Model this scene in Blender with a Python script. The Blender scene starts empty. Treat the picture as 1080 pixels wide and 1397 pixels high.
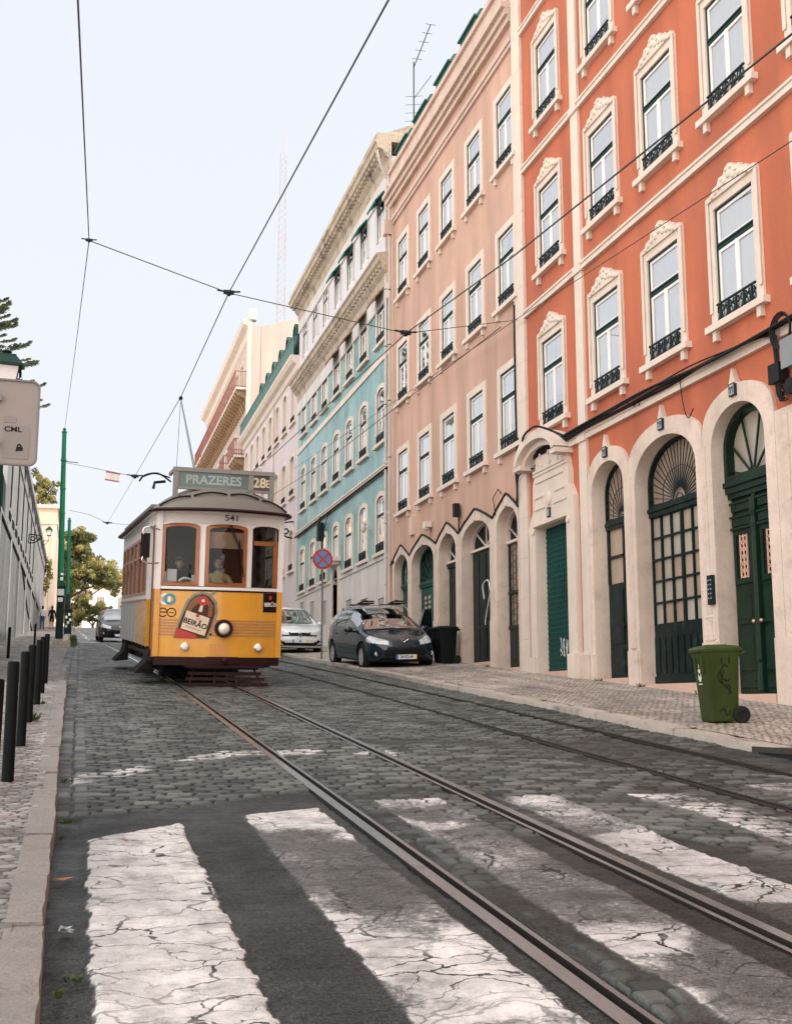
import bpy, bmesh, math, random
import numpy as np
from mathutils import Vector, Matrix
from mathutils.geometry import tessellate_polygon
random.seed(7)
RNG = np.random.default_rng(5)
scene = bpy.context.scene
COL = scene.collection
PI = math.pi
SL = 0.0738            # street gradient, climbing away from the camera
CH = 1.25              # camera height above the road


def road_z(y):
    y = float(y)
    if y > 112:
        return -CH + SL * 112 + 0.012 * (y - 112)
    return -CH + SL * y


class MB:
    """collects geometry for ONE mesh object"""
    def __init__(s):
        s.v, s.f, s.m = [], [], []

    def add(s, vs, fs, m=0):
        o = len(s.v)
        s.v.extend([tuple(p) for p in vs])
        s.f.extend([tuple(i + o for i in f) for f in fs])
        s.m.extend([m] * len(fs))
        return s

    def box(s, x0, x1, y0, y1, z0, z1, m=0, M=None):
        vs = [Vector((x, y, z)) for x in (x0, x1) for y in (y0, y1) for z in (z0, z1)]
        if M is not None:
            vs = [M @ p for p in vs]
        return s.add(vs, [(0, 1, 3, 2), (4, 6, 7, 5), (0, 4, 5, 1), (2, 3, 7, 6), (0, 2, 6, 4), (1, 5, 7, 3)], m)

    def prism(s, poly, fn, c0, c1, holes=(), back=True, m=0, ms=None, front=True):
        """polygon in (a,b) pushed from c0 (front) to c1 (back) through fn(a,b,c)"""
        loops = [list(poly)] + [list(h) for h in holes]
        tris = tessellate_polygon([[Vector((a, b, 0)) for a, b in L] for L in loops])
        flat = [p for L in loops for p in L]
        n = len(flat)
        vs = [fn(a, b, c0) for a, b in flat] + [fn(a, b, c1) for a, b in flat]
        fs = []
        if front:
            fs += [tuple(t) for t in tris]
        if back:
            fs += [tuple(i + n for i in reversed(t)) for t in tris]
        s.add(vs, fs, m)
        o = 0
        sides = []
        for L in loops:
            k = len(L)
            sides += [(o + i, o + (i + 1) % k, n + o + (i + 1) % k, n + o + i) for i in range(k)]
            o += k
        base = len(s.v) - 2 * n
        s.f.extend([tuple(i + base for i in f) for f in sides])
        s.m.extend([m if ms is None else ms] * len(sides))
        return s

    def tube(s, pts, r, n=8, closed=False, m=0, caps=True, sq=None):
        pts = [Vector(p) for p in pts]
        N = len(pts)
        rr = r if isinstance(r, (list, tuple)) else [r] * N
        rings = []
        up = None
        for i, p in enumerate(pts):
            if closed:
                d = pts[(i + 1) % N] - pts[i - 1]
            else:
                d = pts[min(i + 1, N - 1)] - pts[max(i - 1, 0)]
            if d.length < 1e-9:
                d = Vector((0, 0, 1))
            d.normalize()
            if up is None:
                up = Vector((0, 0, 1)) if abs(d.z) < 0.9 else Vector((1, 0, 0))
            a = d.cross(up)
            if a.length < 1e-6:
                a = d.orthogonal()
            a.normalize()
            b = a.cross(d).normalized()
            up = b
            ring = []
            for k in range(n):
                t = 2 * PI * (k + (0.5 if n == 4 else 0)) / n
                q = p + (a * math.cos(t) + b * math.sin(t)) * rr[i]
                ring.append(q)
            rings.append(ring)
        vs = [q for R in rings for q in R]
        fs = []
        for i in range(N if closed else N - 1):
            j = (i + 1) % N
            for k in range(n):
                l = (k + 1) % n
                fs.append((i * n + k, i * n + l, j * n + l, j * n + k))
        if caps and not closed:
            fs.append(tuple(reversed(range(n))))
            fs.append(tuple((N - 1) * n + k for k in range(n)))
        return s.add(vs, fs, m)

    def lathe(s, prof, n=16, c=(0, 0, 0), M=None, m=0, caps=True):
        vs, fs = [], []
        for r, z in prof:
            for k in range(n):
                t = 2 * PI * k / n
                p = Vector((r * math.cos(t), r * math.sin(t), z))
                if M is not None:
                    p = M @ p
                vs.append(p + Vector(c))
        for i in range(len(prof) - 1):
            for k in range(n):
                l = (k + 1) % n
                fs.append((i * n + k, i * n + l, (i + 1) * n + l, (i + 1) * n + k))
        if caps:
            fs.append(tuple(reversed(range(n))))
            fs.append(tuple((len(prof) - 1) * n + k for k in range(n)))
        return s.add(vs, fs, m)

    def ball(s, c, r, n=12, k=8, m=0, M=None):
        rx, ry, rz = (r, r, r) if not isinstance(r, (list, tuple)) else r
        vs, fs = [], []
        for i in range(1, k):
            a = PI * i / k
            for j in range(n):
                t = 2 * PI * j / n
                p = Vector((rx * math.sin(a) * math.cos(t), ry * math.sin(a) * math.sin(t), rz * math.cos(a)))
                if M is not None:
                    p = M @ p
                vs.append(p + Vector(c))
        top = Vector((0, 0, rz)); bot = Vector((0, 0, -rz))
        if M is not None:
            top = M @ top; bot = M @ bot
        vs += [top + Vector(c), bot + Vector(c)]
        T = len(vs) - 2
        for i in range(k - 2):
            for j in range(n):
                l = (j + 1) % n
                fs.append((i * n + j, (i + 1) * n + j, (i + 1) * n + l, i * n + l))
        for j in range(n):
            l = (j + 1) % n
            fs.append((T, j, l))
            fs.append((T + 1, (k - 2) * n + l, (k - 2) * n + j))
        return s.add(vs, fs, m)

    def mesh(s, name, mats, smooth=30, normals=True):
        me = bpy.data.meshes.new(name)
        me.from_pydata(s.v, [], s.f)
        for mt in (mats if isinstance(mats, (list, tuple)) else [mats]):
            me.materials.append(mt)
        if s.m and max(s.m) > 0:
            me.polygons.foreach_set('material_index', s.m)
        if normals:
            bm = bmesh.new(); bm.from_mesh(me)
            bmesh.ops.recalc_face_normals(bm, faces=bm.faces)
            bm.to_mesh(me); bm.free()
        if smooth:
            me.polygons.foreach_set('use_smooth', [True] * len(me.polygons))
            me.set_sharp_from_angle(angle=math.radians(smooth))
        me.update()
        return me

    def build(s, name, mats, parent=None, smooth=30, label=None, loc=None, normals=True):
        return obj(name, s.mesh(name, mats, smooth, normals), parent, label, loc)


def obj(name, me, parent=None, label=None, loc=None):
    o = bpy.data.objects.new(name, me)
    COL.objects.link(o)
    if parent is not None:
        o.parent = parent
    if label:
        o['label'] = label
    if loc is not None:
        o.location = loc
    return o


def tag(o, label, cat, group=None):
    o['label'] = label
    o['category'] = cat
    if group:
        o['group'] = group
    return o


def thing(name, label, cat, loc=(0, 0, 0), rot=(0, 0, 0), group=None):
    o = bpy.data.objects.new(name, None)
    o.empty_display_size = 0.2
    COL.objects.link(o)
    o.location = loc
    o.rotation_euler = rot
    return tag(o, label, cat, group)


def copy_tree(o, parent=None):
    c = o.copy()
    COL.objects.link(c)
    c.parent = parent
    for ch in list(o.children):
        copy_tree(ch, c)
    return c


def struct(o):
    o['kind'] = 'structure'
    return o


def bez(p, n=16):
    """Catmull-Rom through the points"""
    p = [Vector(q) for q in p]
    out = []
    for i in range(len(p) - 1):
        a, b, c, d = p[max(i - 1, 0)], p[i], p[i + 1], p[min(i + 2, len(p) - 1)]
        for k in range(n):
            t = k / n
            out.append(0.5 * ((2 * b) + (c - a) * t + (2 * a - 5 * b + 4 * c - d) * t * t + (3 * b - a - 3 * c + d) * t ** 3))
    out.append(p[-1])
    return out


def sag(a, b, s, n=16):
    a, b = Vector(a), Vector(b)
    return [a.lerp(b, i / n) - Vector((0, 0, 4 * s * (i / n) * (1 - i / n))) for i in range(n + 1)]


def text_geo(txt, size=1.0, sx=1.0, bold=0.0):
    cu = bpy.data.curves.new('lettering', 'FONT')
    cu.body = txt
    cu.size = size
    cu.align_x = 'CENTER'
    cu.align_y = 'CENTER'
    cu.offset = bold
    cu.resolution_u = 3
    ob = bpy.data.objects.new('lettering', cu)
    COL.objects.link(ob)
    dg = bpy.context.evaluated_depsgraph_get()
    me = bpy.data.meshes.new_from_object(ob.evaluated_get(dg))
    vs = [(v.co.x * sx, v.co.y) for v in me.vertices]
    fs = [tuple(p.vertices) for p in me.polygons]
    bpy.data.objects.remove(ob)
    bpy.data.curves.remove(cu)
    bpy.data.meshes.remove(me)
    return vs, fs


def add_text(mb, txt, size, fn, sx=1.0, bold=0.0, m=0, rot=0.0, c=(0, 0)):
    vs, fs = text_geo(txt, size, sx, bold)
    cr, sr = math.cos(rot), math.sin(rot)
    mb.add([fn(c[0] + x * cr - y * sr, c[1] + x * sr + y * cr) for x, y in vs], fs, m)


# ------------------------------------------------------------ materials
MATS = {}


def pm(name, col, rough=0.7, metal=0.0, var=0.12, scale=3.0, fine=0.05, fscale=60.0, bump=0.0, bscale=80.0,
       spec=0.5, coat=0.0, stain=0.0, dirt=None, transl=0.0, obinfo=0.0):
    """principled material whose colour is broken up by two noises, optional vertical stains and grime"""
    if name in MATS:
        return MATS[name]
    m = bpy.data.materials.new(name)
    m.use_nodes = True
    nt = m.node_tree
    N, L = nt.nodes, nt.links
    bs = N['Principled BSDF']
    if spec == 0.5 and max(col) < 0.13 and coat == 0:
        spec = 0.14
    bs.inputs['Roughness'].default_value = rough
    bs.inputs['Metallic'].default_value = metal
    bs.inputs['Specular IOR Level'].default_value = spec
    bs.inputs['Coat Weight'].default_value = coat
    bs.inputs['Coat Roughness'].default_value = 0.04
    tc = N.new('ShaderNodeTexCoord')
    vec = tc.outputs['Object']
    n1 = N.new('ShaderNodeTexNoise'); n1.inputs['Scale'].default_value = scale; n1.inputs['Detail'].default_value = 6
    n2 = N.new('ShaderNodeTexNoise'); n2.inputs['Scale'].default_value = fscale; n2.inputs['Detail'].default_value = 3
    L.new(vec, n1.inputs['Vector']); L.new(vec, n2.inputs['Vector'])

    def math_(op, a, b):
        q = N.new('ShaderNodeMath'); q.operation = op
        for k, t in enumerate((a, b)):
            if isinstance(t, (int, float)):
                q.inputs[k].default_value = t
            else:
                L.new(t, q.inputs[k])
        return q.outputs[0]
    a = math_('MULTIPLY_ADD', n1.outputs['Fac'], 2 * var)
    N_ = a.node; N_.inputs[2].default_value = 1 - var
    b = math_('MULTIPLY_ADD', n2.outputs['Fac'], 2 * fine)
    b.node.inputs[2].default_value = 1 - fine
    f = math_('MULTIPLY', a, b)
    if stain:
        mp = N.new('ShaderNodeMapping'); mp.inputs['Scale'].default_value = (0.9, 0.9, 0.13)
        L.new(vec, mp.inputs['Vector'])
        n3 = N.new('ShaderNodeTexNoise'); n3.inputs['Scale'].default_value = 1.6; n3.inputs['Detail'].default_value = 8
        L.new(mp.outputs[0], n3.inputs['Vector'])
        r = N.new('ShaderNodeMapRange'); r.inputs[1].default_value = 0.35; r.inputs[2].default_value = 0.7
        r.inputs[3].default_value = 1.0; r.inputs[4].default_value = 1.0 - stain
        L.new(n3.outputs['Fac'], r.inputs[0])
        f = math_('MULTIPLY', f, r.outputs[0])
    mx = N.new('ShaderNodeMix'); mx.data_type = 'RGBA'; mx.blend_type = 'MULTIPLY'
    mx.inputs['Factor'].default_value = 1.0
    mx.inputs['A'].default_value = (*col, 1)
    cb = N.new('ShaderNodeCombineColor')
    for k in range(3):
        L.new(f, cb.inputs[k])
    L.new(cb.outputs[0], mx.inputs['B'])
    out = mx.outputs['Result']
    if dirt:
        dc, amt, ds = dirt
        n4 = N.new('ShaderNodeTexNoise'); n4.inputs['Scale'].default_value = ds; n4.inputs['Detail'].default_value = 10
        n4.inputs['Roughness'].default_value = 0.7
        L.new(vec, n4.inputs['Vector'])
        r = N.new('ShaderNodeMapRange'); r.inputs[1].default_value = 0.52; r.inputs[2].default_value = 0.72
        r.inputs[4].default_value = amt
        L.new(n4.outputs['Fac'], r.inputs[0])
        m2 = N.new('ShaderNodeMix'); m2.data_type = 'RGBA'
        L.new(r.outputs[0], m2.inputs['Factor']); L.new(out, m2.inputs['A']); m2.inputs['B'].default_value = (*dc, 1)
        out = m2.outputs['Result']
    if obinfo:
        oi = N.new('ShaderNodeObjectInfo')
        h = N.new('ShaderNodeHueSaturation')
        r = N.new('ShaderNodeMapRange'); r.inputs[3].default_value = 1 - obinfo; r.inputs[4].default_value = 1 + obinfo
        L.new(oi.outputs['Random'], r.inputs[0]); L.new(r.outputs[0], h.inputs['Value'])
        L.new(out, h.inputs['Color']); out = h.outputs['Color']
    L.new(out, bs.inputs['Base Color'])
    if bump:
        n5 = N.new('ShaderNodeTexNoise'); n5.inputs['Scale'].default_value = bscale; n5.inputs['Detail'].default_value = 5
        L.new(vec, n5.inputs['Vector'])
        bp = N.new('ShaderNodeBump'); bp.inputs['Strength'].default_value = bump; bp.inputs['Distance'].default_value = 0.01
        L.new(n5.outputs['Fac'], bp.inputs['Height']); L.new(bp.outputs[0], bs.inputs['Normal'])
    # roughness break-up
    rr = N.new('ShaderNodeMapRange'); rr.inputs[3].default_value = max(0.02, rough * 0.8); rr.inputs[4].default_value = min(1, rough * 1.2)
    L.new(n1.outputs['Fac'], rr.inputs[0]); L.new(rr.outputs[0], bs.inputs['Roughness'])
    MATS[name] = m
    return m


def glass_mat(name, tint=(0.9, 0.95, 0.95), refl=0.35, minr=0.06, rough=0.02, wob=0.002):
    if name in MATS:
        return MATS[name]
    m = bpy.data.materials.new(name); m.use_nodes = True
    nt = m.node_tree; N, L = nt.nodes, nt.links
    N.remove(N['Principled BSDF'])
    tr = N.new('ShaderNodeBsdfTransparent'); tr.inputs[0].default_value = (*tint, 1)
    gl = N.new('ShaderNodeBsdfGlossy'); gl.inputs['Roughness'].default_value = rough
    fr = N.new('ShaderNodeFresnel'); fr.inputs[0].default_value = 1.5
    ma = N.new('ShaderNodeMath'); ma.operation = 'MULTIPLY_ADD'; ma.use_clamp = True
    ma.inputs[1].default_value = 1.0 + refl * 2; ma.inputs[2].default_value = minr
    L.new(fr.outputs[0], ma.inputs[0])
    tc = N.new('ShaderNodeTexCoord'); no = N.new('ShaderNodeTexNoise'); no.inputs['Scale'].default_value = 1.7
    L.new(tc.outputs['Object'], no.inputs['Vector'])
    bp = N.new('ShaderNodeBump'); bp.inputs['Strength'].default_value = wob * 5; bp.inputs['Distance'].default_value = 0.05
    L.new(no.outputs['Fac'], bp.inputs['Height'])
    L.new(bp.outputs[0], gl.inputs['Normal'])
    mx = N.new('ShaderNodeMixShader')
    L.new(ma.outputs[0], mx.inputs[0]); L.new(tr.outputs[0], mx.inputs[1]); L.new(gl.outputs[0], mx.inputs[2])
    L.new(mx.outputs[0], N['Material Output'].inputs[0])
    MATS[name] = m
    return m


def tile_mat(name, c1, c2, mort, size=0.14, axis='yz', rough=0.35, var=0.38):
    """wall tiles / small squared stones laid in the facade plane"""
    m = bpy.data.materials.new(name); m.use_nodes = True
    nt = m.node_tree; N, L = nt.nodes, nt.links
    bs = N['Principled BSDF']; bs.inputs['Roughness'].default_value = rough
    tc = N.new('ShaderNodeTexCoord'); sp = N.new('ShaderNodeSeparateXYZ'); cb = N.new('ShaderNodeCombineXYZ')
    L.new(tc.outputs['Object'], sp.inputs[0])
    L.new(sp.outputs['Y'], cb.inputs['X']); L.new(sp.outputs['Z'], cb.inputs['Y'])
    br = N.new('ShaderNodeTexBrick'); br.offset = 0.0
    br.inputs['Scale'].default_value = 1.0
    br.inputs['Brick Width'].default_value = size; br.inputs['Row Height'].default_value = size
    br.inputs['Mortar Size'].default_value = 0.004; br.inputs['Bias'].default_value = 0.0
    br.inputs['Color1'].default_value = (*c1, 1); br.inputs['Color2'].default_value = (*c2, 1); br.inputs['Mortar'].default_value = (*mort, 1)
    L.new(cb.outputs[0], br.inputs['Vector'])
    n1 = N.new('ShaderNodeTexNoise'); n1.inputs['Scale'].default_value = 0.9; n1.inputs['Detail'].default_value = 9; n1.inputs['Roughness'].default_value = 0.65
    L.new(tc.outputs['Object'], n1.inputs['Vector'])
    cr = N.new('ShaderNodeValToRGB')
    cr.color_ramp.elements[0].position = 0.3; cr.color_ramp.elements[0].color = (1 - var * 1.6, 1 - var * 1.2, 1 - var * 1.1, 1)
    cr.color_ramp.elements[1].position = 0.68; cr.color_ramp.elements[1].color = (1.25, 1.1, 1.08, 1)
    L.new(n1.outputs['Fac'], cr.inputs[0])
    mx = N.new('ShaderNodeMix'); mx.data_type = 'RGBA'; mx.blend_type = 'MULTIPLY'; mx.inputs['Factor'].default_value = 1
    L.new(br.outputs['Color'], mx.inputs['A']); L.new(cr.outputs[0], mx.inputs['B'])
    L.new(mx.outputs['Result'], bs.inputs['Base Color'])
    MATS[name] = m
    return m


def leaf_mat(name, dark, light, sun=0.25):
    if name in MATS:
        return MATS[name]
    m = bpy.data.materials.new(name); m.use_nodes = True
    nt = m.node_tree; N, L = nt.nodes, nt.links
    bs = N['Principled BSDF']; bs.inputs['Roughness'].default_value = 0.6
    tc = N.new('ShaderNodeTexCoord')
    n1 = N.new('ShaderNodeTexNoise'); n1.inputs['Scale'].default_value = 0.9; n1.inputs['Detail'].default_value = 8
    L.new(tc.outputs['Object'], n1.inputs['Vector'])
    cr = N.new('ShaderNodeValToRGB')
    cr.color_ramp.elements[0].position = 0.35; cr.color_ramp.elements[0].color = (*dark, 1)
    cr.color_ramp.elements[1].position = 0.65; cr.color_ramp.elements[1].color = (*light, 1)
    L.new(n1.outputs['Fac'], cr.inputs[0]); L.new(cr.outputs[0], bs.inputs['Base Color'])
    tl = N.new('ShaderNodeBsdfTranslucent'); L.new(cr.outputs[0], tl.inputs[0])
    mx = N.new('ShaderNodeMixShader'); mx.inputs[0].default_value = sun
    L.new(bs.outputs[0], mx.inputs[1]); L.new(tl.outputs[0], mx.inputs[2])
    L.new(mx.outputs[0], N['Material Output'].inputs[0])
    MATS[name] = m
    return m


STONE = pm('limestone', (0.68, 0.545, 0.46), 0.8, var=0.18, scale=2.2, fine=0.14, fscale=35, bump=0.35, bscale=45, stain=0.22, dirt=((0.30, 0.23, 0.18), 0.5, 3.5))
STONE_L = pm('pale_limestone', (0.70, 0.585, 0.50), 0.8, var=0.14, scale=2.5, fine=0.12, fscale=40, bump=0.4, bscale=60, stain=0.12)
ORANGE = pm('orange_plaster', (0.49, 0.132, 0.064), 0.85, var=0.14, scale=0.55, fine=0.07, fscale=18, bump=0.2, bscale=30, stain=0.3, dirt=((0.35, 0.105, 0.06), 0.7, 0.8))
PINK = pm('salmon_plaster', (0.57, 0.35, 0.265), 0.85, var=0.13, scale=0.5, fine=0.07, fscale=18, bump=0.2, bscale=30, stain=0.28, dirt=((0.42, 0.27, 0.215), 0.6, 0.8))
PINKTRIM = pm('salmon_trim', (0.60, 0.45, 0.38), 0.85, var=0.1, scale=1.0, stain=0.2)
LILAC = pm('lilac_plaster', (0.62, 0.52, 0.53), 0.85, var=0.08, scale=0.5, stain=0.14)
CREAM = pm('cream_plaster', (0.52, 0.415, 0.36), 0.85, var=0.08, scale=0.5, stain=0.15)
WHITEP = pm('white_plaster', (0.62, 0.57, 0.54), 0.85, var=0.1, scale=0.8, fine=0.06, stain=0.2, dirt=((0.35, 0.3, 0.27), 0.35, 1.5))
ATTIC = pm('attic_plaster', (0.62, 0.6, 0.63), 0.85, var=0.07, scale=0.8, stain=0.15)
TEAL = tile_mat('teal_tiles', (0.19, 0.36, 0.355), (0.245, 0.415, 0.40), (0.18, 0.36, 0.38))
DARKIN = pm('dark_interior', (0.02, 0.02, 0.022), 0.9, var=0.3)
GREENF = pm('green_casing_paint', (0.008, 0.032, 0.029), 0.45, var=0.25, scale=4, bump=0.1)
WHITEF = pm('white_sash_paint', (0.78, 0.76, 0.74), 0.45, var=0.05)
DGREEN = pm('dark_green_door_paint', (0.006, 0.017, 0.016), 0.34, var=0.35, scale=3, fine=0.1, bump=0.15, bscale=25, stain=0.3, dirt=((0.05, 0.06, 0.055), 0.5, 6))
MGREEN = pm('green_door_paint', (0.008, 0.075, 0.06), 0.42, var=0.3, scale=2, fine=0.1, bump=0.15, stain=0.35, dirt=((0.012, 0.03, 0.03), 0.6, 3))
OGREEN = pm('olive_green_door_paint', (0.011, 0.030, 0.019), 0.28, var=0.35, scale=3, fine=0.1, bump=0.12, stain=0.3)
IRON = pm('black_wrought_iron', (0.012, 0.02, 0.022), 0.5, var=0.3, scale=8, bump=0.1)
CABLE = pm('black_cable', (0.015, 0.015, 0.016), 0.6, var=0.2)
WIRE = pm('overhead_wire', (0.05, 0.05, 0.055), 0.5, var=0.1)
CURT = pm('sheer_white_curtain', (0.86, 0.86, 0.87), 0.9, var=0.08, scale=2.5, obinfo=0.1)
CURTB = pm('beige_curtain', (0.62, 0.55, 0.48), 0.9, var=0.1, scale=3, obinfo=0.15)
GLASS = glass_mat('window_glass', (0.96, 0.98, 0.99), 0.7, 0.42, wob=0.006)
DUSTY = pm('dusty_pane', (0.40, 0.30, 0.235), 0.25, var=0.3, scale=2.0, fine=0.12, fscale=9, stain=0.35, spec=0.6)
DUSTY2 = pm('dusty_grey_pane', (0.42, 0.37, 0.31), 0.22, var=0.25, scale=2.5, stain=0.3, spec=0.6)
PINKWD = pm('painted_iron_grille', (0.60, 0.36, 0.27), 0.6, var=0.2, scale=9)
# ------------------------------------------------------------ ground: height fields with per-vertex masks
def hash2(i, j, k=0):
    h = np.sin(i * 127.1 + j * 311.7 + k * 74.7) * 43758.5453
    return h - np.floor(h)


def vnoise(x, y, seed=0):
    xi, yi = np.floor(x), np.floor(y)
    fx, fy = x - xi, y - yi
    fx = fx * fx * (3 - 2 * fx); fy = fy * fy * (3 - 2 * fy)
    a, b = hash2(xi, yi, seed), hash2(xi + 1, yi, seed)
    c, d = hash2(xi, yi + 1, seed), hash2(xi + 1, yi + 1, seed)
    return (a * (1 - fx) + b * fx) * (1 - fy) + (c * (1 - fx) + d * fx) * fy


def fbm(x, y, s, o=4, seed=0):
    t = 0; a = 0.5; n = 0
    for k in range(o):
        t = t + a * vnoise(x * s, y * s, seed + 13 * k); n += a; a *= 0.5; s *= 2.03
    return t / n


def stones(x, y, sx, sy, jit=0.3, seed=0, offs=0.5):
    """jittered courses of stones: distance to the joint (0 = in it) in metres, and a random number per stone"""
    j0 = np.floor(y / sy)
    f1 = np.full(x.shape, 9.0); f2 = np.full(x.shape, 9.0); rid = np.zeros(x.shape)
    for dj in (-1, 0, 1):
        j = j0 + dj
        xo = x / sx + offs * (j % 2)
        i0 = np.floor(xo)
        for di in (-1, 0, 1):
            i = i0 + di
            px = (i + 0.5 + jit * (hash2(i, j, seed) - 0.5) - offs * (j % 2)) * sx
            py = (j + 0.5 + jit * (hash2(i, j, seed + 5) - 0.5)) * sy
            d = np.maximum(np.abs(x - px) * (sy / sx), np.abs(y - py)) * 0.75 + 0.25 * np.hypot((x - px) * (sy / sx), y - py)
            nw = d < f1
            f2 = np.where(nw, f1, np.minimum(f2, d))
            rid = np.where(nw, hash2(i, j, seed + 9), rid)
            f1 = np.where(nw, d, f1)
    return (f2 - f1), rid


def smooth(a, b, t):
    t = np.clip((t - a) / (b - a), 0, 1)
    return t * t * (3 - 2 * t)


def grid_obj(name, xs, ys, zf, attrs, mat):
    X, Y = np.meshgrid(xs, ys)
    Z, A = zf(X, Y)
    nx, ny = len(xs), len(ys)
    me = bpy.data.meshes.new(name)
    me.vertices.add(nx * ny)
    me.vertices.foreach_set('co', np.stack([X, Y, Z], -1).astype(np.float32).ravel())
    idx = np.arange(nx * ny).reshape(ny, nx)
    q = np.stack([idx[:-1, :-1], idx[:-1, 1:], idx[1:, 1:], idx[1:, :-1]], -1).reshape(-1, 4)
    nf = len(q)
    me.loops.add(nf * 4); me.polygons.add(nf)
    me.loops.foreach_set('vertex_index', q.astype(np.int32).ravel())
    me.polygons.foreach_set('loop_start', np.arange(0, nf * 4, 4, dtype=np.int32))
    me.polygons.foreach_set('loop_total', np.full(nf, 4, dtype=np.int32))
    me.polygons.foreach_set('use_smooth', np.ones(nf, dtype=bool))
    for k in attrs:
        at = me.attributes.new(k, 'FLOAT', 'POINT')
        at.data.foreach_set('value', np.broadcast_to(A[k], X.shape).astype(np.float32).ravel())
    me.materials.append(mat)
    me.update(calc_edges=True)
    o = obj(name, me)
    return struct(o)


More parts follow.
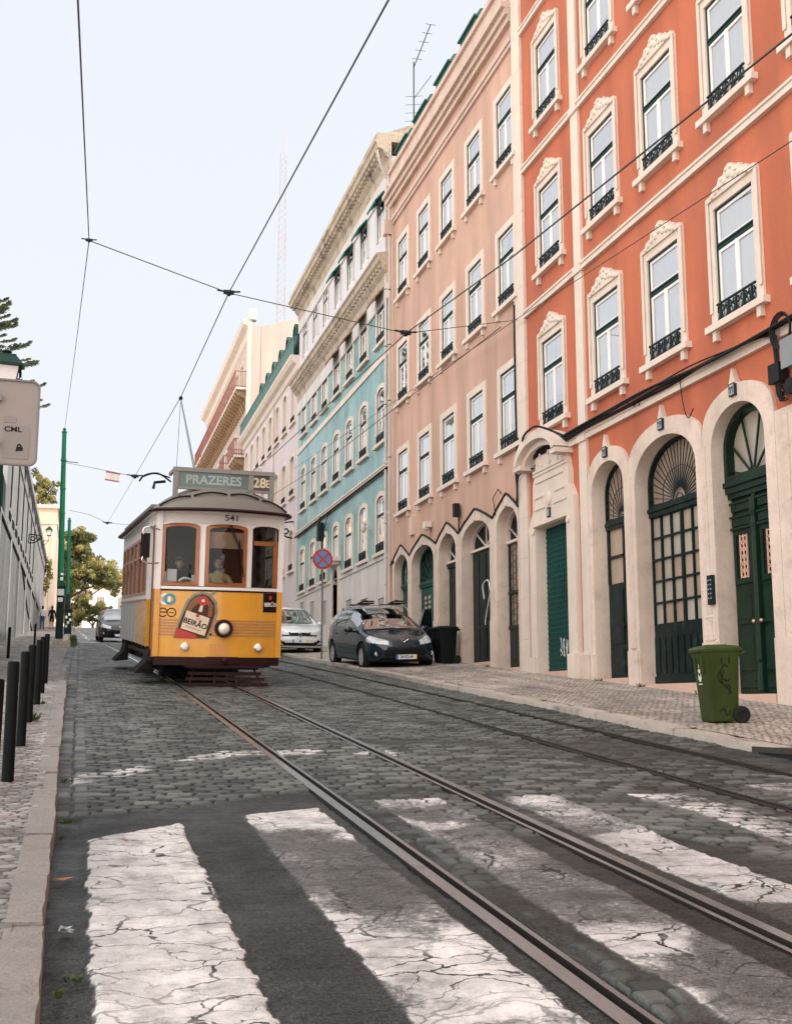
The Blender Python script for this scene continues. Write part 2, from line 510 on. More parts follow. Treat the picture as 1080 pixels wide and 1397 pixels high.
def ground_mat(name, stone_d, stone_l, joint, tar, paint, rough=0.6, crack=True):
    m = bpy.data.materials.new(name); m.use_nodes = True
    nt = m.node_tree; N, L = nt.nodes, nt.links
    bs = N['Principled BSDF']; bs.inputs['Specular IOR Level'].default_value = 0.22

    def at(k):
        n = N.new('ShaderNodeAttribute'); n.attribute_name = k
        return n.outputs['Fac']

    def mix(f, a, b, bl='MIX'):
        n = N.new('ShaderNodeMix'); n.data_type = 'RGBA'; n.blend_type = bl
        for s, t in (('Factor', f), ('A', a), ('B', b)):
            if isinstance(t, tuple):
                n.inputs[s].default_value = (*t, 1)
            elif isinstance(t, (int, float)):
                n.inputs[s].default_value = t
            else:
                L.new(t, n.inputs[s])
        return n.outputs['Result']

    def noise(s, d=6, r=0.6, vec=None):
        n = N.new('ShaderNodeTexNoise'); n.inputs['Scale'].default_value = s; n.inputs['Detail'].default_value = d
        n.inputs['Roughness'].default_value = r
        L.new(vec if vec is not None else tc.outputs['Object'], n.inputs['Vector'])
        return n.outputs['Fac']

    def rng(t, a, b, c, d):
        n = N.new('ShaderNodeMapRange'); n.interpolation_type = 'SMOOTHSTEP'
        for k, v in enumerate((a, b, c, d)):
            n.inputs[k + 1].default_value = v
        L.new(t, n.inputs[0]); return n.outputs[0]

    def mth(op, a, b):
        n = N.new('ShaderNodeMath'); n.operation = op; n.use_clamp = True
        for k, t in enumerate((a, b)):
            if isinstance(t, (int, float)):
                n.inputs[k].default_value = t
            else:
                L.new(t, n.inputs[k])
        return n.outputs[0]
    tc = N.new('ShaderNodeTexCoord')
    st = mix(at('rid'), stone_d, stone_l)
    st = mix(rng(noise(1.1, 8), 0.35, 0.65, 0.25, 0.0), st, tuple(0.45 * c for c in stone_d))
    grit = noise(160, 4, 0.7)
    st = mix(0.55, st, rng(grit, 0.3, 0.7, 0.5, 1.5), 'MULTIPLY')
    c = mix(at('joint'), st, joint)
    tarc = mix(rng(noise(2.5, 7, 0.7), 0.35, 0.7, 0.0, 1.0), tar, tuple(1.9 * k for k in tar))
    tarc = mix(0.9, tarc, rng(noise(85, 4, 0.75), 0.38, 0.70, 0.30, 3.4), 'MULTIPLY')
    c = mix(at('tar'), c, tarc)
    # worn white paint: solid where the mask is high, broken by scuffs and cracks
    dn = N.new('ShaderNodeMath'); dn.operation = 'MULTIPLY_ADD'; dn.inputs[1].default_value = -0.95; L.new(noise(34, 9, 0.75), dn.inputs[0]); L.new(at('paint'), dn.inputs[2])
    pw = mth('MAXIMUM', mth('MULTIPLY', rng(dn.outputs[0], -0.20, 0.20, 0.0, 1.0), rng(at('paint'), 0.0, 0.12, 0.0, 1.0)), mth('MULTIPLY', mth('MULTIPLY', at('paint'), 0.75), rng(noise(60, 6, 0.8), 0.35, 0.6, 0.15, 1.0)))
    if crack:
        wob = N.new('ShaderNodeVectorMath'); wob.operation = 'ADD'
        nv = N.new('ShaderNodeTexNoise'); nv.inputs['Scale'].default_value = 3.0; nv.inputs['Detail'].default_value = 5
        L.new(tc.outputs['Object'], nv.inputs['Vector'])
        sc = N.new('ShaderNodeVectorMath'); sc.operation = 'SCALE'; sc.inputs['Scale'].default_value = 0.42
        L.new(nv.outputs['Color'], sc.inputs[0]); L.new(tc.outputs['Object'], wob.inputs[0]); L.new(sc.outputs[0], wob.inputs[1])
        mp = N.new('ShaderNodeMapping'); mp.inputs['Scale'].default_value = (3.4, 9.0, 1.0); L.new(wob.outputs[0], mp.inputs['Vector'])
        vo = N.new('ShaderNodeTexVoronoi'); vo.feature = 'DISTANCE_TO_EDGE'; vo.voronoi_dimensions = '2D'; vo.inputs['Scale'].default_value = 1.0
        L.new(mp.outputs[0], vo.inputs['Vector'])
        wth = rng(noise(1.7, 4), 0.4, 0.72, 0.0, 1.0)
        n = N.new('ShaderNodeMath'); n.operation = 'MULTIPLY_ADD'; n.inputs[1].default_value = 0.05; n.inputs[2].default_value = 0.006
        L.new(wth, n.inputs[0])
        lt = N.new('ShaderNodeMath'); lt.operation = 'DIVIDE'; L.new(vo.outputs['Distance'], lt.inputs[0]); L.new(n.outputs[0], lt.inputs[1])
        ck = rng(lt.outputs[0], 0.5, 1.2, 0.0, 1.0)
        mp2 = N.new('ShaderNodeMapping'); mp2.inputs['Scale'].default_value = (1.9, 4.6, 1.0); mp2.inputs['Location'].default_value = (3.3, 1.7, 0); L.new(wob.outputs[0], mp2.inputs['Vector'])
        vo2 = N.new('ShaderNodeTexVoronoi'); vo2.feature = 'DISTANCE_TO_EDGE'; vo2.voronoi_dimensions = '2D'; vo2.inputs['Scale'].default_value = 1.0
        L.new(mp2.outputs[0], vo2.inputs['Vector'])
        ck2 = rng(vo2.outputs['Distance'], 0.010, 0.026, 0.0, 1.0)
        ck = mth('MULTIPLY', ck, ck2)
        fade = rng(noise(2.3, 5), 0.40, 0.62, 0.55, 0.0)
        ck = mth('MAXIMUM', ck, fade)
        pw = mth('MULTIPLY', pw, ck)
        c = mix(mth('MULTIPLY', at('paint'), mth('SUBTRACT', 1.0, ck)), c, (0.02, 0.02, 0.02))
    sp = mth('MULTIPLY', rng(grit, 0.28, 0.5, 0.55, 1.0), rng(noise(6, 9, 0.8), 0.30, 0.56, 0.45, 1.0))
    pw = mth('MULTIPLY', pw, sp)
    pc = mix(rng(noise(3.1, 9, 0.7), 0.3, 0.7, 0.0, 1.0), paint, tuple(0.62 * k for k in paint))
    c = mix(pw, c, pc)
    # long streaks of dirt and tyre polish along the street
    mp3 = N.new('ShaderNodeMapping'); mp3.inputs['Scale'].default_value = (1.5, 0.16, 1); L.new(tc.outputs['Object'], mp3.inputs['Vector'])
    c = mix(1.0, c, rng(noise(1.0, 6, 0.6, mp3.outputs[0]), 0.25, 0.75, 0.72, 1.3), 'MULTIPLY')
    L.new(c, bs.inputs['Base Color'])
    r = rng(noise(1.9, 6), 0.3, 0.7, rough - 0.14, rough + 0.16)
    L.new(r, bs.inputs['Roughness'])
    bp = N.new('ShaderNodeBump'); bp.inputs['Strength'].default_value = 0.9; bp.inputs['Distance'].default_value = 0.006
    bb = mth('MULTIPLY_ADD', noise(120, 4, 0.7), 1.0)
    L.new(pw, bb.node.inputs[2]) if False else None
    L.new(bb, bp.inputs['Height']); L.new(bp.outputs[0], bs.inputs['Normal'])
    MATS[name] = m
    return m


ROADM = ground_mat('granite_sett_road', (0.026, 0.029, 0.027), (0.150, 0.158, 0.147), (0.004, 0.004, 0.004), (0.0135, 0.0145, 0.014), (0.66, 0.635, 0.615), 0.55)
CALC = ground_mat('limestone_sett_pavement', (0.27, 0.225, 0.195), (0.56, 0.485, 0.43), (0.05, 0.04, 0.033), (0.05, 0.05, 0.05), (0.7, 0.68, 0.66), 0.6, crack=False)
LCALC = ground_mat('left_sett_pavement', (0.15, 0.133, 0.122), (0.42, 0.385, 0.36), (0.022, 0.019, 0.017), (0.05, 0.05, 0.05), (0.7, 0.68, 0.66), 0.6, crack=False)
FARROAD = ground_mat('worn_asphalt_road', (0.16, 0.16, 0.155), (0.22, 0.22, 0.21), (0.05, 0.05, 0.05), (0.13, 0.128, 0.125), (0.75, 0.73, 0.7), 0.6, crack=False)

RAILX = {'near': (1.76, 2.765), 'far': (4.77, 5.88)}


def bend(y):
    """the track eases to the left beyond the first tram length"""
    y = np.asarray(y, float)
    t = np.clip(y - 17.0, 0, None)
    return -0.0007 * t ** 2 * (t < 20) - (t >= 20) * (0.28 + 0.028 * (t - 20))


def kerbL(y):
    return -0.055 - 0.0055 * np.asarray(y, float)


def base_z(Y):
    return -CH + SL * Y


def tar_line(X):
    return np.interp(X, [-0.2, 0.46, 1.2, 1.73, 2.4, 2.77, 3.02, 3.33, 3.6, 4.2, 5.0, 6.6], [7.55, 7.7, 8.2, 8.56, 8.5, 8.46, 7.9, 6.7, 6.0, 5.2, 4.6, 4.2])


STRIPES = [(0.09, 0.65, 3.0, lambda X: 6.86 + 0.9 * (X - 0.09), 1.0), (1.06, 1.60, 2.9, lambda X: 7.62 + 0.4 * (X - 1.06), 0.68),
           (2.02, 2.52, 2.9, lambda X: 8.04 + 0 * X, 0.7), (2.95, 3.40, 3.0, lambda X: 8.06 + 0 * X, 0.62),
           (3.98, 4.42, 4.6, lambda X: 8.08 + 0 * X, 0.9), (5.1, 5.62, 6.2, lambda X: 8.3 + 0 * X, 0.75)]


def road_fn(X, Y):
    w = 0.035
    Xw = X + w * (fbm(X, Y, 1.3, 3, 3) - 0.5) * 2
    Yw = Y + w * 2 * (fbm(X, Y, 0.9, 3, 8) - 0.5) * 2 + 0.05 * np.sin(X * 1.7)
    j, rid = stones(Xw, Yw, 0.19, 0.125, 0.34, 1)
    dome = smooth(0.0, 0.026, j)
    jm = 1 - smooth(0.008, 0.024, j)
    # gutter course along the left kerb: stones laid lengthwise
    gut = (X < 0.10) & (Y > 7.6)
    jg, ridg = stones(X, Y, 0.17, 0.26, 0.15, 4, 0.0)
    dome = np.where(gut, smooth(0.0, 0.05, jg), dome); jm = np.where(gut, 1 - smooth(0.008, 0.03, jg), jm); rid = np.where(gut, ridg, rid)
    tl = tar_line(X) + 0.28 * (fbm(X, Y, 1.6, 4, 21) - 0.5)
    tar = 1 - smooth(-0.05, 0.06, Y - tl)
    patch = smooth(0.60, 0.66, fbm(X, Y * 0.7, 0.55, 4, 31)) * (Y < 12) * (X > 1.2)
    tar = np.maximum(tar, 0.7 * patch)
    # setts showing through the worn tar between and beside the rails
    show = smooth(0.50, 0.60, fbm(X, Y, 0.8, 4, 77)) * (X > 1.85)
    show = np.maximum(show, (np.abs(X - 2.03) < 0.13) * smooth(0.3, 0.5, fbm(X, Y, 1.2, 3, 15)))
    tar = tar * (1 - 0.75 * show)
    z = base_z(Y) - 0.016 + 0.022 * dome * (1 - 0.85 * tar) + 0.014 * (rid - 0.5) * (1 - tar) * dome
    z = z + 0.012 * (fbm(X, Y, 3.2, 4, 9) - 0.5) + 0.03 * (fbm(X, Y, 0.5, 3, 12) - 0.5) * (X > 0.3)
    # crosswalk and the worn cross line
    paint = np.zeros_like(X); raise_ = np.zeros_like(X)
    ed = 0.05 * (fbm(X, Y, 9.0, 5, 41) - 0.5)
    for x0, x1, y0, top, st in STRIPES:
        s = smooth(0, 0.012, X - x0 + ed) * smooth(0, 0.012, x1 - X + ed) * smooth(0, 0.04, Y - y0 + ed) * smooth(0, 0.03, top(X) - Y + ed)
        wear = smooth(0.30, 0.62, fbm(X, Y, 0.9, 5, 51 + int(x0 * 10)) + (0.35 if st == 1.0 else 0.0) + 0.10 * (st - 0.7))
        if st < 1.0:
            wear = (0.42 + 0.58 * wear) * (0.5 + 0.5 * smooth(0.38, 0.60, fbm(X, Y * 0.8, 2.2, 5, 61)))
        paint = np.maximum(paint, s * wear * (0.66 + 0.34 * st)); raise_ = np.maximum(raise_, s * (0.012 if st == 1.0 else 0.004))
    yl = np.interp(X, [0, 1.4, 2.6, 3.6, 4.3], [9.15, 10.8, 10.75, 10.5, 9.9])
    ln = smooth(0.26, 0.16, np.abs(Y - yl) + ed * 2) * (X > -0.02) * (X < 4.4)
    paint = np.maximum(paint, 0.62 * ln * (1 - jm) * smooth(0.36, 0.58, fbm(X, Y, 2.5, 4, 71)) * np.where(X > 2.9, 0.5, 1))
    s5 = (X > 3.9) & (X < 5.7)
    paint = np.where(s5, paint * (1 - jm), paint)
    z = z + raise_
    # dirt gutter beside the crosswalk
    dg = smooth(0.10, 0.04, X + ed) * (Y < 7.6)
    z = z - 0.02 * dg + dg * 0.012 * fbm(X, Y, 9, 3, 5)
    # trenches for the rails
    b = bend(Y)
    for a in RAILX.values():
        for xr in a:
            d = np.abs(X - (xr + b))
            z = np.where(d < 0.075, base_z(Y) - 0.09, z)
    shine = 1.0
    return z, {'rid': np.clip(rid * 0.9 + 0.25 * (fbm(X, Y, 0.35, 3, 91) - 0.5), 0, 1), 'joint': jm * (1 - tar), 'tar': np.maximum(tar, dg), 'paint': paint}


A4 = ('rid', 'joint', 'tar', 'paint')
xr1 = np.arange(-0.22, 6.62, 0.0145)
grid_obj('road', xr1, np.arange(2.2, 14.0, 0.0145), road_fn, A4, ROADM)
grid_obj('road', np.arange(-0.30, 6.62, 0.022), np.arange(13.982, 27.0, 0.021), road_fn, A4, ROADM)
grid_obj('road', np.arange(-0.40, 6.62, 0.045), np.arange(26.99, 52.0, 0.05), road_fn, A4, ROADM)


def far_fn(X, Y):
    zz = np.where(Y > 112, -CH + SL * 112 + 0.012 * (Y - 112), -CH + SL * Y)
    tar = 0.6 + 0 * X
    paint = ((np.abs(X - (0.45 - 0.0165 * (Y - 60))) < 0.06) & (Y > 58)) * 0.9
    return zz, {'rid': fbm(X, Y, 0.4, 3, 2), 'joint': 0 * X, 'tar': tar, 'paint': paint}


grid_obj('road', np.arange(-1.2, 6.7, 0.12), np.concatenate([np.arange(51.95, 112, 0.5), np.arange(112, 170, 2.0)]), far_fn, A4, FARROAD)

# the wide flat end of the street, the hill and open ground under everything, to the horizon
def base_fn(X, Y):
    yy = np.minimum(Y, 112)
    z = -CH + SL * yy + 0.012 * np.clip(Y - 112, 0, 60) - 0.35
    return z, {k: 0.5 + 0 * X for k in A4}


PALEG = pm('pale_dusty_ground', (0.60, 0.54, 0.47), 0.9, var=0.15, scale=0.3)
gx = np.concatenate([np.linspace(-1500, -40, 12), np.linspace(-30, 40, 15), np.linspace(60, 1500, 12)])
gy = np.concatenate([np.linspace(-400, -20, 6), np.linspace(-10, 200, 43), np.linspace(230, 2500, 14)])
grid_obj('terrain', gx, gy, base_fn, A4, PALEG)


def plaza_fn(X, Y):
    return -CH + SL * 112 + 0.012 * (Y - 112) - 0.02 + 0 * X, {k: 0.5 + 0 * X for k in A4}


grid_obj('forecourt', np.linspace(-14, 14, 15), np.linspace(112.2, 175, 30), plaza_fn, A4, PALEG)


# pavements
def lp_fn(X, Y):
    j, rid = stones(X + 0.02 * (fbm(X, Y, 4, 2, 3) - 0.5), Y, 0.10, 0.075, 0.55, 17)
    dome = smooth(0.0, 0.03, j)
    jm = 1 - smooth(0.003, 0.013, j)
    z = base_z(Y) + 0.090 + 0.006 * dome + 0.02 * (fbm(X, Y, 0.8, 3, 4) - 0.5)
    drop = smooth(20.2, 21.6, Y) * smooth(46.5, 44.5, Y)
    z = z - 0.07 * drop
    return z, {'rid': np.clip(rid + 0.5 * (fbm(X, Y, 0.6, 3, 6) - 0.5) - 0.5 * drop, 0, 1), 'joint': jm, 'tar': 0.10 * drop + 0.25 * smooth(0.55, 0.7, fbm(X, Y, 1.1, 4, 8)), 'paint': 0 * X}


grid_obj('left_pavement', np.arange(-1.5, -0.19, 0.012), np.arange(2.5, 12.0, 0.012), lambda X, Y: lp_fn(X, Y), A4, LCALC)
grid_obj('left_pavement', np.arange(-3.02, -0.21, 0.03), np.arange(11.99, 30.0, 0.03), lambda X, Y: lp_fn(X, Y), A4, LCALC)
grid_obj('left_pavement', np.arange(-3.02, -0.30, 0.08), np.arange(29.95, 112.0, 0.1), lambda X, Y: lp_fn(X, Y), A4, LCALC)


def rp_fn(X, Y):
    t = (X - 6.6) / 2.95
    j, rid = stones(X + 0.03 * (fbm(X, Y, 3, 2, 3) - 0.5), Y + 0.25 * X, 0.085, 0.085, 0.5, 27)
    z = base_z(Y) + 0.075 + 0.115 * t + 0.008 * smooth(0.0, 0.03, j) + 0.025 * (fbm(X, Y, 0.7, 3, 14) - 0.5) * np.clip(t * 4, 0, 1)
    return z, {'rid': np.clip(rid * 0.8 + 0.4 * fbm(X, Y, 0.7, 4, 16) - 0.1, 0, 1), 'joint': (1 - smooth(0.005, 0.020, j)) * 0.95, 'tar': 0.35 * smooth(0.56, 0.72, fbm(X, Y, 0.9, 5, 18)), 'paint': 0 * X}


grid_obj('right_pavement', np.arange(6.82, 9.62, 0.022), np.arange(6.0, 24.0, 0.022), rp_fn, A4, CALC)
grid_obj('right_pavement', np.arange(6.82, 9.62, 0.05), np.arange(23.98, 60.0, 0.06), rp_fn, A4, CALC)
grid_obj('right_pavement', np.arange(6.82, 10.2, 0.3), np.arange(59.9, 118.0, 1.0), lambda X, Y: (base_z(Y) + 0.1, rp_fn(X, Y)[1]), A4, CALC)

# kerb stones
KERB = pm('kerb_limestone', (0.38, 0.325, 0.285), 0.75, var=0.25, scale=2.5, fine=0.25, fscale=50, bump=0.6, bscale=40, dirt=((0.06, 0.042, 0.03), 0.9, 1.8))
KERBL = pm('left_kerb_limestone', (0.215, 0.195, 0.178), 0.75, var=0.25, scale=3, fine=0.3, fscale=70, bump=0.8, bscale=50, dirt=((0.085, 0.068, 0.055), 0.75, 3))


def kerb_run(mb, xin, xout, y0, y1, top, ln, jit, seed):
    r = random.Random(seed)
    y = y0
    while y < y1:
        l = ln * r.uniform(0.75, 1.25)
        a, b = y + 0.008, min(y + l, y1)
        dz, dx = r.uniform(-jit, jit), r.uniform(-jit, jit)
        n = 6
        vs = []; prof = [(0, -0.22), (0, -0.02), (0.02, 0.0), (0.96, 0.004), (1, -0.22)]
        for k in range(n + 1):
            yy = a + (b - a) * k / n
            e = 0.012 if k in (0, n) else 0.0
            wv = 0.004 * math.sin(yy * 4.3 + seed) + 0.003 * math.sin(yy * 23.1) + r.uniform(-.002, .002)
            for q, zz in prof:
                X0 = xin(yy) + dx + (wv if q < 0.5 else 0)
                X1 = xout(yy)
                vs.append((X0 + (X1 - X0) * q, yy, base_z(yy) + top + dz + zz - e * (zz > -0.1)))
        m = len(prof)
        fs = [(k * m + i, k * m + i + 1, (k + 1) * m + i + 1, (k + 1) * m + i) for k in range(n) for i in range(m - 1)]
        fs += [tuple(range(m)), tuple(n * m + i for i in reversed(range(m)))]
        mb.add(vs, fs)
        y += l


mb = MB(); kerb_run(mb, lambda y: kerbL(y), lambda y: kerbL(y) - 0.145, 2.2, 21.0, 0.10, 0.78, 0.008, 3)
struct(mb.build('kerb', KERBL))
mb = MB(); kerb_run(mb, lambda y: 6.60, lambda y: 6.84, 5.0, 112.0, 0.085, 1.05, 0.012, 5)
struct(mb.build('kerb', KERB))
mb = MB(); kerb_run(mb, lambda y: -0.33 - 0.0072 * (y - 45), lambda y: -0.62 - 0.0072 * (y - 45), 45.2, 110.0, 0.16, 1.1, 0.01, 9)
mb.box(-0.97, -0.30, 44.75, 45.2, base_z(45) - 0.2, base_z(45) + 0.24)
struct(mb.build('kerb', KERB))

# tram rails: grooved section, polished head on the left side of the groove
RAILM = pm('polished_rail_steel', (0.34, 0.365, 0.39), 0.26, metal=0.85, var=0.15, scale=2, fine=0.1, fscale=40, dirt=((0.06, 0.06, 0.06), 0.35, 4))
RUST = pm('rusty_rail_steel', (0.022, 0.020, 0.019), 0.7, var=0.3, scale=5, fine=0.2)
for k, a in RAILX.items():
    for i, xr in enumerate(a):
        # profile across x: (offset, height)
        s = 1 if i == 0 else -1
        prof = [(-0.078, -0.10), (-0.078, 0.004), (-0.012, 0.006), (-0.008, -0.05), (0.034, -0.05), (0.038, 0.002), (0.066, 0.001), (0.066, -0.10)]
        if s < 0:
            prof = [(-p, q) for p, q in prof][::-1]
        yy = list(np.arange(1.5, 112, 0.5))
        vs, fs, mi = [], [], []
        for y in yy:
            for p, q in prof:
                vs.append((xr + float(bend(y)) + p, y, base_z(y) + q))
        m = len(prof)
        mb = MB()
        for n in range(len(yy) - 1):
            for q in range(m - 1):
                fs.append((n * m + q, n * m + q + 1, (n + 1) * m + q + 1, (n + 1) * m + q))
                hd = (q == 1) if s > 0 else (q == m - 3)
                lip = (q == m - 3) if s > 0 else (q == 1)
                mi.append(0 if (hd or (lip and k == 'near')) else 1)
        mb.v, mb.f, mb.m = vs, fs, mi
        if k == 'far':
            mb.m = [1 for v in mb.m]
        struct(mb.build('tram_rail', [RAILM, RUST], smooth=25))
# ------------------------------------------------------------ buildings on the right
XF = 9.55


def Fw(X=XF):
    return lambda y, z, o: (X - o, y, z)


def Fl(y, z, o):
    return (-o, y, z)


def arch(y0, y1, zs, zt, n=14):
    """points of an arch from (y0,zs) over the crown at zt to (y1,zs)"""
    c, a, b = (y0 + y1) / 2, (y1 - y0) / 2, zt - zs
    return [(c - a * math.cos(PI * i / n), zs + b * math.sin(PI * i / n) ** 0.9) for i in range(n + 1)]


def opening(w, h, rise=0.0, y=0.0, z=0.0):
    if rise <= 0:
        return [(y - w / 2, z), (y + w / 2, z), (y + w / 2, z + h), (y - w / 2, z + h)]
    return [(y - w / 2, z), (y + w / 2, z)] + [p for p in reversed(arch(y - w / 2, y + w / 2, z + h - rise, z + h))]


def inset(poly, d, yc, zc0, zc1):
    """shrinks an opening-shaped polygon towards its middle by d"""
    out = []
    for y, z in poly:
        out.append((y - d if y > yc + d else (y + d if y < yc - d else yc), min(max(z + (d if z < (zc0 + zc1) / 2 else -d), zc0 + d), zc1 - d)))
    return out


def railing_mesh(w, h=0.30, kind='scroll'):
    mb = MB()
    for z in (0.02, h):
        mb.box(-0.065, -0.03, -w / 2, w / 2, z - 0.014, z + 0.014)
    if kind == 'scroll':
        n = 5
        for i in range(n):
            y = -w / 2 + (i + 0.5) * w / n
            r = w / n * 0.5
            for q in (0, 1):
                s = 1 if q else -1
                pts = [(-0.048, y + s * r * 0.95, 0.02), (-0.048, y + s * r * 0.35, h * 0.35), (-0.048, y + s * r * 0.1, h * 0.75), (-0.048, y + s * r * 0.6, h * 0.85), (-0.048, y + s * r * 0.75, h * 0.6), (-0.048, y + s * r * 0.4, h * 0.52)]
                mb.tube(bez(pts, 4), 0.013, 4)
            mb.tube([(-0.048, y + r * 0.35 * math.cos(t * PI / 4), h * 0.22 + r * 0.35 * math.sin(t * PI / 4)) for t in range(8)], 0.011, 4, closed=True)
            mb.box(-0.06, -0.036, y - 0.011, y + 0.011, 0, h)
    else:
        n = 9
        for i in range(n + 1):
            y = -w / 2 + i * w / n
            mb.box(-0.058, -0.038, y - 0.011, y + 0.011, 0, h)
        for i in range(n):
            y = -w / 2 + (i + 0.5) * w / n
            mb.tube([(-0.048, y + w / n * 0.4 * math.cos(t * PI / 4), h * 0.5 + h * 0.25 * math.sin(t * PI / 4)) for t in range(8)], 0.011, 4, closed=True)
    return mb


class Win:
    """one window type: its meshes are built once and shared by every window of the kind"""
    def __init__(s, name, w, h, rise=0.0, sur=0.175, surm=None, crest=False, sill=True, rail='scroll', casing=None, sash=None, deep=0.24,
                 brackets=True, curtain=None, awning=None, tran=0.66, simple=False, plainpane=None):
        s.w, s.h, s.rise = w, h, rise
        surm = surm or STONE_L; casing = casing or GREENF; sash = sash or WHITEF
        op = opening(w, h, rise)
        mb = MB()
        outer = [(-w / 2 - sur, 0), (w / 2 + sur, 0)] + ([(w / 2 + sur, h + sur * 0.95), (-w / 2 - sur, h + sur * 0.95)] if rise <= 0 else
                 list(reversed(arch(-w / 2 - sur, w / 2 + sur, h - rise, h + sur * 0.95))))
        e = 0.001
        ring = [(w / 2, 0), (w / 2 + sur, 0)] + outer[2:] + [(-w / 2 - sur, 0), (-w / 2, 0)] + ([(-w / 2, h), (w / 2, h)] if rise <= 0 else arch(-w / 2, w / 2, h - rise, h))
        mb.prism(ring, Fl, 0.04, -deep)
        if sill:
            mb.box(-0.12, deep, -w / 2 - sur - 0.1, w / 2 + sur + 0.1, -0.11, -0.001)
            if brackets:
                for sg in (-1, 1):
                    mb.box(-0.075, 0.01, sg * (w / 2 + sur * 0.4) - 0.055, sg * (w / 2 + sur * 0.4) + 0.055, -0.27, -0.111)
        if crest:
            a = w / 2 + sur
            zt = h + sur * 0.95
            prof = [(-a, zt - 0.02), (a, zt - 0.02), (a * 0.96, zt + 0.06), (a * 0.74, zt + 0.07), (a * 0.66, zt + 0.15), (a * 0.48, zt + 0.16), (a * 0.40, zt + 0.26),
                    (a * 0.22, zt + 0.25), (a * 0.14, zt + 0.34), (0, zt + 0.38), (-a * 0.14, zt + 0.34), (-a * 0.22, zt + 0.25), (-a * 0.40, zt + 0.26), (-a * 0.48, zt + 0.16),
                    (-a * 0.66, zt + 0.15), (-a * 0.74, zt + 0.07), (-a * 0.96, zt + 0.06)]
            mb.prism(prof, Fl, 0.075, -0.02)
            for yy, zz, r in [(0, 0.2, 0.085), (0.13, 0.13, 0.07), (-0.13, 0.13, 0.07), (0.27, 0.10, 0.065), (-0.27, 0.10, 0.065), (0.4, 0.06, 0.055), (-0.4, 0.06, 0.055), (0.2, 0.19, 0.045), (-0.2, 0.19, 0.045), (0.06, 0.29, 0.04), (-0.06, 0.29, 0.04), (0.5, 0.02, 0.05), (-0.5, 0.02, 0.05)]:
                mb.ball((-0.075, yy * a / 0.73, zt + zz), (0.035, r, r * 0.8), 8, 5)
            for sg in (-1, 1):
                mb.box(-0.068, -0.05, sg * a - 0.07 * (sg > 0) - 0.001, sg * a + 0.07 * (sg < 0) + 0.001, 0.2, zt)
        s.surround = mb.mesh('window', surm, 35)
        if simple:
            mb = MB()
            mb.prism([(w / 2 - 0.05, 0.0)] + [(w / 2, 0.0)] + op[2:] + [(-w / 2, 0), (-w / 2 + 0.05, 0)] + ([(-w / 2 + 0.05, h - 0.05), (w / 2 - 0.05, h - 0.05)] if rise <= 0 else [(p[0], p[1]) for p in arch(-w / 2 + 0.05, w / 2 - 0.05, h - rise, h - 0.05)]), Fl, -deep * 0.7, -deep - 0.02)
            mb.box(deep * 0.75, deep, -w / 2 + 0.05, w / 2 - 0.05, h * tran - 0.03, h * tran + 0.03)
            mb.box(deep * 0.75, deep, -0.03, 0.03, 0, h * tran - 0.03)
            s.casing = mb.mesh('frame', casing, 0)
            s.sash = None
        else:
            t = 0.032
            mb = MB()
            inner = ([(-w / 2 + t, h - t), (w / 2 - t, h - t)] if rise <= 0 else arch(-w / 2 + t, w / 2 - t, h - rise, h - t))
            mb.prism([(w / 2 - t, 0.0), (w / 2 - 0.002, 0.0)] + ([(w / 2 - .002, h - .002), (-w / 2 + .002, h - .002)] if rise <= 0 else list(reversed(arch(-w / 2 + .002, w / 2 - .002, h - rise, h - .002)))) + [(-w / 2 + 0.002, 0), (-w / 2 + t, 0)] + inner, Fl, 0.004, -deep - 0.02)
            mb.box(-0.002, deep + 0.01, -w / 2 + t, w / 2 - t, h * tran - 0.036, h * tran + 0.036)
            mb.box(-0.02, -0.002, -w / 2 + t, w / 2 - t, h * tran + 0.02, h * tran + 0.05)
            s.casing = mb.mesh('casing', casing, 0)
            mb = MB()
            d0, d1 = -0.012, -0.045
            y0, y1 = -w / 2 + t, w / 2 - t
            zt0 = h * tran + 0.046
            k = 0.05
            if rise <= 0:
                mb.prism([(y0, zt0), (y1, zt0), (y1, h - t), (y0, h - t)], Fl, d0, d1, holes=[[(y0 + k, zt0 + k), (y1 - k, zt0 + k), (y1 - k, h - t - k), (y0 + k, h - t - k)]])
            else:
                o_ = [(y0, zt0), (y1, zt0)] + list(reversed(arch(y0, y1, h - rise, h - t)))
                i_ = [(y0 + k, zt0 + k), (y1 - k, zt0 + k)] + list(reversed(arch(y0 + k, y1 - k, h - rise, h - t - k)))
                mb.prism(o_, Fl, d0, d1, holes=[i_])
            for a, b in ((y0, -0.003), (0.003, y1)):
                zt1 = h * tran - 0.046
                mb.prism([(a, 0.0), (b, 0.0), (b, zt1), (a, zt1)], Fl, d0, d1, holes=[[(a + k, 0.07), (b - k, 0.07), (b - k, zt1 - k), (a + k, zt1 - k)]])
            mb.box(0.004, 0.012, -0.025, 0.025, 0, h * tran - 0.046)
            s.sash = mb.mesh('sash', sash, 0)
        mb = MB()
        o2 = inset(op, 0.04, 0, 0, h)
        pd = -0.03 if not simple else -deep + 0.05
        mb.prism(o2, Fl, pd, pd - 0.004, back=False)
        s.pane = mb.mesh('pane', plainpane or GLASS, 0)
        s.curt = []
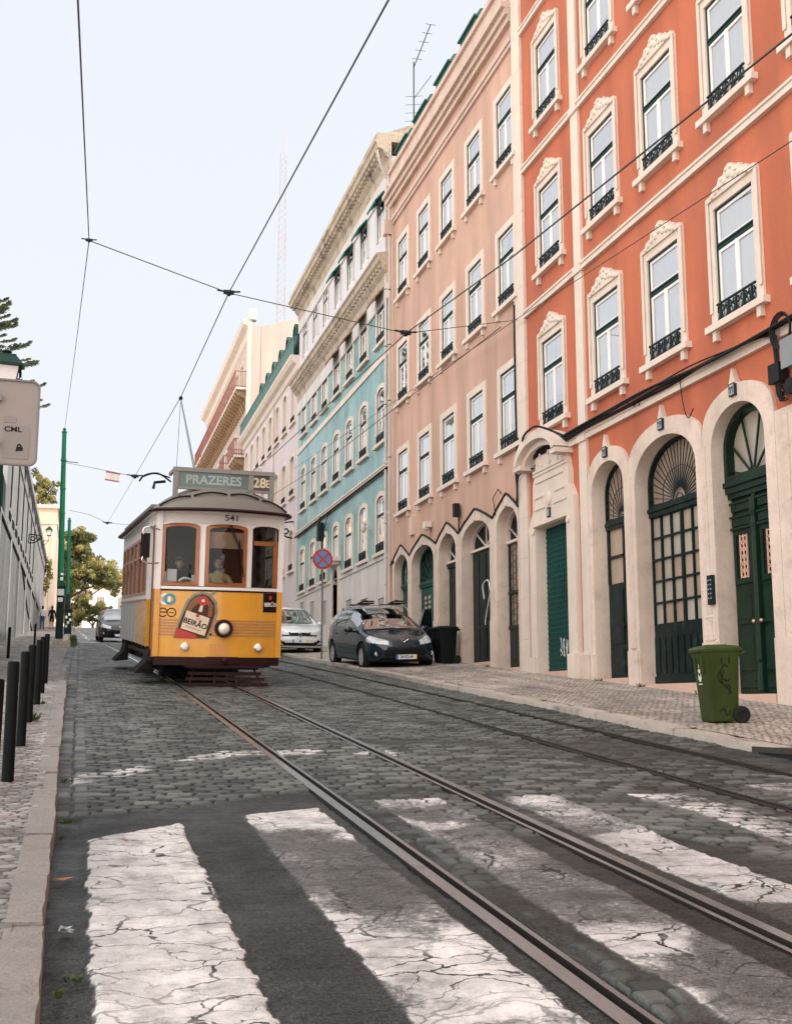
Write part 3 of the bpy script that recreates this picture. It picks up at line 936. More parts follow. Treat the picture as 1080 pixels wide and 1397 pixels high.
        if curtain:
            for kk in range(3):
                mb = MB()
                n = 40
                zlo = 0.0
                gap = (0.0, 0.14, 0.03)[kk]
                lo = (0.0, 0.0, h * 0.30)[kk]
                for a, b in ((-w / 2 + 0.03, -gap), (gap, w / 2 - 0.03)):
                    vs = []
                    for i in range(n + 1):
                        y = a + (b - a) * i / n
                        x = (0.065 if not simple else deep + 0.12) + 0.018 * math.sin(i * 1.25 + kk) + 0.01 * math.sin(i * 0.5)
                        vs += [(x, y, lo), (x, y, h - 0.01)]
                    mb.add(vs, [(2 * i, 2 * i + 2, 2 * i + 3, 2 * i + 1) for i in range(n)])
                s.curt.append(mb.mesh('curtain', curtain, 60, normals=False))
        s.rail = railing_mesh(w - 0.02, 0.30, rail).mesh('railing', IRON, 0) if rail else None
        s.awn = None
        if awning:
            mb = MB()
            a = w / 2 + 0.08
            mb.prism([(0.0, h + 0.10), (0.0, h - 0.02), (0.36, h - 0.40), (0.37, h - 0.48), (0.40, h - 0.40)], lambda o, z, y: (-o, y, z), -a, a)
            s.awn = mb.mesh('awning', awning, 0)

    def put(s, root, y, z, X=XF, label=None, awn=False, rail=True, curt=None):
        o = obj('window', s.surround, root, label, (X, y, z))
        obj(s.casing.name.split('.')[0], s.casing, o)
        if s.sash:
            obj('sash', s.sash, o)
        obj('pane', s.pane, o)
        if s.curt:
            kc = random.choice([0, 0, 0, 1, 1, 2, 2, 9]) if curt is None else curt
            if kc < 3:
                obj('curtain', s.curt[kc], o)
        if s.rail and rail:
            obj('railing', s.rail, o)
        if s.awn and awn:
            obj('awning', s.awn, o)
        return o


def wall_sheet(mb, y0, y1, z0, z1, holes, X=XF, deep=0.5, m=0, dm=1):
    """facade with recessed openings, each closed behind by a dark pocket"""
    f = Fw(X)
    mb.prism([(y0, z0), (y1, z0), (y1, z1), (y0, z1)], f, 0, -0.02, holes=holes, back=False, m=m)
    for h in holes:
        n = len(h)
        vs = [f(a, b, -0.02) for a, b in h] + [f(a, b, -deep) for a, b in h]
        mb.add(vs, [(i, (i + 1) % n, n + (i + 1) % n, n + i) for i in range(n)] + [tuple(range(n, 2 * n))], dm)


def arch_surround(mb, y0, y1, o0, o1, zb, zs, zt, zv, zp, front=0.06, back=-0.34, peak=True):
    """stone jambs and arch round a ground-floor opening: inner y0..y1, outer o0..o1, springing zs, crown zt, outer valley zv, outer peak zp"""
    c = (y0 + y1) / 2
    inner = arch(y0, y1, zs, zt, 18)
    outer = arch(o0, o1, zv, zp - (0.05 if peak else 0), 20)
    if peak:
        k = len(outer) // 2
        outer[k] = (c, zp)
    poly = [(y0, zb)] + inner + [(y1, zb), (o1, zb)] + list(reversed(outer)) + [(o0, zb)]
    mb.prism(poly, Fw(), front, back)


def panel_leaf(mb, y0, y1, z0, z1, c, cols, rows, X=XF, th=0.05, m=0):
    """a door leaf with raised and fielded panels; rows = list of (fraction start, fraction end)"""
    mb.box(X - c, X - c + th, y0, y1, z0, z1, m)
    w = (y1 - y0) / cols
    for i in range(cols):
        for a, b in rows:
            ya, yb = y0 + i * w + 0.06, y0 + (i + 1) * w - 0.06
            za, zb = z0 + (z1 - z0) * a, z0 + (z1 - z0) * b
            for k, (d, o) in enumerate(((0.0, 0.018), (0.025, 0.006), (0.055, 0.022))):
                if yb - ya > 2 * d + 0.03 and zb - za > 2 * d + 0.03:
                    if k == 1:
                        continue
                    mb.box(X - c - o, X - c + 0.002, ya + d, yb - d, za + d, zb - d, m)


def ground_z(y):
    return base_z(y) + 0.19


# ---------------------------------------------------------------- the orange house
orange = thing('orange_house', 'orange plastered town house with pale stone window surrounds and arched doorways, nearest on the right', 'building', (XF, 15, 0.0))


def house_part(mb, name, mats, root, smooth=30, label=None):
    o = mb.build(name, mats, root, smooth, label)
    o.matrix_parent_inverse = Matrix.Identity(4)
    o.location = -Vector(root.location)
    return o


WO = Win('orange_window', 1.10, 1.9, 0.0, 0.175, STONE_L, crest=True, curtain=CURT, deep=0.22)
cols = [22.10, 19.46, 17.19, 14.93, 12.62, 10.3, 8.0]
rows = [5.92, 9.46, 12.98, 16.48]
H0, H1 = 24.08, -14.0
holes = [opening(1.16, 1.98, 0, y, z - 0.02) for y in cols for z in rows]
GD = [dict(y0=21.36, y1=23.02, zb=0.5, zs=3.74, zt=3.75), dict(y0=18.90, y1=20.26, zb=0.40, zs=3.95, zt=4.54), dict(y0=16.32, y1=18.46, zb=0.3, zs=3.82, zt=4.54), dict(y0=14.36, y1=15.84, zb=0.12, zs=3.90, zt=4.54), dict(y0=11.9, y1=13.3, zb=0.0, zs=3.9, zt=4.54)]
gh = [[(g['y0'] - 0.06, -1.2), (g['y1'] + 0.06, -1.2)] + list(reversed(arch(g['y0'] - 0.06, g['y1'] + 0.06, g['zs'], g['zt'] + 0.08))) for g in GD]
mb = MB()
wall_sheet(mb, H1, H0, -1.5, 19.6, holes + gh, deep=0.62)
mb.box(XF + 0.7, XF + 11, H1, H0, -2, 19.5)
house_part(mb, 'wall', [ORANGE, DARKIN], orange, 0)
mb = MB()
mb.box(XF - 0.45, XF + 11, H1, H0 + 0.02, 19.6, 19.85); mb.box(XF - 0.3, XF, H1, H0, 19.35, 19.6); mb.box(XF - 0.12, XF, H1, H0, 18.9, 19.35)
house_part(mb, 'cornice', STONE_L, orange, 0)
mb = MB()
mb.prism([(XF - 0.4, 19.85), (XF + 5, 22.5), (XF + 11, 19.86)], lambda a, b, c: (a, c, b), H1, H0)
house_part(mb, 'roof', pm('terracotta_roof', (0.35, 0.13, 0.07), 0.9, var=0.25, scale=4), orange, 0)
for z in (5.25, 8.77, 12.28, 15.79):
    mb = MB()
    for a, b in ((H1, 20.44), (20.81, 23.55)):
        mb.box(XF - 0.075, XF + 0.01, a, b, z - 0.075, z + 0.075)
        mb.box(XF - 0.10, XF + 0.01, a, b, z + 0.030, z + 0.0755)
    house_part(mb, 'string_course', STONE_L, orange, 0)
mb = MB()
for z0, z1 in ((0.4, 5.16), (5.16, 8.68), (8.68, 12.19), (12.19, 15.70), (15.70, 18.9)):
    mb.box(XF - 0.06, XF + 0.01, 20.45, 20.80, z0 + 0.004, z1)
    mb.box(XF - 0.10, XF + 0.01, 20.43, 20.82, z1 - 0.01, z1 + 0.165) if z1 < 18 else None
house_part(mb, 'pilaster', STONE_L, orange, 0)
mb = MB()
z = 0.5
while z < 18.8:
    mb.box(XF - 0.07, XF + 0.01, 23.56, 24.07, z, z + 0.895)
    z += 0.9
house_part(mb, 'pilaster', STONE_L, orange, 0)
names = {22.10: 'above the pedimented portal', 19.46: 'second bay', 17.19: 'third bay', 14.93: 'fourth bay'}
for ci, y in enumerate(cols):
    for ri, z in enumerate(rows):
        o = WO.put(orange, y - 15, z, 0.0, curt=(0 if (ci + ri) % 3 else None))

# ground floor stonework and doors
mb = MB()
arch_surround(mb, 18.90, 20.26, 18.69, 20.44, 0.25, 3.95, 4.54, 4.22, 4.86)
arch_surround(mb, 16.32, 18.46, 16.09, 18.682, 0.05, 3.82, 4.54, 4.20, 4.88)
arch_surround(mb, 14.36, 15.84, 14.1, 16.082, -0.1, 3.90, 4.54, 4.22, 4.88)
arch_surround(mb, 11.9, 13.3, 11.6, 13.60, -0.3, 3.90, 4.54, 4.22, 4.88)
mb.box(XF - 0.055, XF + 0.01, 13.605, 14.095, -0.3, 4.15)
mb.box(XF - 0.05, XF + 0.01, 20.805, 20.985, 0.4, 1.0)
for yc, zc in ((19.58, 4.86), (17.38, 4.88), (15.1, 4.88)):
    mb.prism([(yc - 0.10, zc - 0.06), (yc + 0.10, zc - 0.06), (yc + 0.03, zc + 0.12), (yc, zc + 0.2), (yc - 0.03, zc + 0.12)], Fw(), 0.09, 0.0)
house_part(mb, 'arcade_stonework', STONE, orange, 30)
for a, b in ((20.28, 20.43), (20.5, 21.26), (18.49, 18.87), (15.87, 16.29), (13.34, 14.33)):
    mb = MB(); mb.box(XF - 0.095, XF + 0.05, a, b, ground_z(a) - 0.35, 0.94 + random.uniform(-0.03, 0.03))
    house_part(mb, 'plinth', STONE, orange, 0)
for y, z0 in ((18.68, 0.95), (16.08, 0.95), (13.85, 0.95)):
    mb = MB(); mb.box(XF - 0.075, XF + 0.01, y - 0.08, y + 0.08, z0, 4.05); mb.box(XF - 0.085, XF + 0.01, y - 0.11, y + 0.11, z0 + 0.02, z0 + 0.1)
    house_part(mb, 'jamb_strip', STONE, orange, 0)

PLATE = pm('enamel_number_plate', (0.33, 0.35, 0.37), 0.5, var=0.3, scale=30)
BLUEE = pm('blue_enamel', (0.02, 0.028, 0.045), 0.5, var=0.2)
for yc, zc in ((19.58, 4.72), (17.38, 4.74), (15.1, 4.74)):
    mb = MB()
    mb.box(XF - 0.10, XF - 0.06, yc - 0.085, yc + 0.085, zc - 0.10, zc + 0.10, 0)
    mb.box(XF - 0.104, XF - 0.10, yc - 0.06, yc + 0.06, zc - 0.08, zc + 0.08, 1)
    for s in (-1, 1):
        mb.tube([(XF - 0.106, yc + s * 0.03 + 0.02 * math.cos(t), zc + 0.05 * math.sin(t)) for t in np.linspace(0, 5.4, 9)], 0.006, 4, m=0)
    house_part(mb, 'number_plate', [BLUEE, PLATE], orange, 0)


def leaf_root(name, mb, mats, label=None, root=None):
    return house_part(mb, name, mats, root or orange, 0, label)


def sub(mb, name, mats, par, smooth=0, label=None):
    """a sub-part, built in world coordinates under a part that itself has the house's offset"""
    return mb.build(name, mats, par, smooth, label)


def fan(mb, y0, y1, zc, zs, zt, c, n=9, r0=0.12, bar=0.016, X=XF, rings=(1.0,)):
    """radial bars of a fanlight from a hub at the transom to the arch"""
    yc, a = (y0 + y1) / 2, (y1 - y0) / 2

    def edge(t):
        d = Vector((math.cos(t), math.sin(t)))
        k = 0.01
        while k < 3:
            y, z = d.x * k, d.y * k
            if abs(y) > a - 0.03:
                break
            if zc + z > zs and ((y / a) ** 2 + ((zc + z - zs) / (zt - zs)) ** 2) > 0.93:
                break
            k += 0.01
        return k
    for i in range(n):
        t = PI * (i + 0.5) / n
        k = edge(t)
        mb.tube([(X - c, yc + math.cos(t) * r0, zc + math.sin(t) * r0), (X - c, yc + math.cos(t) * k, zc + math.sin(t) * k)], bar, 4)
    for rr in (r0, r0 * 0.55):
        mb.tube([(X - c, yc + math.cos(t) * rr, zc + math.sin(t) * rr) for t in np.linspace(0, PI, 12)], bar, 4)
    if 2 in rings:
        mb.tube([(X - c, yc + math.cos(t) * edge(t) * 0.55, zc + math.sin(t) * edge(t) * 0.55) for t in np.linspace(0.02, PI - 0.02, 16)], bar * 0.8, 4)


def arch_fill(mb, y0, y1, zb, zs, zt, c, th=0.02, X=XF, m=0):
    mb.prism([(y0, zb), (y1, zb)] + list(reversed(arch(y0, y1, zs, zt, 16))), Fw(X), c, c - th, m=m)


def arch_ring(mb, y0, y1, zb, zs, zt, c0, c1, t, X=XF, m=0):
    o = [(y0, zb), (y1, zb)] + list(reversed(arch(y0, y1, zs, zt, 16)))
    i = [(y0 + t, zb + t), (y1 - t, zb + t)] + list(reversed(arch(y0 + t, y1 - t, zs, zt - t, 16)))
    mb.prism(o, Fw(X), c0, c1, holes=[i], m=m)


THR = pm('worn_pink_stone_step', (0.55, 0.36, 0.29), 0.8, var=0.2, scale=3, bump=0.3)
for g in GD:
    mb = MB(); mb.box(XF - 0.09, XF + 0.4, g['y0'] + 0.004, g['y1'] - 0.004, ground_z(g['y1']) - 0.5, {21.36: 0.66, 18.90: 0.46, 16.32: 0.33, 14.36: 0.14}.get(g['y0'], 0.05))
    house_part(mb, 'threshold', THR, orange, 0)
# -- small door beside the garage
mb = MB()
y0, y1 = 18.90, 20.26
mb.box(XF + 0.22, XF + 0.30, y0, y1, 3.30, 3.44)
mb.box(XF + 0.20, XF + 0.22, y0, y1, 3.37, 3.44)
panel_leaf(mb, y0, (y0 + y1) / 2 - 0.004, 0.47, 2.25, -0.25, 1, [(0.04, 0.30), (0.36, 0.94)])
panel_leaf(mb, (y0 + y1) / 2 + 0.004, y1, 0.47, 2.25, -0.25, 1, [(0.04, 0.30), (0.36, 0.94)])
for y in (y0 + 0.03, (y0 + y1) / 2, y1 - 0.03):
    mb.box(XF + 0.24, XF + 0.30, y - 0.03, y + 0.03, 2.25, 3.30)
mb.box(XF + 0.24, XF + 0.30, y0, y1, 2.74, 2.79)
arch_ring(mb, y0, y1, 3.44, 3.95, 4.54, -0.22, -0.30, 0.05)
d1 = leaf_root('door', mb, DGREEN, 'narrow dark green door with brown glazed top under a sunray fanlight')
mb = MB(); mb.box(XF + 0.285, XF + 0.29, y0 + 0.03, y1 - 0.03, 2.26, 3.3); arch_fill(mb, y0 + 0.03, y1 - 0.03, 3.45, 3.95, 4.51, -0.285, 0.006)
sub(mb, 'pane', DUSTY, d1)
mb = MB(); fan(mb, y0, y1, 3.46, 3.95, 4.54, -0.24, 17, 0.14, 0.009, rings=(2,)); sub(mb, 'fanlight_grille', IRON, d1)
mb = MB(); mb.tube([(XF + 0.20, 19.58, 1.25), (XF + 0.20, 19.58, 1.45)], 0.012, 6); mb.box(XF + 0.2, XF + 0.25, 19.55, 19.75, 1.42, 1.47); sub(mb, 'handle', RUST, d1)
# -- garage door
y0, y1 = 16.32, 18.46
mb = MB()
mb.box(XF + 0.20, XF + 0.32, y0, y1, 3.27, 3.42); mb.box(XF + 0.17, XF + 0.2, y0, y1, 3.36, 3.425)
mb.box(XF + 0.24, XF + 0.32, y0, y1, 1.24, 1.36)
mb.box(XF + 0.24, XF + 0.30, y0, y1, 0.34, 1.24)
nb = 10
for i in range(nb):
    w = (y1 - y0) / nb
    mb.box(XF + 0.222, XF + 0.241, y0 + i * w + 0.035, y0 + (i + 1) * w - 0.02, 0.52, 1.14)
mb.box(XF + 0.21, XF + 0.241, y0, y1, 0.345, 0.46)
nc, nr = 6, 5
for i in range(nc + 1):
    y = y0 + (y1 - y0) * i / nc
    b = 0.035 if i in (0, nc, nc // 2) else 0.018
    mb.box(XF + 0.235, XF + 0.30, max(y0, y - b), min(y1, y + b), 1.36, 3.27)
for k in range(nr + 1):
    z = 1.36 + (3.27 - 1.36) * k / nr
    mb.box(XF + 0.238, XF + 0.30, y0, y1, max(1.361, z - 0.018), min(3.269, z + 0.018))
arch_ring(mb, y0, y1, 3.42, 3.82, 4.54, -0.2, -0.3, 0.055)
gd = leaf_root('garage_door', mb, DGREEN, 'wide dark green garage door with thirty brown panes under a fanlight')
for k in range(nr):
    for i in range(nc):
        w, h = (y1 - y0) / nc, (3.27 - 1.36) / nr
        mb = MB(); t = random.uniform(-0.004, 0.004)
        ya, za = y0 + i * w, 1.36 + k * h
        mb.add([(XF + 0.275 + t, ya + 0.01, za + 0.01), (XF + 0.275 - t, ya + w - 0.01, za + 0.01), (XF + 0.275 - t, ya + w - 0.01, za + h - 0.01), (XF + 0.275 + t, ya + 0.01, za + h - 0.01)], [(0, 1, 2, 3)])
        sub(mb, 'pane', DUSTY if random.random() < 0.45 else DUSTY2, gd)
mb = MB(); arch_fill(mb, y0 + 0.03, y1 - 0.03, 3.43, 3.82, 4.51, -0.285, 0.006); sub(mb, 'fanlight', DUSTY, gd)
mb = MB(); fan(mb, y0, y1, 3.44, 3.82, 4.54, -0.23, 25, 0.22, 0.010, rings=(2,)); sub(mb, 'fanlight_grille', IRON, gd)
# -- grand door at the right
y0, y1 = 14.48, 15.84
mb = MB()
mb.box(XF + 0.12, XF + 0.34, y0, y1, 3.34, 3.42); mb.box(XF + 0.16, XF + 0.34, y0, y1, 3.24, 3.34); mb.box(XF + 0.2, XF + 0.34, y0, y1, 3.16, 3.24)
ym = (y0 + y1) / 2
for a, b in ((y0, ym - 0.05), (ym + 0.05, y1)):
    mb.box(XF + 0.27, XF + 0.33, a, b, 0.16, 3.16)
    for za, zb_ in ((2.95, 3.1), (2.72, 2.88)):
        mb.box(XF + 0.225, XF + 0.27, a + 0.05, b - 0.04, za, zb_); mb.box(XF + 0.20, XF + 0.225, a + 0.03, b - 0.02, zb_ - 0.03, zb_)
    for za, zb_, dp in ((0.24, 0.42, 0), (0.5, 1.12, 0), (1.2, 1.72, 1)):
        for q, (d, o) in enumerate(((0, 0.03), (0.05, 0.012), (0.09, 0.035))):
            mb.box(XF + 0.27 - o, XF + 0.27, a + 0.07 + d, b - 0.06 - d, za + d * 0.8, zb_ - d * 0.8) if q != 1 else None
    mb.prism([(a + 0.06, 1.82), (b - 0.05, 1.82), (b - 0.05, 2.66), (a + 0.06, 2.66)], Fw(), -0.235, -0.272, holes=[[(a + 0.13, 1.9), (b - 0.12, 1.9), (b - 0.12, 2.58), (a + 0.13, 2.58)]])
    mb.box(XF + 0.2, XF + 0.27, a + 0.04, b - 0.03, 2.66, 2.70)
mb.box(XF + 0.21, XF + 0.33, ym - 0.05, ym + 0.05, 0.16, 3.16)
mb.lathe([(0.06, 0.2), (0.05, 0.5), (0.035, 0.6), (0.05, 0.65), (0.045, 2.6), (0.06, 2.7), (0.04, 2.8), (0.06, 2.9), (0.06, 3.1)], 10, (XF + 0.21, ym, 0))
arch_ring(mb, y0, y1, 3.42, 3.90, 4.54, -0.16, -0.34, 0.09)
gr = leaf_root('door', mb, OGREEN, 'tall carved green double door with pink iron grilles and a glazed fanlight')
mb = MB(); arch_fill(mb, y0 + 0.06, y1 - 0.06, 3.43, 3.90, 4.48, -0.30, 0.006); sub(mb, 'fanlight', DUSTY2, gr)
mb = MB(); fan(mb, y0 + 0.05, y1 - 0.05, 3.44, 3.90, 4.50, -0.25, 6, 0.13, 0.020); sub(mb, 'fanlight_bars', OGREEN, gr)
for a, b in ((y0, ym - 0.05), (ym + 0.05, y1)):
    mb = MB(); yc = (a + b) / 2 + 0.005
    for k in range(6):
        zc = 1.96 + k * 0.11
        for s in (-1, 1):
            mb.tube([(XF + 0.25, yc + s * (0.045 + 0.04 * math.cos(t)), zc + 0.05 * math.sin(t)) for t in np.linspace(0, 2 * PI, 9)[:-1]], 0.011, 4, closed=True)
    for s in (-1, 0, 1):
        mb.box(XF + 0.24, XF + 0.26, yc + s * 0.095 - 0.009, yc + s * 0.095 + 0.009, 1.9, 2.58)
    sub(mb, 'grille', PINKWD, gr)
    mb = MB(); mb.box(XF + 0.264, XF + 0.268, a + 0.13, b - 0.12, 1.9, 2.58); sub(mb, 'pane', DARKIN, gr)
for s in (-1, 1):
    mb = MB(); mb.ball((XF + 0.19, ym + s * 0.10, 1.22), 0.035, 10, 7); mb.tube([(XF + 0.27, ym + s * 0.10, 1.22), (XF + 0.2, ym + s * 0.10, 1.22)], 0.015, 8)
    sub(mb, 'knob', pm('aged_brass', (0.45, 0.33, 0.2), 0.35, metal=0.9), gr)
mb = MB(); mb.box(XF + 0.25, XF + 0.33, 11.9, 13.3, 0.0, 3.4); arch_fill(mb, 11.9, 13.3, 3.4, 3.9, 4.54, -0.25, 0.05); leaf_root('door', mb, DGREEN)
# intercom and meter flap on the pier
mb = MB(); mb.box(XF - 0.11, XF - 0.06, 15.89, 16.05, 1.52, 1.98)
oo = leaf_root('intercom', mb, IRON)
mb = MB()
for k in range(5):
    for q in (0, 1):
        mb.lathe([(0.012, 0), (0.012, 0.01)], 8, (XF - 0.11, 15.935 + q * 0.07, 1.62 + k * 0.07), Matrix.Rotation(-PI / 2, 4, 'Y'))
sub(mb, 'button', PLATE, oo)
mb = MB(); mb.prism([(15.93, 0.98), (16.23, 0.98), (16.23, 1.36), (15.93, 1.36)], Fw(), 0.08, 0.05, holes=[[(15.96, 1.01), (16.20, 1.01), (16.20, 1.33), (15.96, 1.33)]]); mb.box(XF - 0.066, XF - 0.05, 15.96, 16.20, 1.01, 1.33)
leaf_root('meter_flap', mb, STONE_L)
# the broken end of a drainpipe at the right
mb = MB(); mb.tube([(XF - 0.13, 13.66, 0.62), (XF - 0.13, 13.66, 0.9), (XF - 0.13, 13.66, 1.02)], [0.06, 0.055, 0.05], 12); mb.lathe([(0.075, 0.60), (0.085, 0.66), (0.075, 0.72)], 12, (XF - 0.13, 13.66, 0)); mb.lathe([(0.08, 0.92), (0.085, 0.97), (0.08, 1.02)], 12, (XF - 0.13, 13.66, 0))
leaf_root('drainpipe', mb, pm('rusty_iron_pipe', (0.10, 0.055, 0.04), 0.8, var=0.5, scale=9, bump=0.4))

# -- baroque portal with a curved pediment
PY0, PY1, PZ = 21.36, 23.02, 3.74
yc = 22.32
mb = MB()
f = Fw()
body = [(PY0 - 0.0, 0.45), (PY0 - 0.0, PZ), (PY1, PZ), (PY1, 0.45), (23.35, 0.45), (23.35, 3.55), (23.42, 3.75), (23.26, 3.95), (23.12, 4.1), (23.1, 4.7), (22.95, 4.95), (22.88, 5.3), (21.36, 5.3), (21.3, 4.95), (21.2, 4.7), (21.2, 4.42), (21.0, 4.15), (20.96, 3.75), (20.96, 0.45)]
mb.prism(body, f, 0.12, -0.25)
mb.box(XF - 0.16, XF, 21.28, 23.02, 4.93, 4.985); mb.box(XF - 0.14, XF, 21.26, 23.05, 4.86, 4.93)
mb.box(XF - 0.145, XF - 0.12, 21.45, 22.9, 4.70, 4.74)
for a, b in ((21.3, 21.95), (22.42, 23.02)):
    mb.prism([(a, 4.12), (b, 4.12), (b, 4.42), (a, 4.42)], f, 0.14, 0.11, holes=[[(a + 0.06, 4.17), (b - 0.06, 4.17), (b - 0.06, 4.37), (a + 0.06, 4.37)]])
mb.box(XF - 0.17, XF, 21.3, 23.06, 3.76, 3.84)
for y in (21.25, 23.1):
    mb.tube([(XF - 0.14, y, 3.70), (XF + 0.05, y, 3.66)], 0.085, 10)
# curved hood
hood = []
for i in range(21):
    t = PI * (0.04 + 0.92 * i / 20)
    hood.append((22.36 - 1.15 * math.cos(t), 5.12 + 0.62 * math.sin(t)))
inn = []
for i in range(21):
    t = PI * (0.04 + 0.92 * (20 - i) / 20)
    inn.append((22.36 - 1.0 * math.cos(t), 5.10 + 0.45 * math.sin(t)))
mb.prism(hood + inn, f, 0.42, 0.0)
hood2 = [(22.36 + (y - 22.36) * 0.9, 5.08 + (z - 5.08) * 0.86) for y, z in hood]
inn2 = [(22.36 + (y - 22.36) * 0.86, 5.06 + (z - 5.06) * 0.72) for y, z in inn]
mb.prism(hood2 + inn2, f, 0.28, 0.0)
for a, b in ((21.2, 21.5), (23.2, 23.55)):
    mb.box(XF - 0.40, XF, a, b, 5.06, 5.16)
mb.prism([(21.55, 5.3), (23.1, 5.3), (22.85, 5.55), (22.36, 5.62), (21.85, 5.55)], f, 0.05, 0)
for y in (21.75, 22.15, 22.6):
    mb.tube(bez([(XF - 0.13, y, 5.32), (XF - 0.13, y + 0.06, 5.2), (XF - 0.13, y - 0.04, 5.08), (XF - 0.13, y, 5.0)], 5), 0.035, 6)
mb.ball((XF - 0.13, 22.2, 4.28), (0.05, 0.11, 0.16), 12, 8)
mb.box(XF - 0.18, XF, 20.92, 21.34, 0.45, 0.98); mb.box(XF - 0.18, XF, 23.04, 23.42, 0.45, 0.98)
house_part(mb, 'portal', STONE_L, orange, 30)
mb = MB(); mb.box(XF - 0.155, XF - 0.125, 22.13, 22.28, 3.87, 4.08, 0); mb.box(XF - 0.158, XF - 0.155, 22.16, 22.25, 3.9, 4.05, 1); leaf_root('number_plate', mb, [BLUEE, PLATE])
# grid shutter door of the portal
mb = MB(); mb.box(XF + 0.14, XF + 0.18, PY0, PY1, 0.66, PZ)
for k in range(28):
    z = 0.70 + k * 0.109
    mb.box(XF + 0.125, XF + 0.14, PY0, PY1, z, z + 0.028)
for i in range(14):
    y = PY0 + 0.05 + i * 0.118
    mb.box(XF + 0.13, XF + 0.142, y, y + 0.022, 0.66, PZ)
dm = leaf_root('door', mb, pm('teal_grid_shutter', (0.006, 0.062, 0.055), 0.4, var=0.45, scale=1.2, fine=0.2, stain=0.3), 'dark teal grid shutter door with white scribbles at its foot')
WGR = pm('white_spray_paint', (0.62, 0.64, 0.62), 0.6, var=0.2, scale=10)


def scribble(mb, Y, Z, X, sz, seed, n=3, r=0.008):
    q = random.Random(seed)
    for k in range(n):
        pts = []
        for i in range(9):
            pts.append((X, Y - sz * 0.5 + sz * (k + 0.2 + 0.75 * q.random()) / n, Z + sz * (q.random() - 0.5)))
        mb.tube(bez(pts, 6), r, 4)


mb = MB(); scribble(mb, 22.15, 1.15, XF + 0.122, 0.42, 3, 3); scribble(mb, 21.7, 1.1, XF + 0.122, 0.38, 8, 3); sub(mb, 'graffiti', WGR, dm)

# cables along the first string course, and the tangle of boxes at the right
mb = MB()
q = random.Random(4)
for k in range(7):
    pts = []
    y = 23.2
    while y > 7.5:
        pts.append((XF - 0.11 - 0.03 * q.random() - 0.012 * k, y, 5.30 + 0.05 * q.random() - 0.03 * k * (y < 16) * 0.5 + 0.012 * k))
        y -= 1.1 + q.random()
    pts.append((XF - 0.12, 7.0, 5.3))
    mb.tube(bez(pts, 6), 0.013 + 0.012 * (k % 3 == 0), 6)
for yy, zz, r in ((18.35, 5.28, 0.14), (18.15, 5.24, 0.11)):
    mb.tube([(XF - 0.13, yy + r * math.cos(t), zz + 0.02 + r * 1.1 * math.sin(t)) for t in np.linspace(0.1, PI * 1.1, 14)], 0.010, 5)
mb.tube(bez([(XF - 0.12, 16.6, 5.3), (XF - 0.1, 16.55, 4.85), (XF - 0.1, 16.42, 4.62), (XF - 0.12, 16.2, 4.72)], 8), 0.009, 5)
for k in range(9):
    y = 13.75 + 0.12 * q.random()
    mb.tube(bez([(XF - 0.12, 14.4 + 0.2 * q.random(), 5.33), (XF - 0.15, y + 0.1, 5.22), (XF - 0.16, y, 4.95 + 0.1 * q.random()), (XF - 0.14, y - 0.1 + 0.2 * q.random(), 4.6 - 0.4 * q.random()), (XF - 0.1, y - 0.1, 4.2 + 0.2 * q.random())], 6), 0.012, 5)
for k in range(3):
    mb.tube([(XF - 0.17 - 0.02 * k, 13.62 + (0.20 + 0.02 * k) * math.cos(t), 5.2 + (0.22 + 0.02 * k) * math.sin(t)) for t in np.linspace(0, 2 * PI, 18)[:-1]], 0.014, 5, closed=True)
mb.tube(bez([(XF - 0.1, 23.2, 5.36), (XF - 0.42, 22.9, 5.66), (XF - 0.44, 22.36, 5.80), (XF - 0.42, 21.8, 5.70), (XF - 0.1, 21.1, 5.32)], 8), 0.025, 6)
mb.tube(bez([(XF - 0.1, 23.1, 5.1), (XF - 0.12, 23.8, 5.12), (XF - 0.12, 24.0, 4.95), (XF - 0.12, 24.02, 4.5)], 8), 0.022, 6)
oc = leaf_root('cable_bundle', mb, CABLE)
mb = MB(); mb.box(XF - 0.26, XF - 0.04, 13.22, 13.52, 4.62, 5.0); mb.box(XF - 0.28, XF - 0.26, 13.20, 13.54, 4.6, 5.02)
leaf_root('junction_box', mb, pm('grey_junction_box', (0.2, 0.21, 0.22), 0.5, var=0.2))
mb = MB(); mb.box(XF - 0.2, XF - 0.05, 13.72, 13.98, 4.5, 4.78); leaf_root('junction_box', mb, CABLE)
mb = MB(); mb.lathe([(0.03, 0), (0.12, 0.01), (0.12, 0.09), (0.03, 0.1)], 16, (XF - 0.2, 13.5, 4.36), Matrix.Rotation(PI / 2, 4, 'Y')); leaf_root('cable_reel', mb, CABLE)

# ---------------------------------------------------------------- the salmon house
pink = thing('salmon_house', 'salmon pink plastered house with plain stone window frames above five arched doorways', 'building', (XF, 30, 0))
PYs = [24.74, 27.02, 29.34, 31.63, 33.95]
prow = [(5.92, 1.9), (9.47, 1.83), (13.0, 1.87)]
WP = {h: Win('salmon_window', 1.04, h, 0, 0.19, STONE_L, curtain=CURT, deep=0.2) for h in (1.9, 1.83, 1.87)}
PD = [(33.3, 34.92, 33.13, 35.1), (30.68, 32.9, 30.44, 33.1), (28.7, 30.2, 28.45, 30.42), (26.08, 28.2, 25.84, 28.42), (24.22, 25.6, 24.12, 25.82)]
holes = [opening(1.12, h + 0.08, 0, y, z - 0.02) for y in PYs for z, h in prow]
gh = [[(a - 0.06, 0.2), (b + 0.06, 0.2)] + list(reversed(arch(a - 0.06, b + 0.06, 4.0, 4.6))) for a, b, c, d in PD]
mb = MB()
wall_sheet(mb, 24.10, 35.55, -0.5, 17.2, holes + gh, deep=0.6)
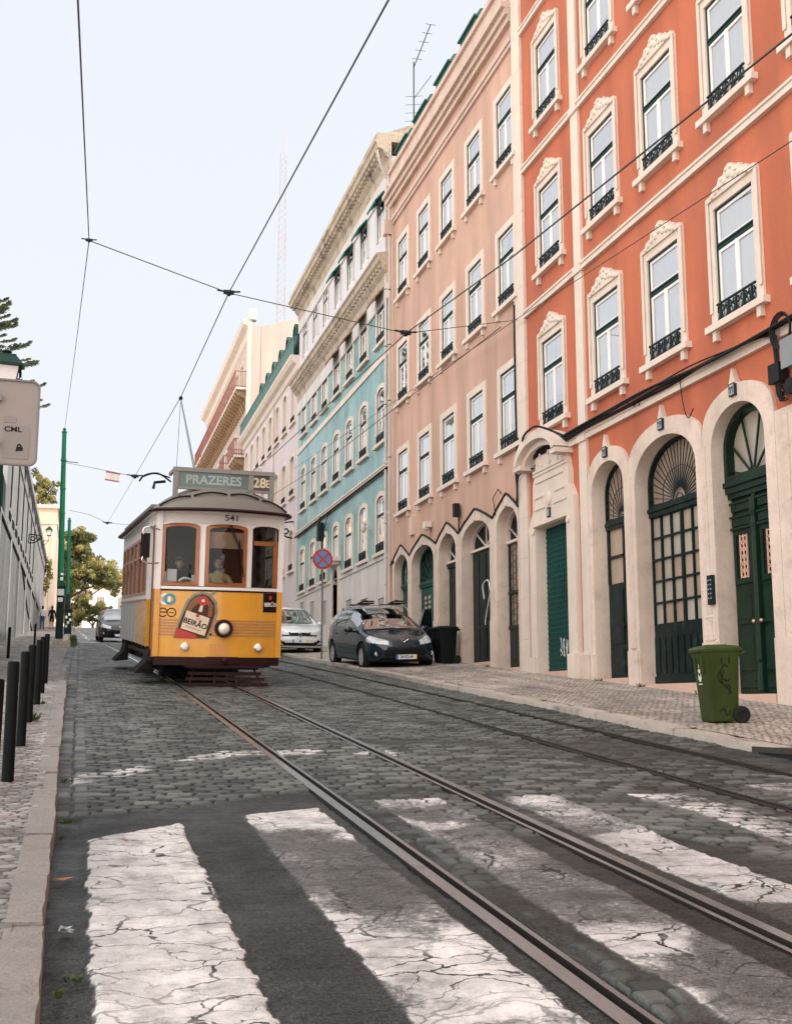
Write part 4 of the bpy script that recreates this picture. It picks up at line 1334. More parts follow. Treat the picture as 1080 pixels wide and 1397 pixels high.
mb.box(XF + 0.7, XF + 10, 24.10, 35.55, -1, 17.1)
house_part(mb, 'wall', [PINK, DARKIN], pink, 0)
mb = MB()
mb.box(XF - 0.10, XF + 0.01, 24.10, 35.55, 15.92, 16.05); mb.box(XF - 0.06, XF + 0.01, 24.10, 35.55, 15.80, 15.92)
mb.box(XF - 0.30, XF + 0.01, 24.09, 35.56, 16.80, 16.95); mb.box(XF - 0.20, XF + 0.01, 24.10, 35.55, 16.62, 16.80); mb.box(XF - 0.12, XF + 0.01, 24.10, 35.55, 16.45, 16.62)
mb.box(XF - 0.02, XF + 0.25, 24.10, 35.55, 17.2, 17.75); mb.box(XF - 0.10, XF + 0.3, 24.10, 35.55, 17.75, 17.9)
house_part(mb, 'cornice', PINKTRIM, pink, 0)
mb = MB()
for a, b in ((24.10, 24.14), (35.1, 35.55)):
    pass
z = 4.5
while z < 16.2:
    mb.box(XF - 0.05, XF + 0.01, 35.12, 35.55, z, z + 0.796); z += 0.8
house_part(mb, 'pilaster', PINKTRIM, pink, 0)
for y in PYs:
    for k, (z, h) in enumerate(prow):
        WP[h].put(pink, y - 30, z, 0, curt=None if k else random.choice([0, 1, 1, 2]))
mb = MB()
mb.prism([(XF + 0.3, 17.2), (XF + 1.6, 19.1), (XF + 10, 19.0), (XF + 10, 17.1)], lambda a, b, c: (a, c, b), 24.1, 35.55)
house_part(mb, 'roof', pm('dark_slate_roof', (0.12, 0.12, 0.12), 0.8), pink, 0)
DORM = pm('green_painted_dormer', (0.035, 0.115, 0.095), 0.5, var=0.2, scale=4)
for y in (25.2, 27.5, 29.8, 32.1, 34.3):
    mb = MB()
    prof = [(XF + 0.10, 17.6), (XF + 0.02, 18.05), (XF + 0.04, 18.35), (XF + 0.16, 18.55), (XF + 0.42, 18.6), (XF + 0.45, 17.6)]
    mb.prism(prof, lambda a, b, c: (a, c, b), y - 0.66, y + 0.66)
    mb.box(XF - 0.04, XF + 0.4, y - 0.72, y + 0.72, 18.28, 18.33)
    mb.tube([(XF + 0.25, y + 0.2, 18.55), (XF + 0.25, y + 0.2, 18.75)], 0.03, 6)
    house_part(mb, 'dormer', DORM, pink, 0)
mb = MB()
arcs = []
for (a, b, c, d) in PD:
    lo = ground_z(c) - 0.5
    zv = 4.40
    inner = arch(a, b, 4.0, 4.54, 16)
    pk = (a + b) / 2
    outer = [(c, zv), (c + (pk - c) * 0.35, 4.58), (c + (pk - c) * 0.8, 4.78), (pk, 4.84), (pk + (d - pk) * 0.2, 4.76), (pk + (d - pk) * 0.65, 4.58), (d, zv)]
    mb.prism([(a, lo)] + inner + [(b, lo), (d, lo)] + list(reversed(outer)) + [(c, lo)], Fw(), 0.06, -0.34)
    mb.box(XF - 0.09, XF, pk - 0.09, pk + 0.09, 4.56, 4.76)
    arcs.append(outer)
edges = sorted([(c, d) for a, b, c, d in PD])
prev = 24.10
for c, d in edges + [(35.11, 36)]:
    if c - prev > 0.02:
        mb.box(XF - 0.052, XF + 0.01, prev + 0.003, c - 0.003, ground_z(prev) - 0.4, 4.40)
    prev = d
house_part(mb, 'arcade_stonework', STONE, pink, 30)
for c, d in ((25.63, 26.05), (28.23, 28.67), (30.23, 30.65), (32.93, 33.27), (34.95, 35.2)):
    mb = MB(); mb.box(XF - 0.09, XF + 0.05, c, d, ground_z(c) - 0.4, 1.95 + 0.03 * random.random() + (0.3 if c > 30 else 0))
    house_part(mb, 'plinth', STONE, pink, 0)
mb = MB()
for o in arcs:
    mb.tube([(XF - 0.07, y, z + 0.02) for y, z in o], 0.03, 6)
mb.tube(bez([(XF - 0.08, 24.02, 6.0), (XF - 0.08, 24.2, 5.3), (XF - 0.08, 24.14, 4.8), (XF - 0.08, 24.2, 4.45)], 8), 0.02, 6)
mb.tube([(XF - 0.07, 34.85, 4.42), (XF - 0.07, 35.4, 4.35), (XF - 0.07, 35.5, 3.8), (XF - 0.07, 35.52, 7.5)], 0.03, 6)
mb.tube([(XF - 0.07, 24.16, 9.3), (XF - 0.07, 24.18, 7.0), (XF - 0.07, 24.14, 5.5), (XF - 0.07, 24.16, 4.5)], 0.022, 6)
mb.tube([(XF - 0.07, 25.6, 4.45), (XF - 0.07, 25.75, 4.9), (XF - 0.07, 25.4, 5.05), (XF - 0.07, 25.2, 4.9)], 0.012, 5)
house_part(mb, 'cable_bundle', CABLE, pink, 0)
mb = MB()
for z in np.arange(6, 16, 1.9):
    mb.tube([(XF - 0.09, 35.32, z), (XF - 0.09, 35.32, z + 1.87)], 0.055, 10); mb.lathe([(0.075, 0), (0.075, 0.12)], 10, (XF - 0.09, 35.32, z))
mb.tube([(XF - 0.09, 35.32, 6), (XF - 0.09, 35.32, 2.0)], 0.055, 10)
house_part(mb, 'drainpipe', PINKTRIM, pink, 30)
mb = MB(); mb.prism([(35.2, 15.5), (35.5, 15.5), (35.55, 16.0), (35.15, 16.0)], Fw(), 0.3, 0.0); mb.tube([(XF - 0.15, 35.35, 15.6), (XF - 0.09, 35.32, 15.2)], 0.06, 8)
house_part(mb, 'rain_hopper', PINKTRIM, pink, 0)
mb = MB(); mb.box(XF - 0.08, XF, 32.75, 33.1, 5.0, 5.55); house_part(mb, 'wall_plaque', PINKTRIM, pink, 0)
mb = MB(); mb.box(XF - 0.22, XF - 0.02, 30.9, 31.2, 4.95, 5.12); mb.ball((XF - 0.15, 31.05, 4.95), 0.10, 10, 6); house_part(mb, 'wall_lamp', STONE_L, pink, 30)
mb = MB(); mb.box(XF - 0.2, XF - 0.05, 28.32, 28.5, 4.85, 5.2); mb.tube([(XF - 0.06, 28.4, 4.85), (XF - 0.06, 28.4, 4.4)], 0.02, 6); house_part(mb, 'junction_box', CABLE, pink, 0)
# doors of the salmon house
dspec = ['plain', 'glazed', 'narrow', 'double', 'grille']
for (a, b, c, d), sp in zip(PD, dspec):
    zb = ground_z(b) - 0.05
    mt = MGREEN if sp in ('plain', 'glazed') else DGREEN
    mb = MB()
    tr = {'plain': 3.6, 'glazed': 3.45, 'narrow': 3.75, 'double': 3.85, 'grille': 3.75}[sp]
    mid = (a + b) / 2
    if sp in ('plain', 'glazed', 'narrow'):
        mb.box(XF + 0.2, XF + 0.3, a, b, tr - 0.07, tr + 0.05); mb.box(XF + 0.17, XF + 0.2, a, b, tr, tr + 0.05)
    if sp == 'plain':
        panel_leaf(mb, a, mid - 0.004, zb, tr - 0.07, -0.25, 1, [(0.05, 0.28), (0.33, 0.6), (0.65, 0.95)]); panel_leaf(mb, mid + 0.004, b, zb, tr - 0.07, -0.25, 1, [(0.05, 0.28), (0.33, 0.6), (0.65, 0.95)])
    elif sp == 'glazed':
        for p, q_ in ((a, mid - 0.004), (mid + 0.004, b)):
            mb.prism([(p, zb), (q_, zb), (q_, tr - .07), (p, tr - .07)], Fw(), -0.25, -0.3, holes=[[(p + 0.17, zb + 1.0), (q_ - 0.17, zb + 1.0), (q_ - 0.17, tr - 0.3), (p + 0.17, tr - 0.3)]])
            for k in range(1, 6):
                z = zb + 1.0 + (tr - 1.3 - zb) * k / 6
                mb.box(XF + 0.255, XF + 0.29, p + 0.17, q_ - 0.17, z - 0.016, z + 0.016)
            mb.box(XF + 0.255, XF + 0.29, (p + q_) / 2 - 0.014, (p + q_) / 2 + 0.014, zb + 1, tr - 0.3)
            mb.box(XF + 0.23, XF + 0.25, p + 0.12, q_ - 0.12, zb + 0.15, zb + 0.85)
    elif sp == 'narrow':
        panel_leaf(mb, a, b, zb, tr - 0.07, -0.25, 1, [(0.04, 0.17), (0.22, 0.3), (0.38, 0.78), (0.83, 0.88), (0.91, 0.96)])
    elif sp == 'double':
        for p, q_ in ((a, mid - 0.004), (mid + 0.004, b)):
            mb.box(XF + 0.25, XF + 0.3, p, q_, zb, tr)
            w = (q_ - p) / 2
            for k in range(2):
                mb.box(XF + 0.235, XF + 0.25, p + k * w + 0.05, p + (k + 1) * w - 0.05, zb + 1.0, tr - 0.1); mb.box(XF + 0.235, XF + 0.25, p + k * w + 0.05, p + (k + 1) * w - 0.05, zb + 0.15, zb + 0.9)
    else:
        mb.box(XF + 0.25, XF + 0.3, a, b, zb, zb + 0.95); mb.box(XF + 0.235, XF + 0.25, a + 0.1, b - 0.1, zb + 0.25, zb + 0.85)
        mb.box(XF + 0.22, XF + 0.3, a, b, zb + 0.95, zb + 1.03); mb.box(XF + 0.22, XF + 0.3, a, b, 2.55, 2.62)
        for p in (a, b - 0.06):
            mb.box(XF + 0.24, XF + 0.3, p, p + 0.06, zb + 1.03, tr)
    if sp in ('plain', 'glazed'):
        arch_ring(mb, a, b, tr + 0.05, 4.0, 4.54, -0.2, -0.3, 0.06)
    dr = leaf_root('door', mb, mt, {'plain': 'plain green double door with arched light, farthest of the five', 'glazed': 'bright green double door with narrow glazed panes', 'narrow': 'narrow dark door with vertical white lettering scrawled on it', 'double': 'broad dark green double door with a white spray painted tag', 'grille': 'narrow glazed door behind an iron lattice with green lower panel'}[sp], pink)
    mb = MB(); arch_fill(mb, a + 0.02, b - 0.02, tr + 0.06, 4.0, 4.51, -0.285, 0.006); sub(mb, 'fanlight', DARKIN if sp != 'plain' else DUSTY2, dr)
    if sp in ('narrow', 'double', 'grille'):
        mb = MB()
        arch_ring(mb, a + 0.01, b - 0.01, tr + (0.0 if sp != 'narrow' else 0.05), 4.0, 4.53, -0.18, -0.28, 0.06)
        fan(mb, a, b, tr + 0.05, 4.0, 4.51, -0.25, 3, 0.03, 0.022)
        sub(mb, 'fanlight_bars', STONE_L, dr)
    else:
        mb = MB(); fan(mb, a, b, tr + 0.06, 4.0, 4.51, -0.24, 8, 0.14, 0.016, rings=(2,)); sub(mb, 'fanlight_bars', mt, dr)
    if sp == 'glazed':
        mb = MB(); mb.box(XF + 0.28, XF + 0.284, a + 0.1, b - 0.1, zb + 0.9, tr - 0.2); sub(mb, 'pane', DUSTY2, dr)
    if sp == 'grille':
        mb = MB(); mb.box(XF + 0.28, XF + 0.284, a + 0.05, b - 0.05, zb + 1.0, tr); sub(mb, 'pane', DUSTY, dr)
        mb = MB()
        for k in range(7):
            y = a + 0.08 + (b - a - 0.16) * k / 6
            mb.box(XF + 0.235, XF + 0.25, y - 0.008, y + 0.008, zb + 1.0, tr)
        for k in range(9):
            z = zb + 1.05 + k * 0.28
            mb.tube([(XF + 0.24, a + 0.05, z), (XF + 0.24, b - 0.05, z + 0.3)], 0.008, 4); mb.tube([(XF + 0.24, a + 0.05, z + 0.3), (XF + 0.24, b - 0.05, z)], 0.008, 4)
        sub(mb, 'grille', IRON, dr)
    if sp == 'double':
        mb = MB()
        X_ = XF + 0.232
        gl = [[(27.3, 2.6), (27.4, 2.95), (27.05, 3.05), (26.85, 2.8), (27.0, 2.5), (27.2, 2.15), (27.25, 1.95)], [(26.95, 2.95), (26.8, 2.6), (26.78, 2.4)], [(26.7, 2.95), (26.55, 2.7), (26.66, 2.5), (26.5, 2.35)], [(26.45, 3.0), (26.4, 2.55)], [(26.35, 2.95), (26.2, 2.8), (26.33, 2.62), (26.18, 2.5)], [(26.6, 2.35), (26.4, 2.3), (26.3, 2.1), (26.5, 2.2)]]
        for g_ in gl:
            mb.tube(bez([(X_, y, z) for y, z in g_], 8), 0.018, 5)
        sub(mb, 'graffiti', WGR, dr)
    if sp == 'narrow':
        mb = MB(); q = random.Random(2)
        for k in range(9):
            z = 2.35 + k * 0.13
            mb.tube(bez([(XF + 0.222, mid - 0.12 * q.random() - 0.1, z), (XF + 0.222, mid + 0.08, z + 0.05), (XF + 0.222, mid - 0.2, z + 0.08), (XF + 0.222, mid + 0.05 * q.random(), z + 0.12)], 4), 0.016, 4)
        sub(mb, 'graffiti', WGR, dr)
for a, b, c, d in PD:
    mb = MB(); mb.box(XF - 0.07, XF + 0.4, a + 0.004, b - 0.004, ground_z(a) - 0.5, ground_z(b) - 0.02)
    house_part(mb, 'threshold', THR, pink, 0)

# rooftop aerial on the salmon house
ant = thing('television_aerial', 'tall thin television aerial mast with cross rods on the salmon house roof', 'aerial', (12.0, 41.1, 19.3))
ant.scale = (1.3, 1.3, 1.6)
mb = MB(); mb.tube([(0, 0, -0.2), (0, 0, 3.9)], 0.022, 6); mb.build('mast', WIRE, ant)
mb = MB()
mb.tube([(0, 0, 3.75), (0.15, -1.3, 4.3)], 0.016, 5)
for k in range(5):
    t = 0.2 + 0.8 * k / 4
    mb.tube([(0.15 * t - 0.16, -1.3 * t, 3.75 + 0.55 * t), (0.15 * t + 0.16, -1.3 * t, 3.75 + 0.55 * t)], 0.007, 4)
mb.tube([(-0.5, 0.1, 2.0), (0.5, -0.1, 2.0)], 0.010, 4)
for k in range(4):
    mb.tube([(-0.25, 0.1, 2.3 + 0.22 * k), (0.25, -0.1, 2.3 + 0.22 * k)], 0.006, 4)
mb.tube([(0, 0, 2.9), (0.1, -1.5, 2.85)], 0.009, 4)
mb.build('aerial_rods', WIRE, ant)
# ---------------------------------------------------------------- the teal tiled house
teal = thing('tiled_house', 'teal tiled house with white attic storey, deep cornices and arched windows', 'building', (XF, 44, 0))
TY = [36.75, 39.22, 41.48, 43.75, 46.1, 48.35, 50.75]
T0, T1 = 35.58, 52.3
WT1 = Win('tiled_window', 1.02, 1.82, 0, 0.17, STONE_L, curtain=CURT, deep=0.2, rail='bars', brackets=False, casing=pm('brown_green_casing', (0.03, 0.05, 0.045), 0.5), awning=pm('brown_awning', (0.20, 0.12, 0.07), 0.8, var=0.2))
WT2 = Win('tiled_window', 1.02, 1.9, 0.2, 0.17, STONE_L, curtain=CURT, deep=0.2, rail='bars', brackets=False, casing=pm('brown_green_casing', (0.03, 0.05, 0.045), 0.5))
WT3 = Win('attic_window', 1.0, 1.5, 0, 0.12, WHITEP, curtain=CURT, deep=0.16, rail=None, brackets=False, sill=False, casing=pm('grey_casing', (0.08, 0.085, 0.09), 0.5), awning=pm('teal_awning', (0.01, 0.11, 0.11), 0.7, var=0.2))
WT4 = Win('tiled_window', 0.9, 1.25, 0.18, 0.17, STONE_L, curtain=CURT, deep=0.2, rail=None, brackets=False)
holes = []
for i, y in enumerate(TY):
    holes += [opening(1.1, 1.9, 0, y, 12.19), opening(1.1, 1.98, 0.2, y, 8.66), opening(1.08, 1.58, 0, y, 15.98)]
    holes.append(opening(1.1, 1.98, 0.2, y, 4.94) if i != 3 else opening(0.98, 1.33, 0.18, y, 5.62))
holes.append([(43.2, 1.2), (44.2, 1.2), (44.2, 5.0)] + list(reversed(arch(43.2, 44.2, 4.6, 5.2)))[1:-1] + [(43.2, 5.0)])
mb = MB()
f = Fw()
# wall zones: base plaster, tiles, attic
lowh = [h for h in holes if min(p[1] for p in h) < 1.5]
mb2 = MB()
wall_sheet(mb2, T0, T1, 4.8, 14.3, [h for h in holes if 4.9 < min(p[1] for p in h) < 14] + [[(43.22, 4.82), (44.18, 4.82), (44.0, 5.1), (43.7, 5.2), (43.4, 5.1)]], deep=0.6)
mb2.box(XF + 0.7, XF + 10, T0, T1, 0, 18.4)
house_part(mb2, 'wall', [TEAL, DARKIN], teal, 0)
mb2 = MB()
wall_sheet(mb2, T0, T1, 14.3, 18.5, [h for h in holes if min(p[1] for p in h) > 14], deep=0.5)
mb2.box(XF, XF + 10, T0, T0 + 0.05, 14, 18.5)
house_part(mb2, 'attic_wall', [ATTIC, DARKIN], teal, 0)
bw = [(36.1, 37.1), (38.6, 39.6), (41.0, 41.9), (45.5, 46.4), (48, 48.9), (50.3, 51.2)]
mb2 = MB()
hs = [[(43.2, 1.2), (44.2, 1.2), (44.2, 4.79), (43.2, 4.79)]] + [[(a, base_z(b) + 1.0), (b, base_z(b) + 1.0), (b, base_z(b) + 1.95), (a, base_z(b) + 1.95)] for a, b in bw]
wall_sheet(mb2, T0, T1, 0.2, 4.8, hs, deep=0.3)
mb2.box(XF - 0.04, XF + 0.01, T0, 43.0, 4.70, 4.82); mb2.box(XF - 0.04, XF + 0.01, 44.4, T1, 4.70, 4.82)
house_part(mb2, 'base_wall', [WHITEP, DARKIN], teal, 0)
for (a, b) in bw:
    mb = MB(); z = base_z(b) + 1.0
    mb.box(XF + 0.04, XF + 0.08, a, b, z, z + 0.95)
    for k in range(12):
        mb.box(XF + 0.02, XF + 0.04, a + 0.05, b - 0.05, z + 0.03 + k * 0.075, z + 0.08 + k * 0.075)
    house_part(mb, 'cellar_shutter', pm('grey_beige_shutter', (0.45, 0.40, 0.36), 0.7, var=0.1), teal, 0)
mb = MB()
mb.box(XF - 0.06, XF + 0.01, T0, T1, 7.62, 7.82); mb.box(XF - 0.09, XF + 0.01, T0, T1, 7.76, 7.825)
mb.box(XF - 0.04, XF + 0.01, T0, T1, 11.5, 11.72)
house_part(mb, 'string_course', STONE_L, teal, 0)
mb = MB(); mb.tube([(XF - 0.1, T0, 7.62), (XF - 0.1, T1, 7.60)], 0.035, 6); mb.tube([(XF - 0.1, 44.6, 7.6), (XF - 0.1, 46.0, 6.9), (XF - 0.1, 46.0, 5.2)], 0.02, 5)
house_part(mb, 'cable_bundle', CABLE, teal, 0)
CORN = pm('weathered_cornice_stone', (0.44, 0.36, 0.28), 0.85, var=0.35, scale=2.5, fine=0.25, fscale=14, bump=0.5, bscale=20, dirt=((0.05, 0.04, 0.032), 0.92, 1.6))
for zt, dp in ((14.95, 0.50), (18.95, 0.58)):
    mb = MB()
    prof = [(0.0, zt - 0.95), (0.06, zt - 0.93), (0.10, zt - 0.62), (0.22, zt - 0.5), (0.30, zt - 0.32), (dp - 0.1, zt - 0.26), (dp - 0.06, zt - 0.1), (dp, zt - 0.06), (dp, zt), (0.0, zt + 0.12)]
    mb.prism(prof, lambda a, b, c: (XF - a, c, b), T0 - 0.15 * (zt > 16), T1)
    y = T0 + 0.2
    while y < T1:
        mb.box(XF - dp + 0.16, XF - 0.2, y, y + 0.16, zt - 0.42, zt - 0.30)
        y += 0.36
    house_part(mb, 'cornice', CORN, teal, 0)
    mb = MB()
    mb.box(XF - 0.065, XF + 0.01, T0, T1, zt - 1.5, zt - 0.95)
    house_part(mb, 'frieze', pm('pale_frieze', (0.62, 0.58, 0.56), 0.85, var=0.1, scale=0.8, stain=0.2), teal, 0)
mb = MB(); mb.box(XF - 0.5, XF + 10, T0 - 0.1, T1, 18.96, 19.25); mb.prism([(XF - 0.3, 19.25), (XF + 4, 21.2), (XF + 10, 19.3)], lambda a, b, c: (a, c, b), T0, T1)
house_part(mb, 'roof', CORN, teal, 0)
for i, y in enumerate(TY):
    (WT1 if i < 4 else WT2 if False else WT1).put(teal, y - 44, 12.2, 0, awn=(i < 4))
    WT2.put(teal, y - 44, 8.68, 0)
    WT3.put(teal, y - 44, 16.0, 0, awn=(i < 4))
    if i != 3:
        WT2.put(teal, y - 44, 4.96, 0)
    else:
        WT4.put(teal, y - 44, 5.64, 0)
mb = MB()
arch_surround(mb, 43.2, 44.2, 42.95, 44.45, 1.2, 4.62, 5.22, 4.9, 5.42, peak=False)
mb.box(XF - 0.42, XF, 42.9, 44.5, 5.42, 5.56); mb.box(XF - 0.3, XF, 43.05, 44.35, 5.30, 5.42)
house_part(mb, 'doorway', STONE_L, teal, 30)
mb = MB(); mb.box(XF + 0.25, XF + 0.3, 43.2, 44.2, 1.5, 5.2); house_part(mb, 'door', DGREEN, teal, 0)
mb = MB()
for z in np.arange(1.8, 18, 2.0):
    mb.tube([(XF - 0.08, 35.85, z), (XF - 0.08, 35.85, min(z + 1.97, 17.8))], 0.05, 8); mb.lathe([(0.07, 0), (0.07, 0.1)], 8, (XF - 0.08, 35.85, z))
mb.tube([(XF - 0.08, 35.85, 17.8), (XF - 0.4, 35.6, 18.3), (XF - 0.5, 35.5, 18.6)], 0.05, 8)
house_part(mb, 'drainpipe', WHITEP, teal, 30)

# lantern-like box and small shop bracket on the tiled front
mb = MB(); mb.box(XF - 0.3, XF - 0.05, 45.85, 46.15, 6.6, 7.35); mb.tube([(XF - 0.2, 46.0, 7.3), (XF - 0.2, 46, 7.6)], 0.03, 6); mb.tube([(XF - 0.1, 46, 6.6), (XF - 0.1, 46, 5.6)], 0.03, 6)
house_part(mb, 'street_light_box', IRON, teal, 0)
mb = MB(); mb.tube([(XF, 38.1, 5.9), (XF - 0.25, 38.1, 6.0)], 0.02, 6); mb.ball((XF - 0.28, 38.1, 5.95), (0.1, 0.1, 0.16), 10, 8)
house_part(mb, 'wall_lamp', WHITEP, teal, 30)

# ---------------------------------------------------------------- the lilac house with the green roof terrace
lil = thing('lilac_house', 'pale lilac house with arched windows and a green railed roof terrace', 'building', (XF, 62, 0))
LY = [53.7, 56.02, 58.35, 60.6, 62.92, 65.2, 67.5, 69.8]
WL = Win('lilac_window', 1.0, 1.95, 0.22, 0.16, STONE_L, curtain=CURT, deep=0.18, rail='bars', brackets=False, simple=True, casing=WHITEF)
L0, L1 = 52.3, 71.0
holes = []
for y in LY:
    for z in (13.4, 9.8, 6.2):
        holes.append(opening(1.08, 2.03, 0.22, y, z - 0.02))
mb = MB(); wall_sheet(mb, L0, L1, 1.5, 16.1, holes, deep=0.5); mb.box(XF + 0.6, XF + 10, L0, L1, 1.5, 16)
house_part(mb, 'wall', [LILAC, DARKIN], lil, 0)
for y in LY:
    for z in (13.4, 9.8, 6.2):
        WL.put(lil, y - 62, z, 0)
mb = MB()
mb.prism([(0, 15.7), (0.08, 15.75), (0.14, 16.0), (0.3, 16.1), (0.42, 16.3), (0.42, 16.42), (0, 16.42)], lambda a, b, c: (XF - a, c, b), L0, L1)
mb.box(XF, XF + 10, L0, L1, 16.1, 16.42)
house_part(mb, 'cornice', STONE_L, lil, 0)
TGR = pm('haze_paled_green_metal', (0.10, 0.185, 0.17), 0.6, var=0.2, scale=2)  # green paled so that distance haze sits in the colour
mb = MB()
mb.box(XF - 0.28, XF - 0.25, L0 + 0.1, L1, 16.42, 17.30); mb.box(XF - 0.32, XF - 0.22, L0 + 0.1, L1, 17.3, 17.36)
y = L0 + 0.1
while y < L1:
    mb.box(XF - 0.31, XF - 0.28, y, y + 0.05, 16.42, 17.3); y += 0.5
house_part(mb, 'terrace_railing', TGR, lil, 0)
mb = MB(); mb.prism([(XF + 0.6, 16.4), (XF + 1.6, 18.6), (XF + 9, 18.8), (XF + 9, 16.4)], lambda a, b, c: (a, c, b), L0, L1); house_part(mb, 'roof', TGR, lil, 0)
for y in (53.3, 55.4, 57.6, 59.8, 62.0, 64.2):
    mb = MB(); mb.prism([(y - 0.4, 16.4), (y + 0.4, 16.4), (y + 0.4, 17.6)] + list(reversed(arch(y - 0.4, y + 0.4, 17.6, 18.15, 8)))[1:-1] + [(y - 0.4, 17.6)], Fw(), 0.0, -0.4)
    mb.prism(list(arch(y - 0.5, y + 0.5, 17.6, 18.28, 8)) + list(reversed(arch(y - 0.4, y + 0.4, 17.6, 18.16, 8))), Fw(), 0.08, -0.4)
    o = house_part(mb, 'dormer', pm('dark_green_dormer', (0.035, 0.10, 0.08), 0.6), lil, 0)
mb = MB(); mb.box(XF - 0.45, XF, 63.4, 64.3, 12.3, 13.1); mb.box(XF - 0.5, XF - 0.45, 63.35, 64.35, 12.25, 13.15); mb.tube([(XF - 0.5, 63.4, 12.2), (XF, 63.4, 11.9)], 0.03, 5)
house_part(mb, 'air_conditioner', WHITEP, lil, 0)
mb = MB(); mb.tube([(XF - 0.06, 59.4, 3), (XF - 0.06, 59.4, 15.6)], 0.05, 6); house_part(mb, 'drainpipe', STONE_L, lil, 0)

# ---------------------------------------------------------------- tall cream house with red balconies
cr = thing('cream_house', 'tall cream house with blank sunlit gable and long red iron balconies', 'building', (9.8, 80, 0))
X2 = 9.85
C0, C1 = 71.0, 97.5
CY = [72.6 + 2.55 * i for i in range(10)]
WC = Win('cream_window', 1.1, 2.5, 0, 0.18, STONE_L, curtain=CURT, deep=0.2, rail=None, brackets=False, sill=False, simple=True, casing=pm('dark_red_brown_frame', (0.10, 0.04, 0.03), 0.5))
holes = []
for y in CY:
    for z in (20.0, 15.6, 11.2, 7.2):
        holes.append(opening(1.16, 2.55, 0, y, z - 0.02))
mb = MB(); wall_sheet(mb, C0, C1, 3, 24.0, holes, X=X2, deep=0.5)
mb.prism([(X2 + 0.6, 3), (X2 + 12, 3), (X2 + 12, 26.2), (X2 + 5.5, 25.6), (X2 + 0.6, 24.0)], lambda a, b, c: (a, c, b), C0, C1)
mb.box(X2 + 0.0, X2 + 0.62, C0, C0 + 0.05, 3, 24.0)
house_part(mb, 'wall', [CREAM, DARKIN], cr, 0)
for y in CY:
    for z in (20.0, 15.6, 11.2, 7.2):
        WC.put(cr, y - 80, z, X2 - 9.8)
mb = MB()
mb.prism([(0, 23.4), (0.1, 23.5), (0.2, 23.9), (0.5, 24.1), (0.6, 24.4), (0, 24.5)], lambda a, b, c: (X2 - a, c, b), C0, C1)
mb.box(X2 - 0.2, X2 + 0.3, C0 - 0.1, C0 + 0.5, 24.4, 25.1); mb.box(X2 - 0.1, X2 + 0.3, 80, 82, 24.4, 25.6); mb.box(X2 - 0.1, X2 + 0.3, 92, 94, 24.4, 25.6)
house_part(mb, 'cornice', STONE_L, cr, 0)
mb = MB(); mb.box(X2 - 0.25, X2 + 0.01, C0 - 0.02, C0 + 0.35, 3, 24); house_part(mb, 'pilaster', STONE_L, cr, 0)
REDI = pm('red_iron_balcony', (0.30, 0.10, 0.075), 0.6, var=0.15)  # red dulled to put distance haze into the colour
BRK = pm('ochre_balcony_bracket', (0.36, 0.23, 0.13), 0.85, var=0.4, scale=3)
for zb, ya, yb in ((19.9, C0 + 0.1, C1), (15.5, C0 + 0.2, 74.4), (15.5, 76.5, 79.0), (15.5, 82, 84.4)):
    mb = MB(); mb.box(X2 - 0.9, X2, ya, yb, zb - 0.13, zb)
    br = house_part(mb, 'balcony', STONE_L, cr, 0)
    y = ya + 0.3
    while y < yb:
        mb = MB(); mb.prism([(0, zb - 1.0), (0.15, zb - 0.95), (0.3, zb - 0.6), (0.75, zb - 0.4), (0.9, zb - 0.16), (0, zb - 0.16)], lambda a, b, c: (X2 - a, c, b), y, y + 0.28); y += 0.85
        sub(mb, 'bracket', BRK, br)
    mb = MB()
    for z in (zb + 0.08, zb + 1.05):
        mb.box(X2 - 0.98, X2 - 0.94, ya, yb, z - 0.025, z + 0.025)
        for ye in (ya, yb - 0.04):
            mb.box(X2 - 0.98, X2, ye, ye + 0.04, z - 0.025, z + 0.025)
    y = ya
    while y < yb:
        mb.box(X2 - 0.97, X2 - 0.95, y, y + 0.025, zb, zb + 1.05); y += 0.24
    x = X2 - 0.95
    while x < X2:
        for ye in (ya, yb - 0.03):
            mb.box(x, x + 0.025, ye, ye + 0.03, zb, zb + 1.05)
        x += 0.15
    sub(mb, 'railing', REDI, br)

# a last, lower house and the rooftop mast far behind
end = thing('end_house', 'low pale cream house at the far end of the right hand row', 'building', (9.85, 106, 0))
mb = MB()
hs = [opening(1.1, 2.2, 0, y, z) for y in (99.5, 102, 104.5) for z in (17, 13.5, 10)]
wall_sheet(mb, C1, 106.0, 4, 20.6, hs, X=X2); mb.box(X2 + 0.6, X2 + 10, C1, 106.0, 4, 20.5)
house_part(mb, 'wall', [CREAM, DARKIN], end, 0)
mb = MB(); mb.box(X2 - 0.5, X2 + 10, C1, 106.1, 20.6, 21.1); mb.box(X2 - 0.25, X2, C1, 106.1, 20.1, 20.6); house_part(mb, 'cornice', STONE_L, end, 0)
for y in (99.5, 102, 104.5):
    for z in (17, 13.5, 10):
        mb = MB(); mb.prism(opening(1.08, 2.18, 0, y, z + 0.01), Fw(X2), -0.12, -0.14); house_part(mb, 'window', DUSTY2, end, 0)

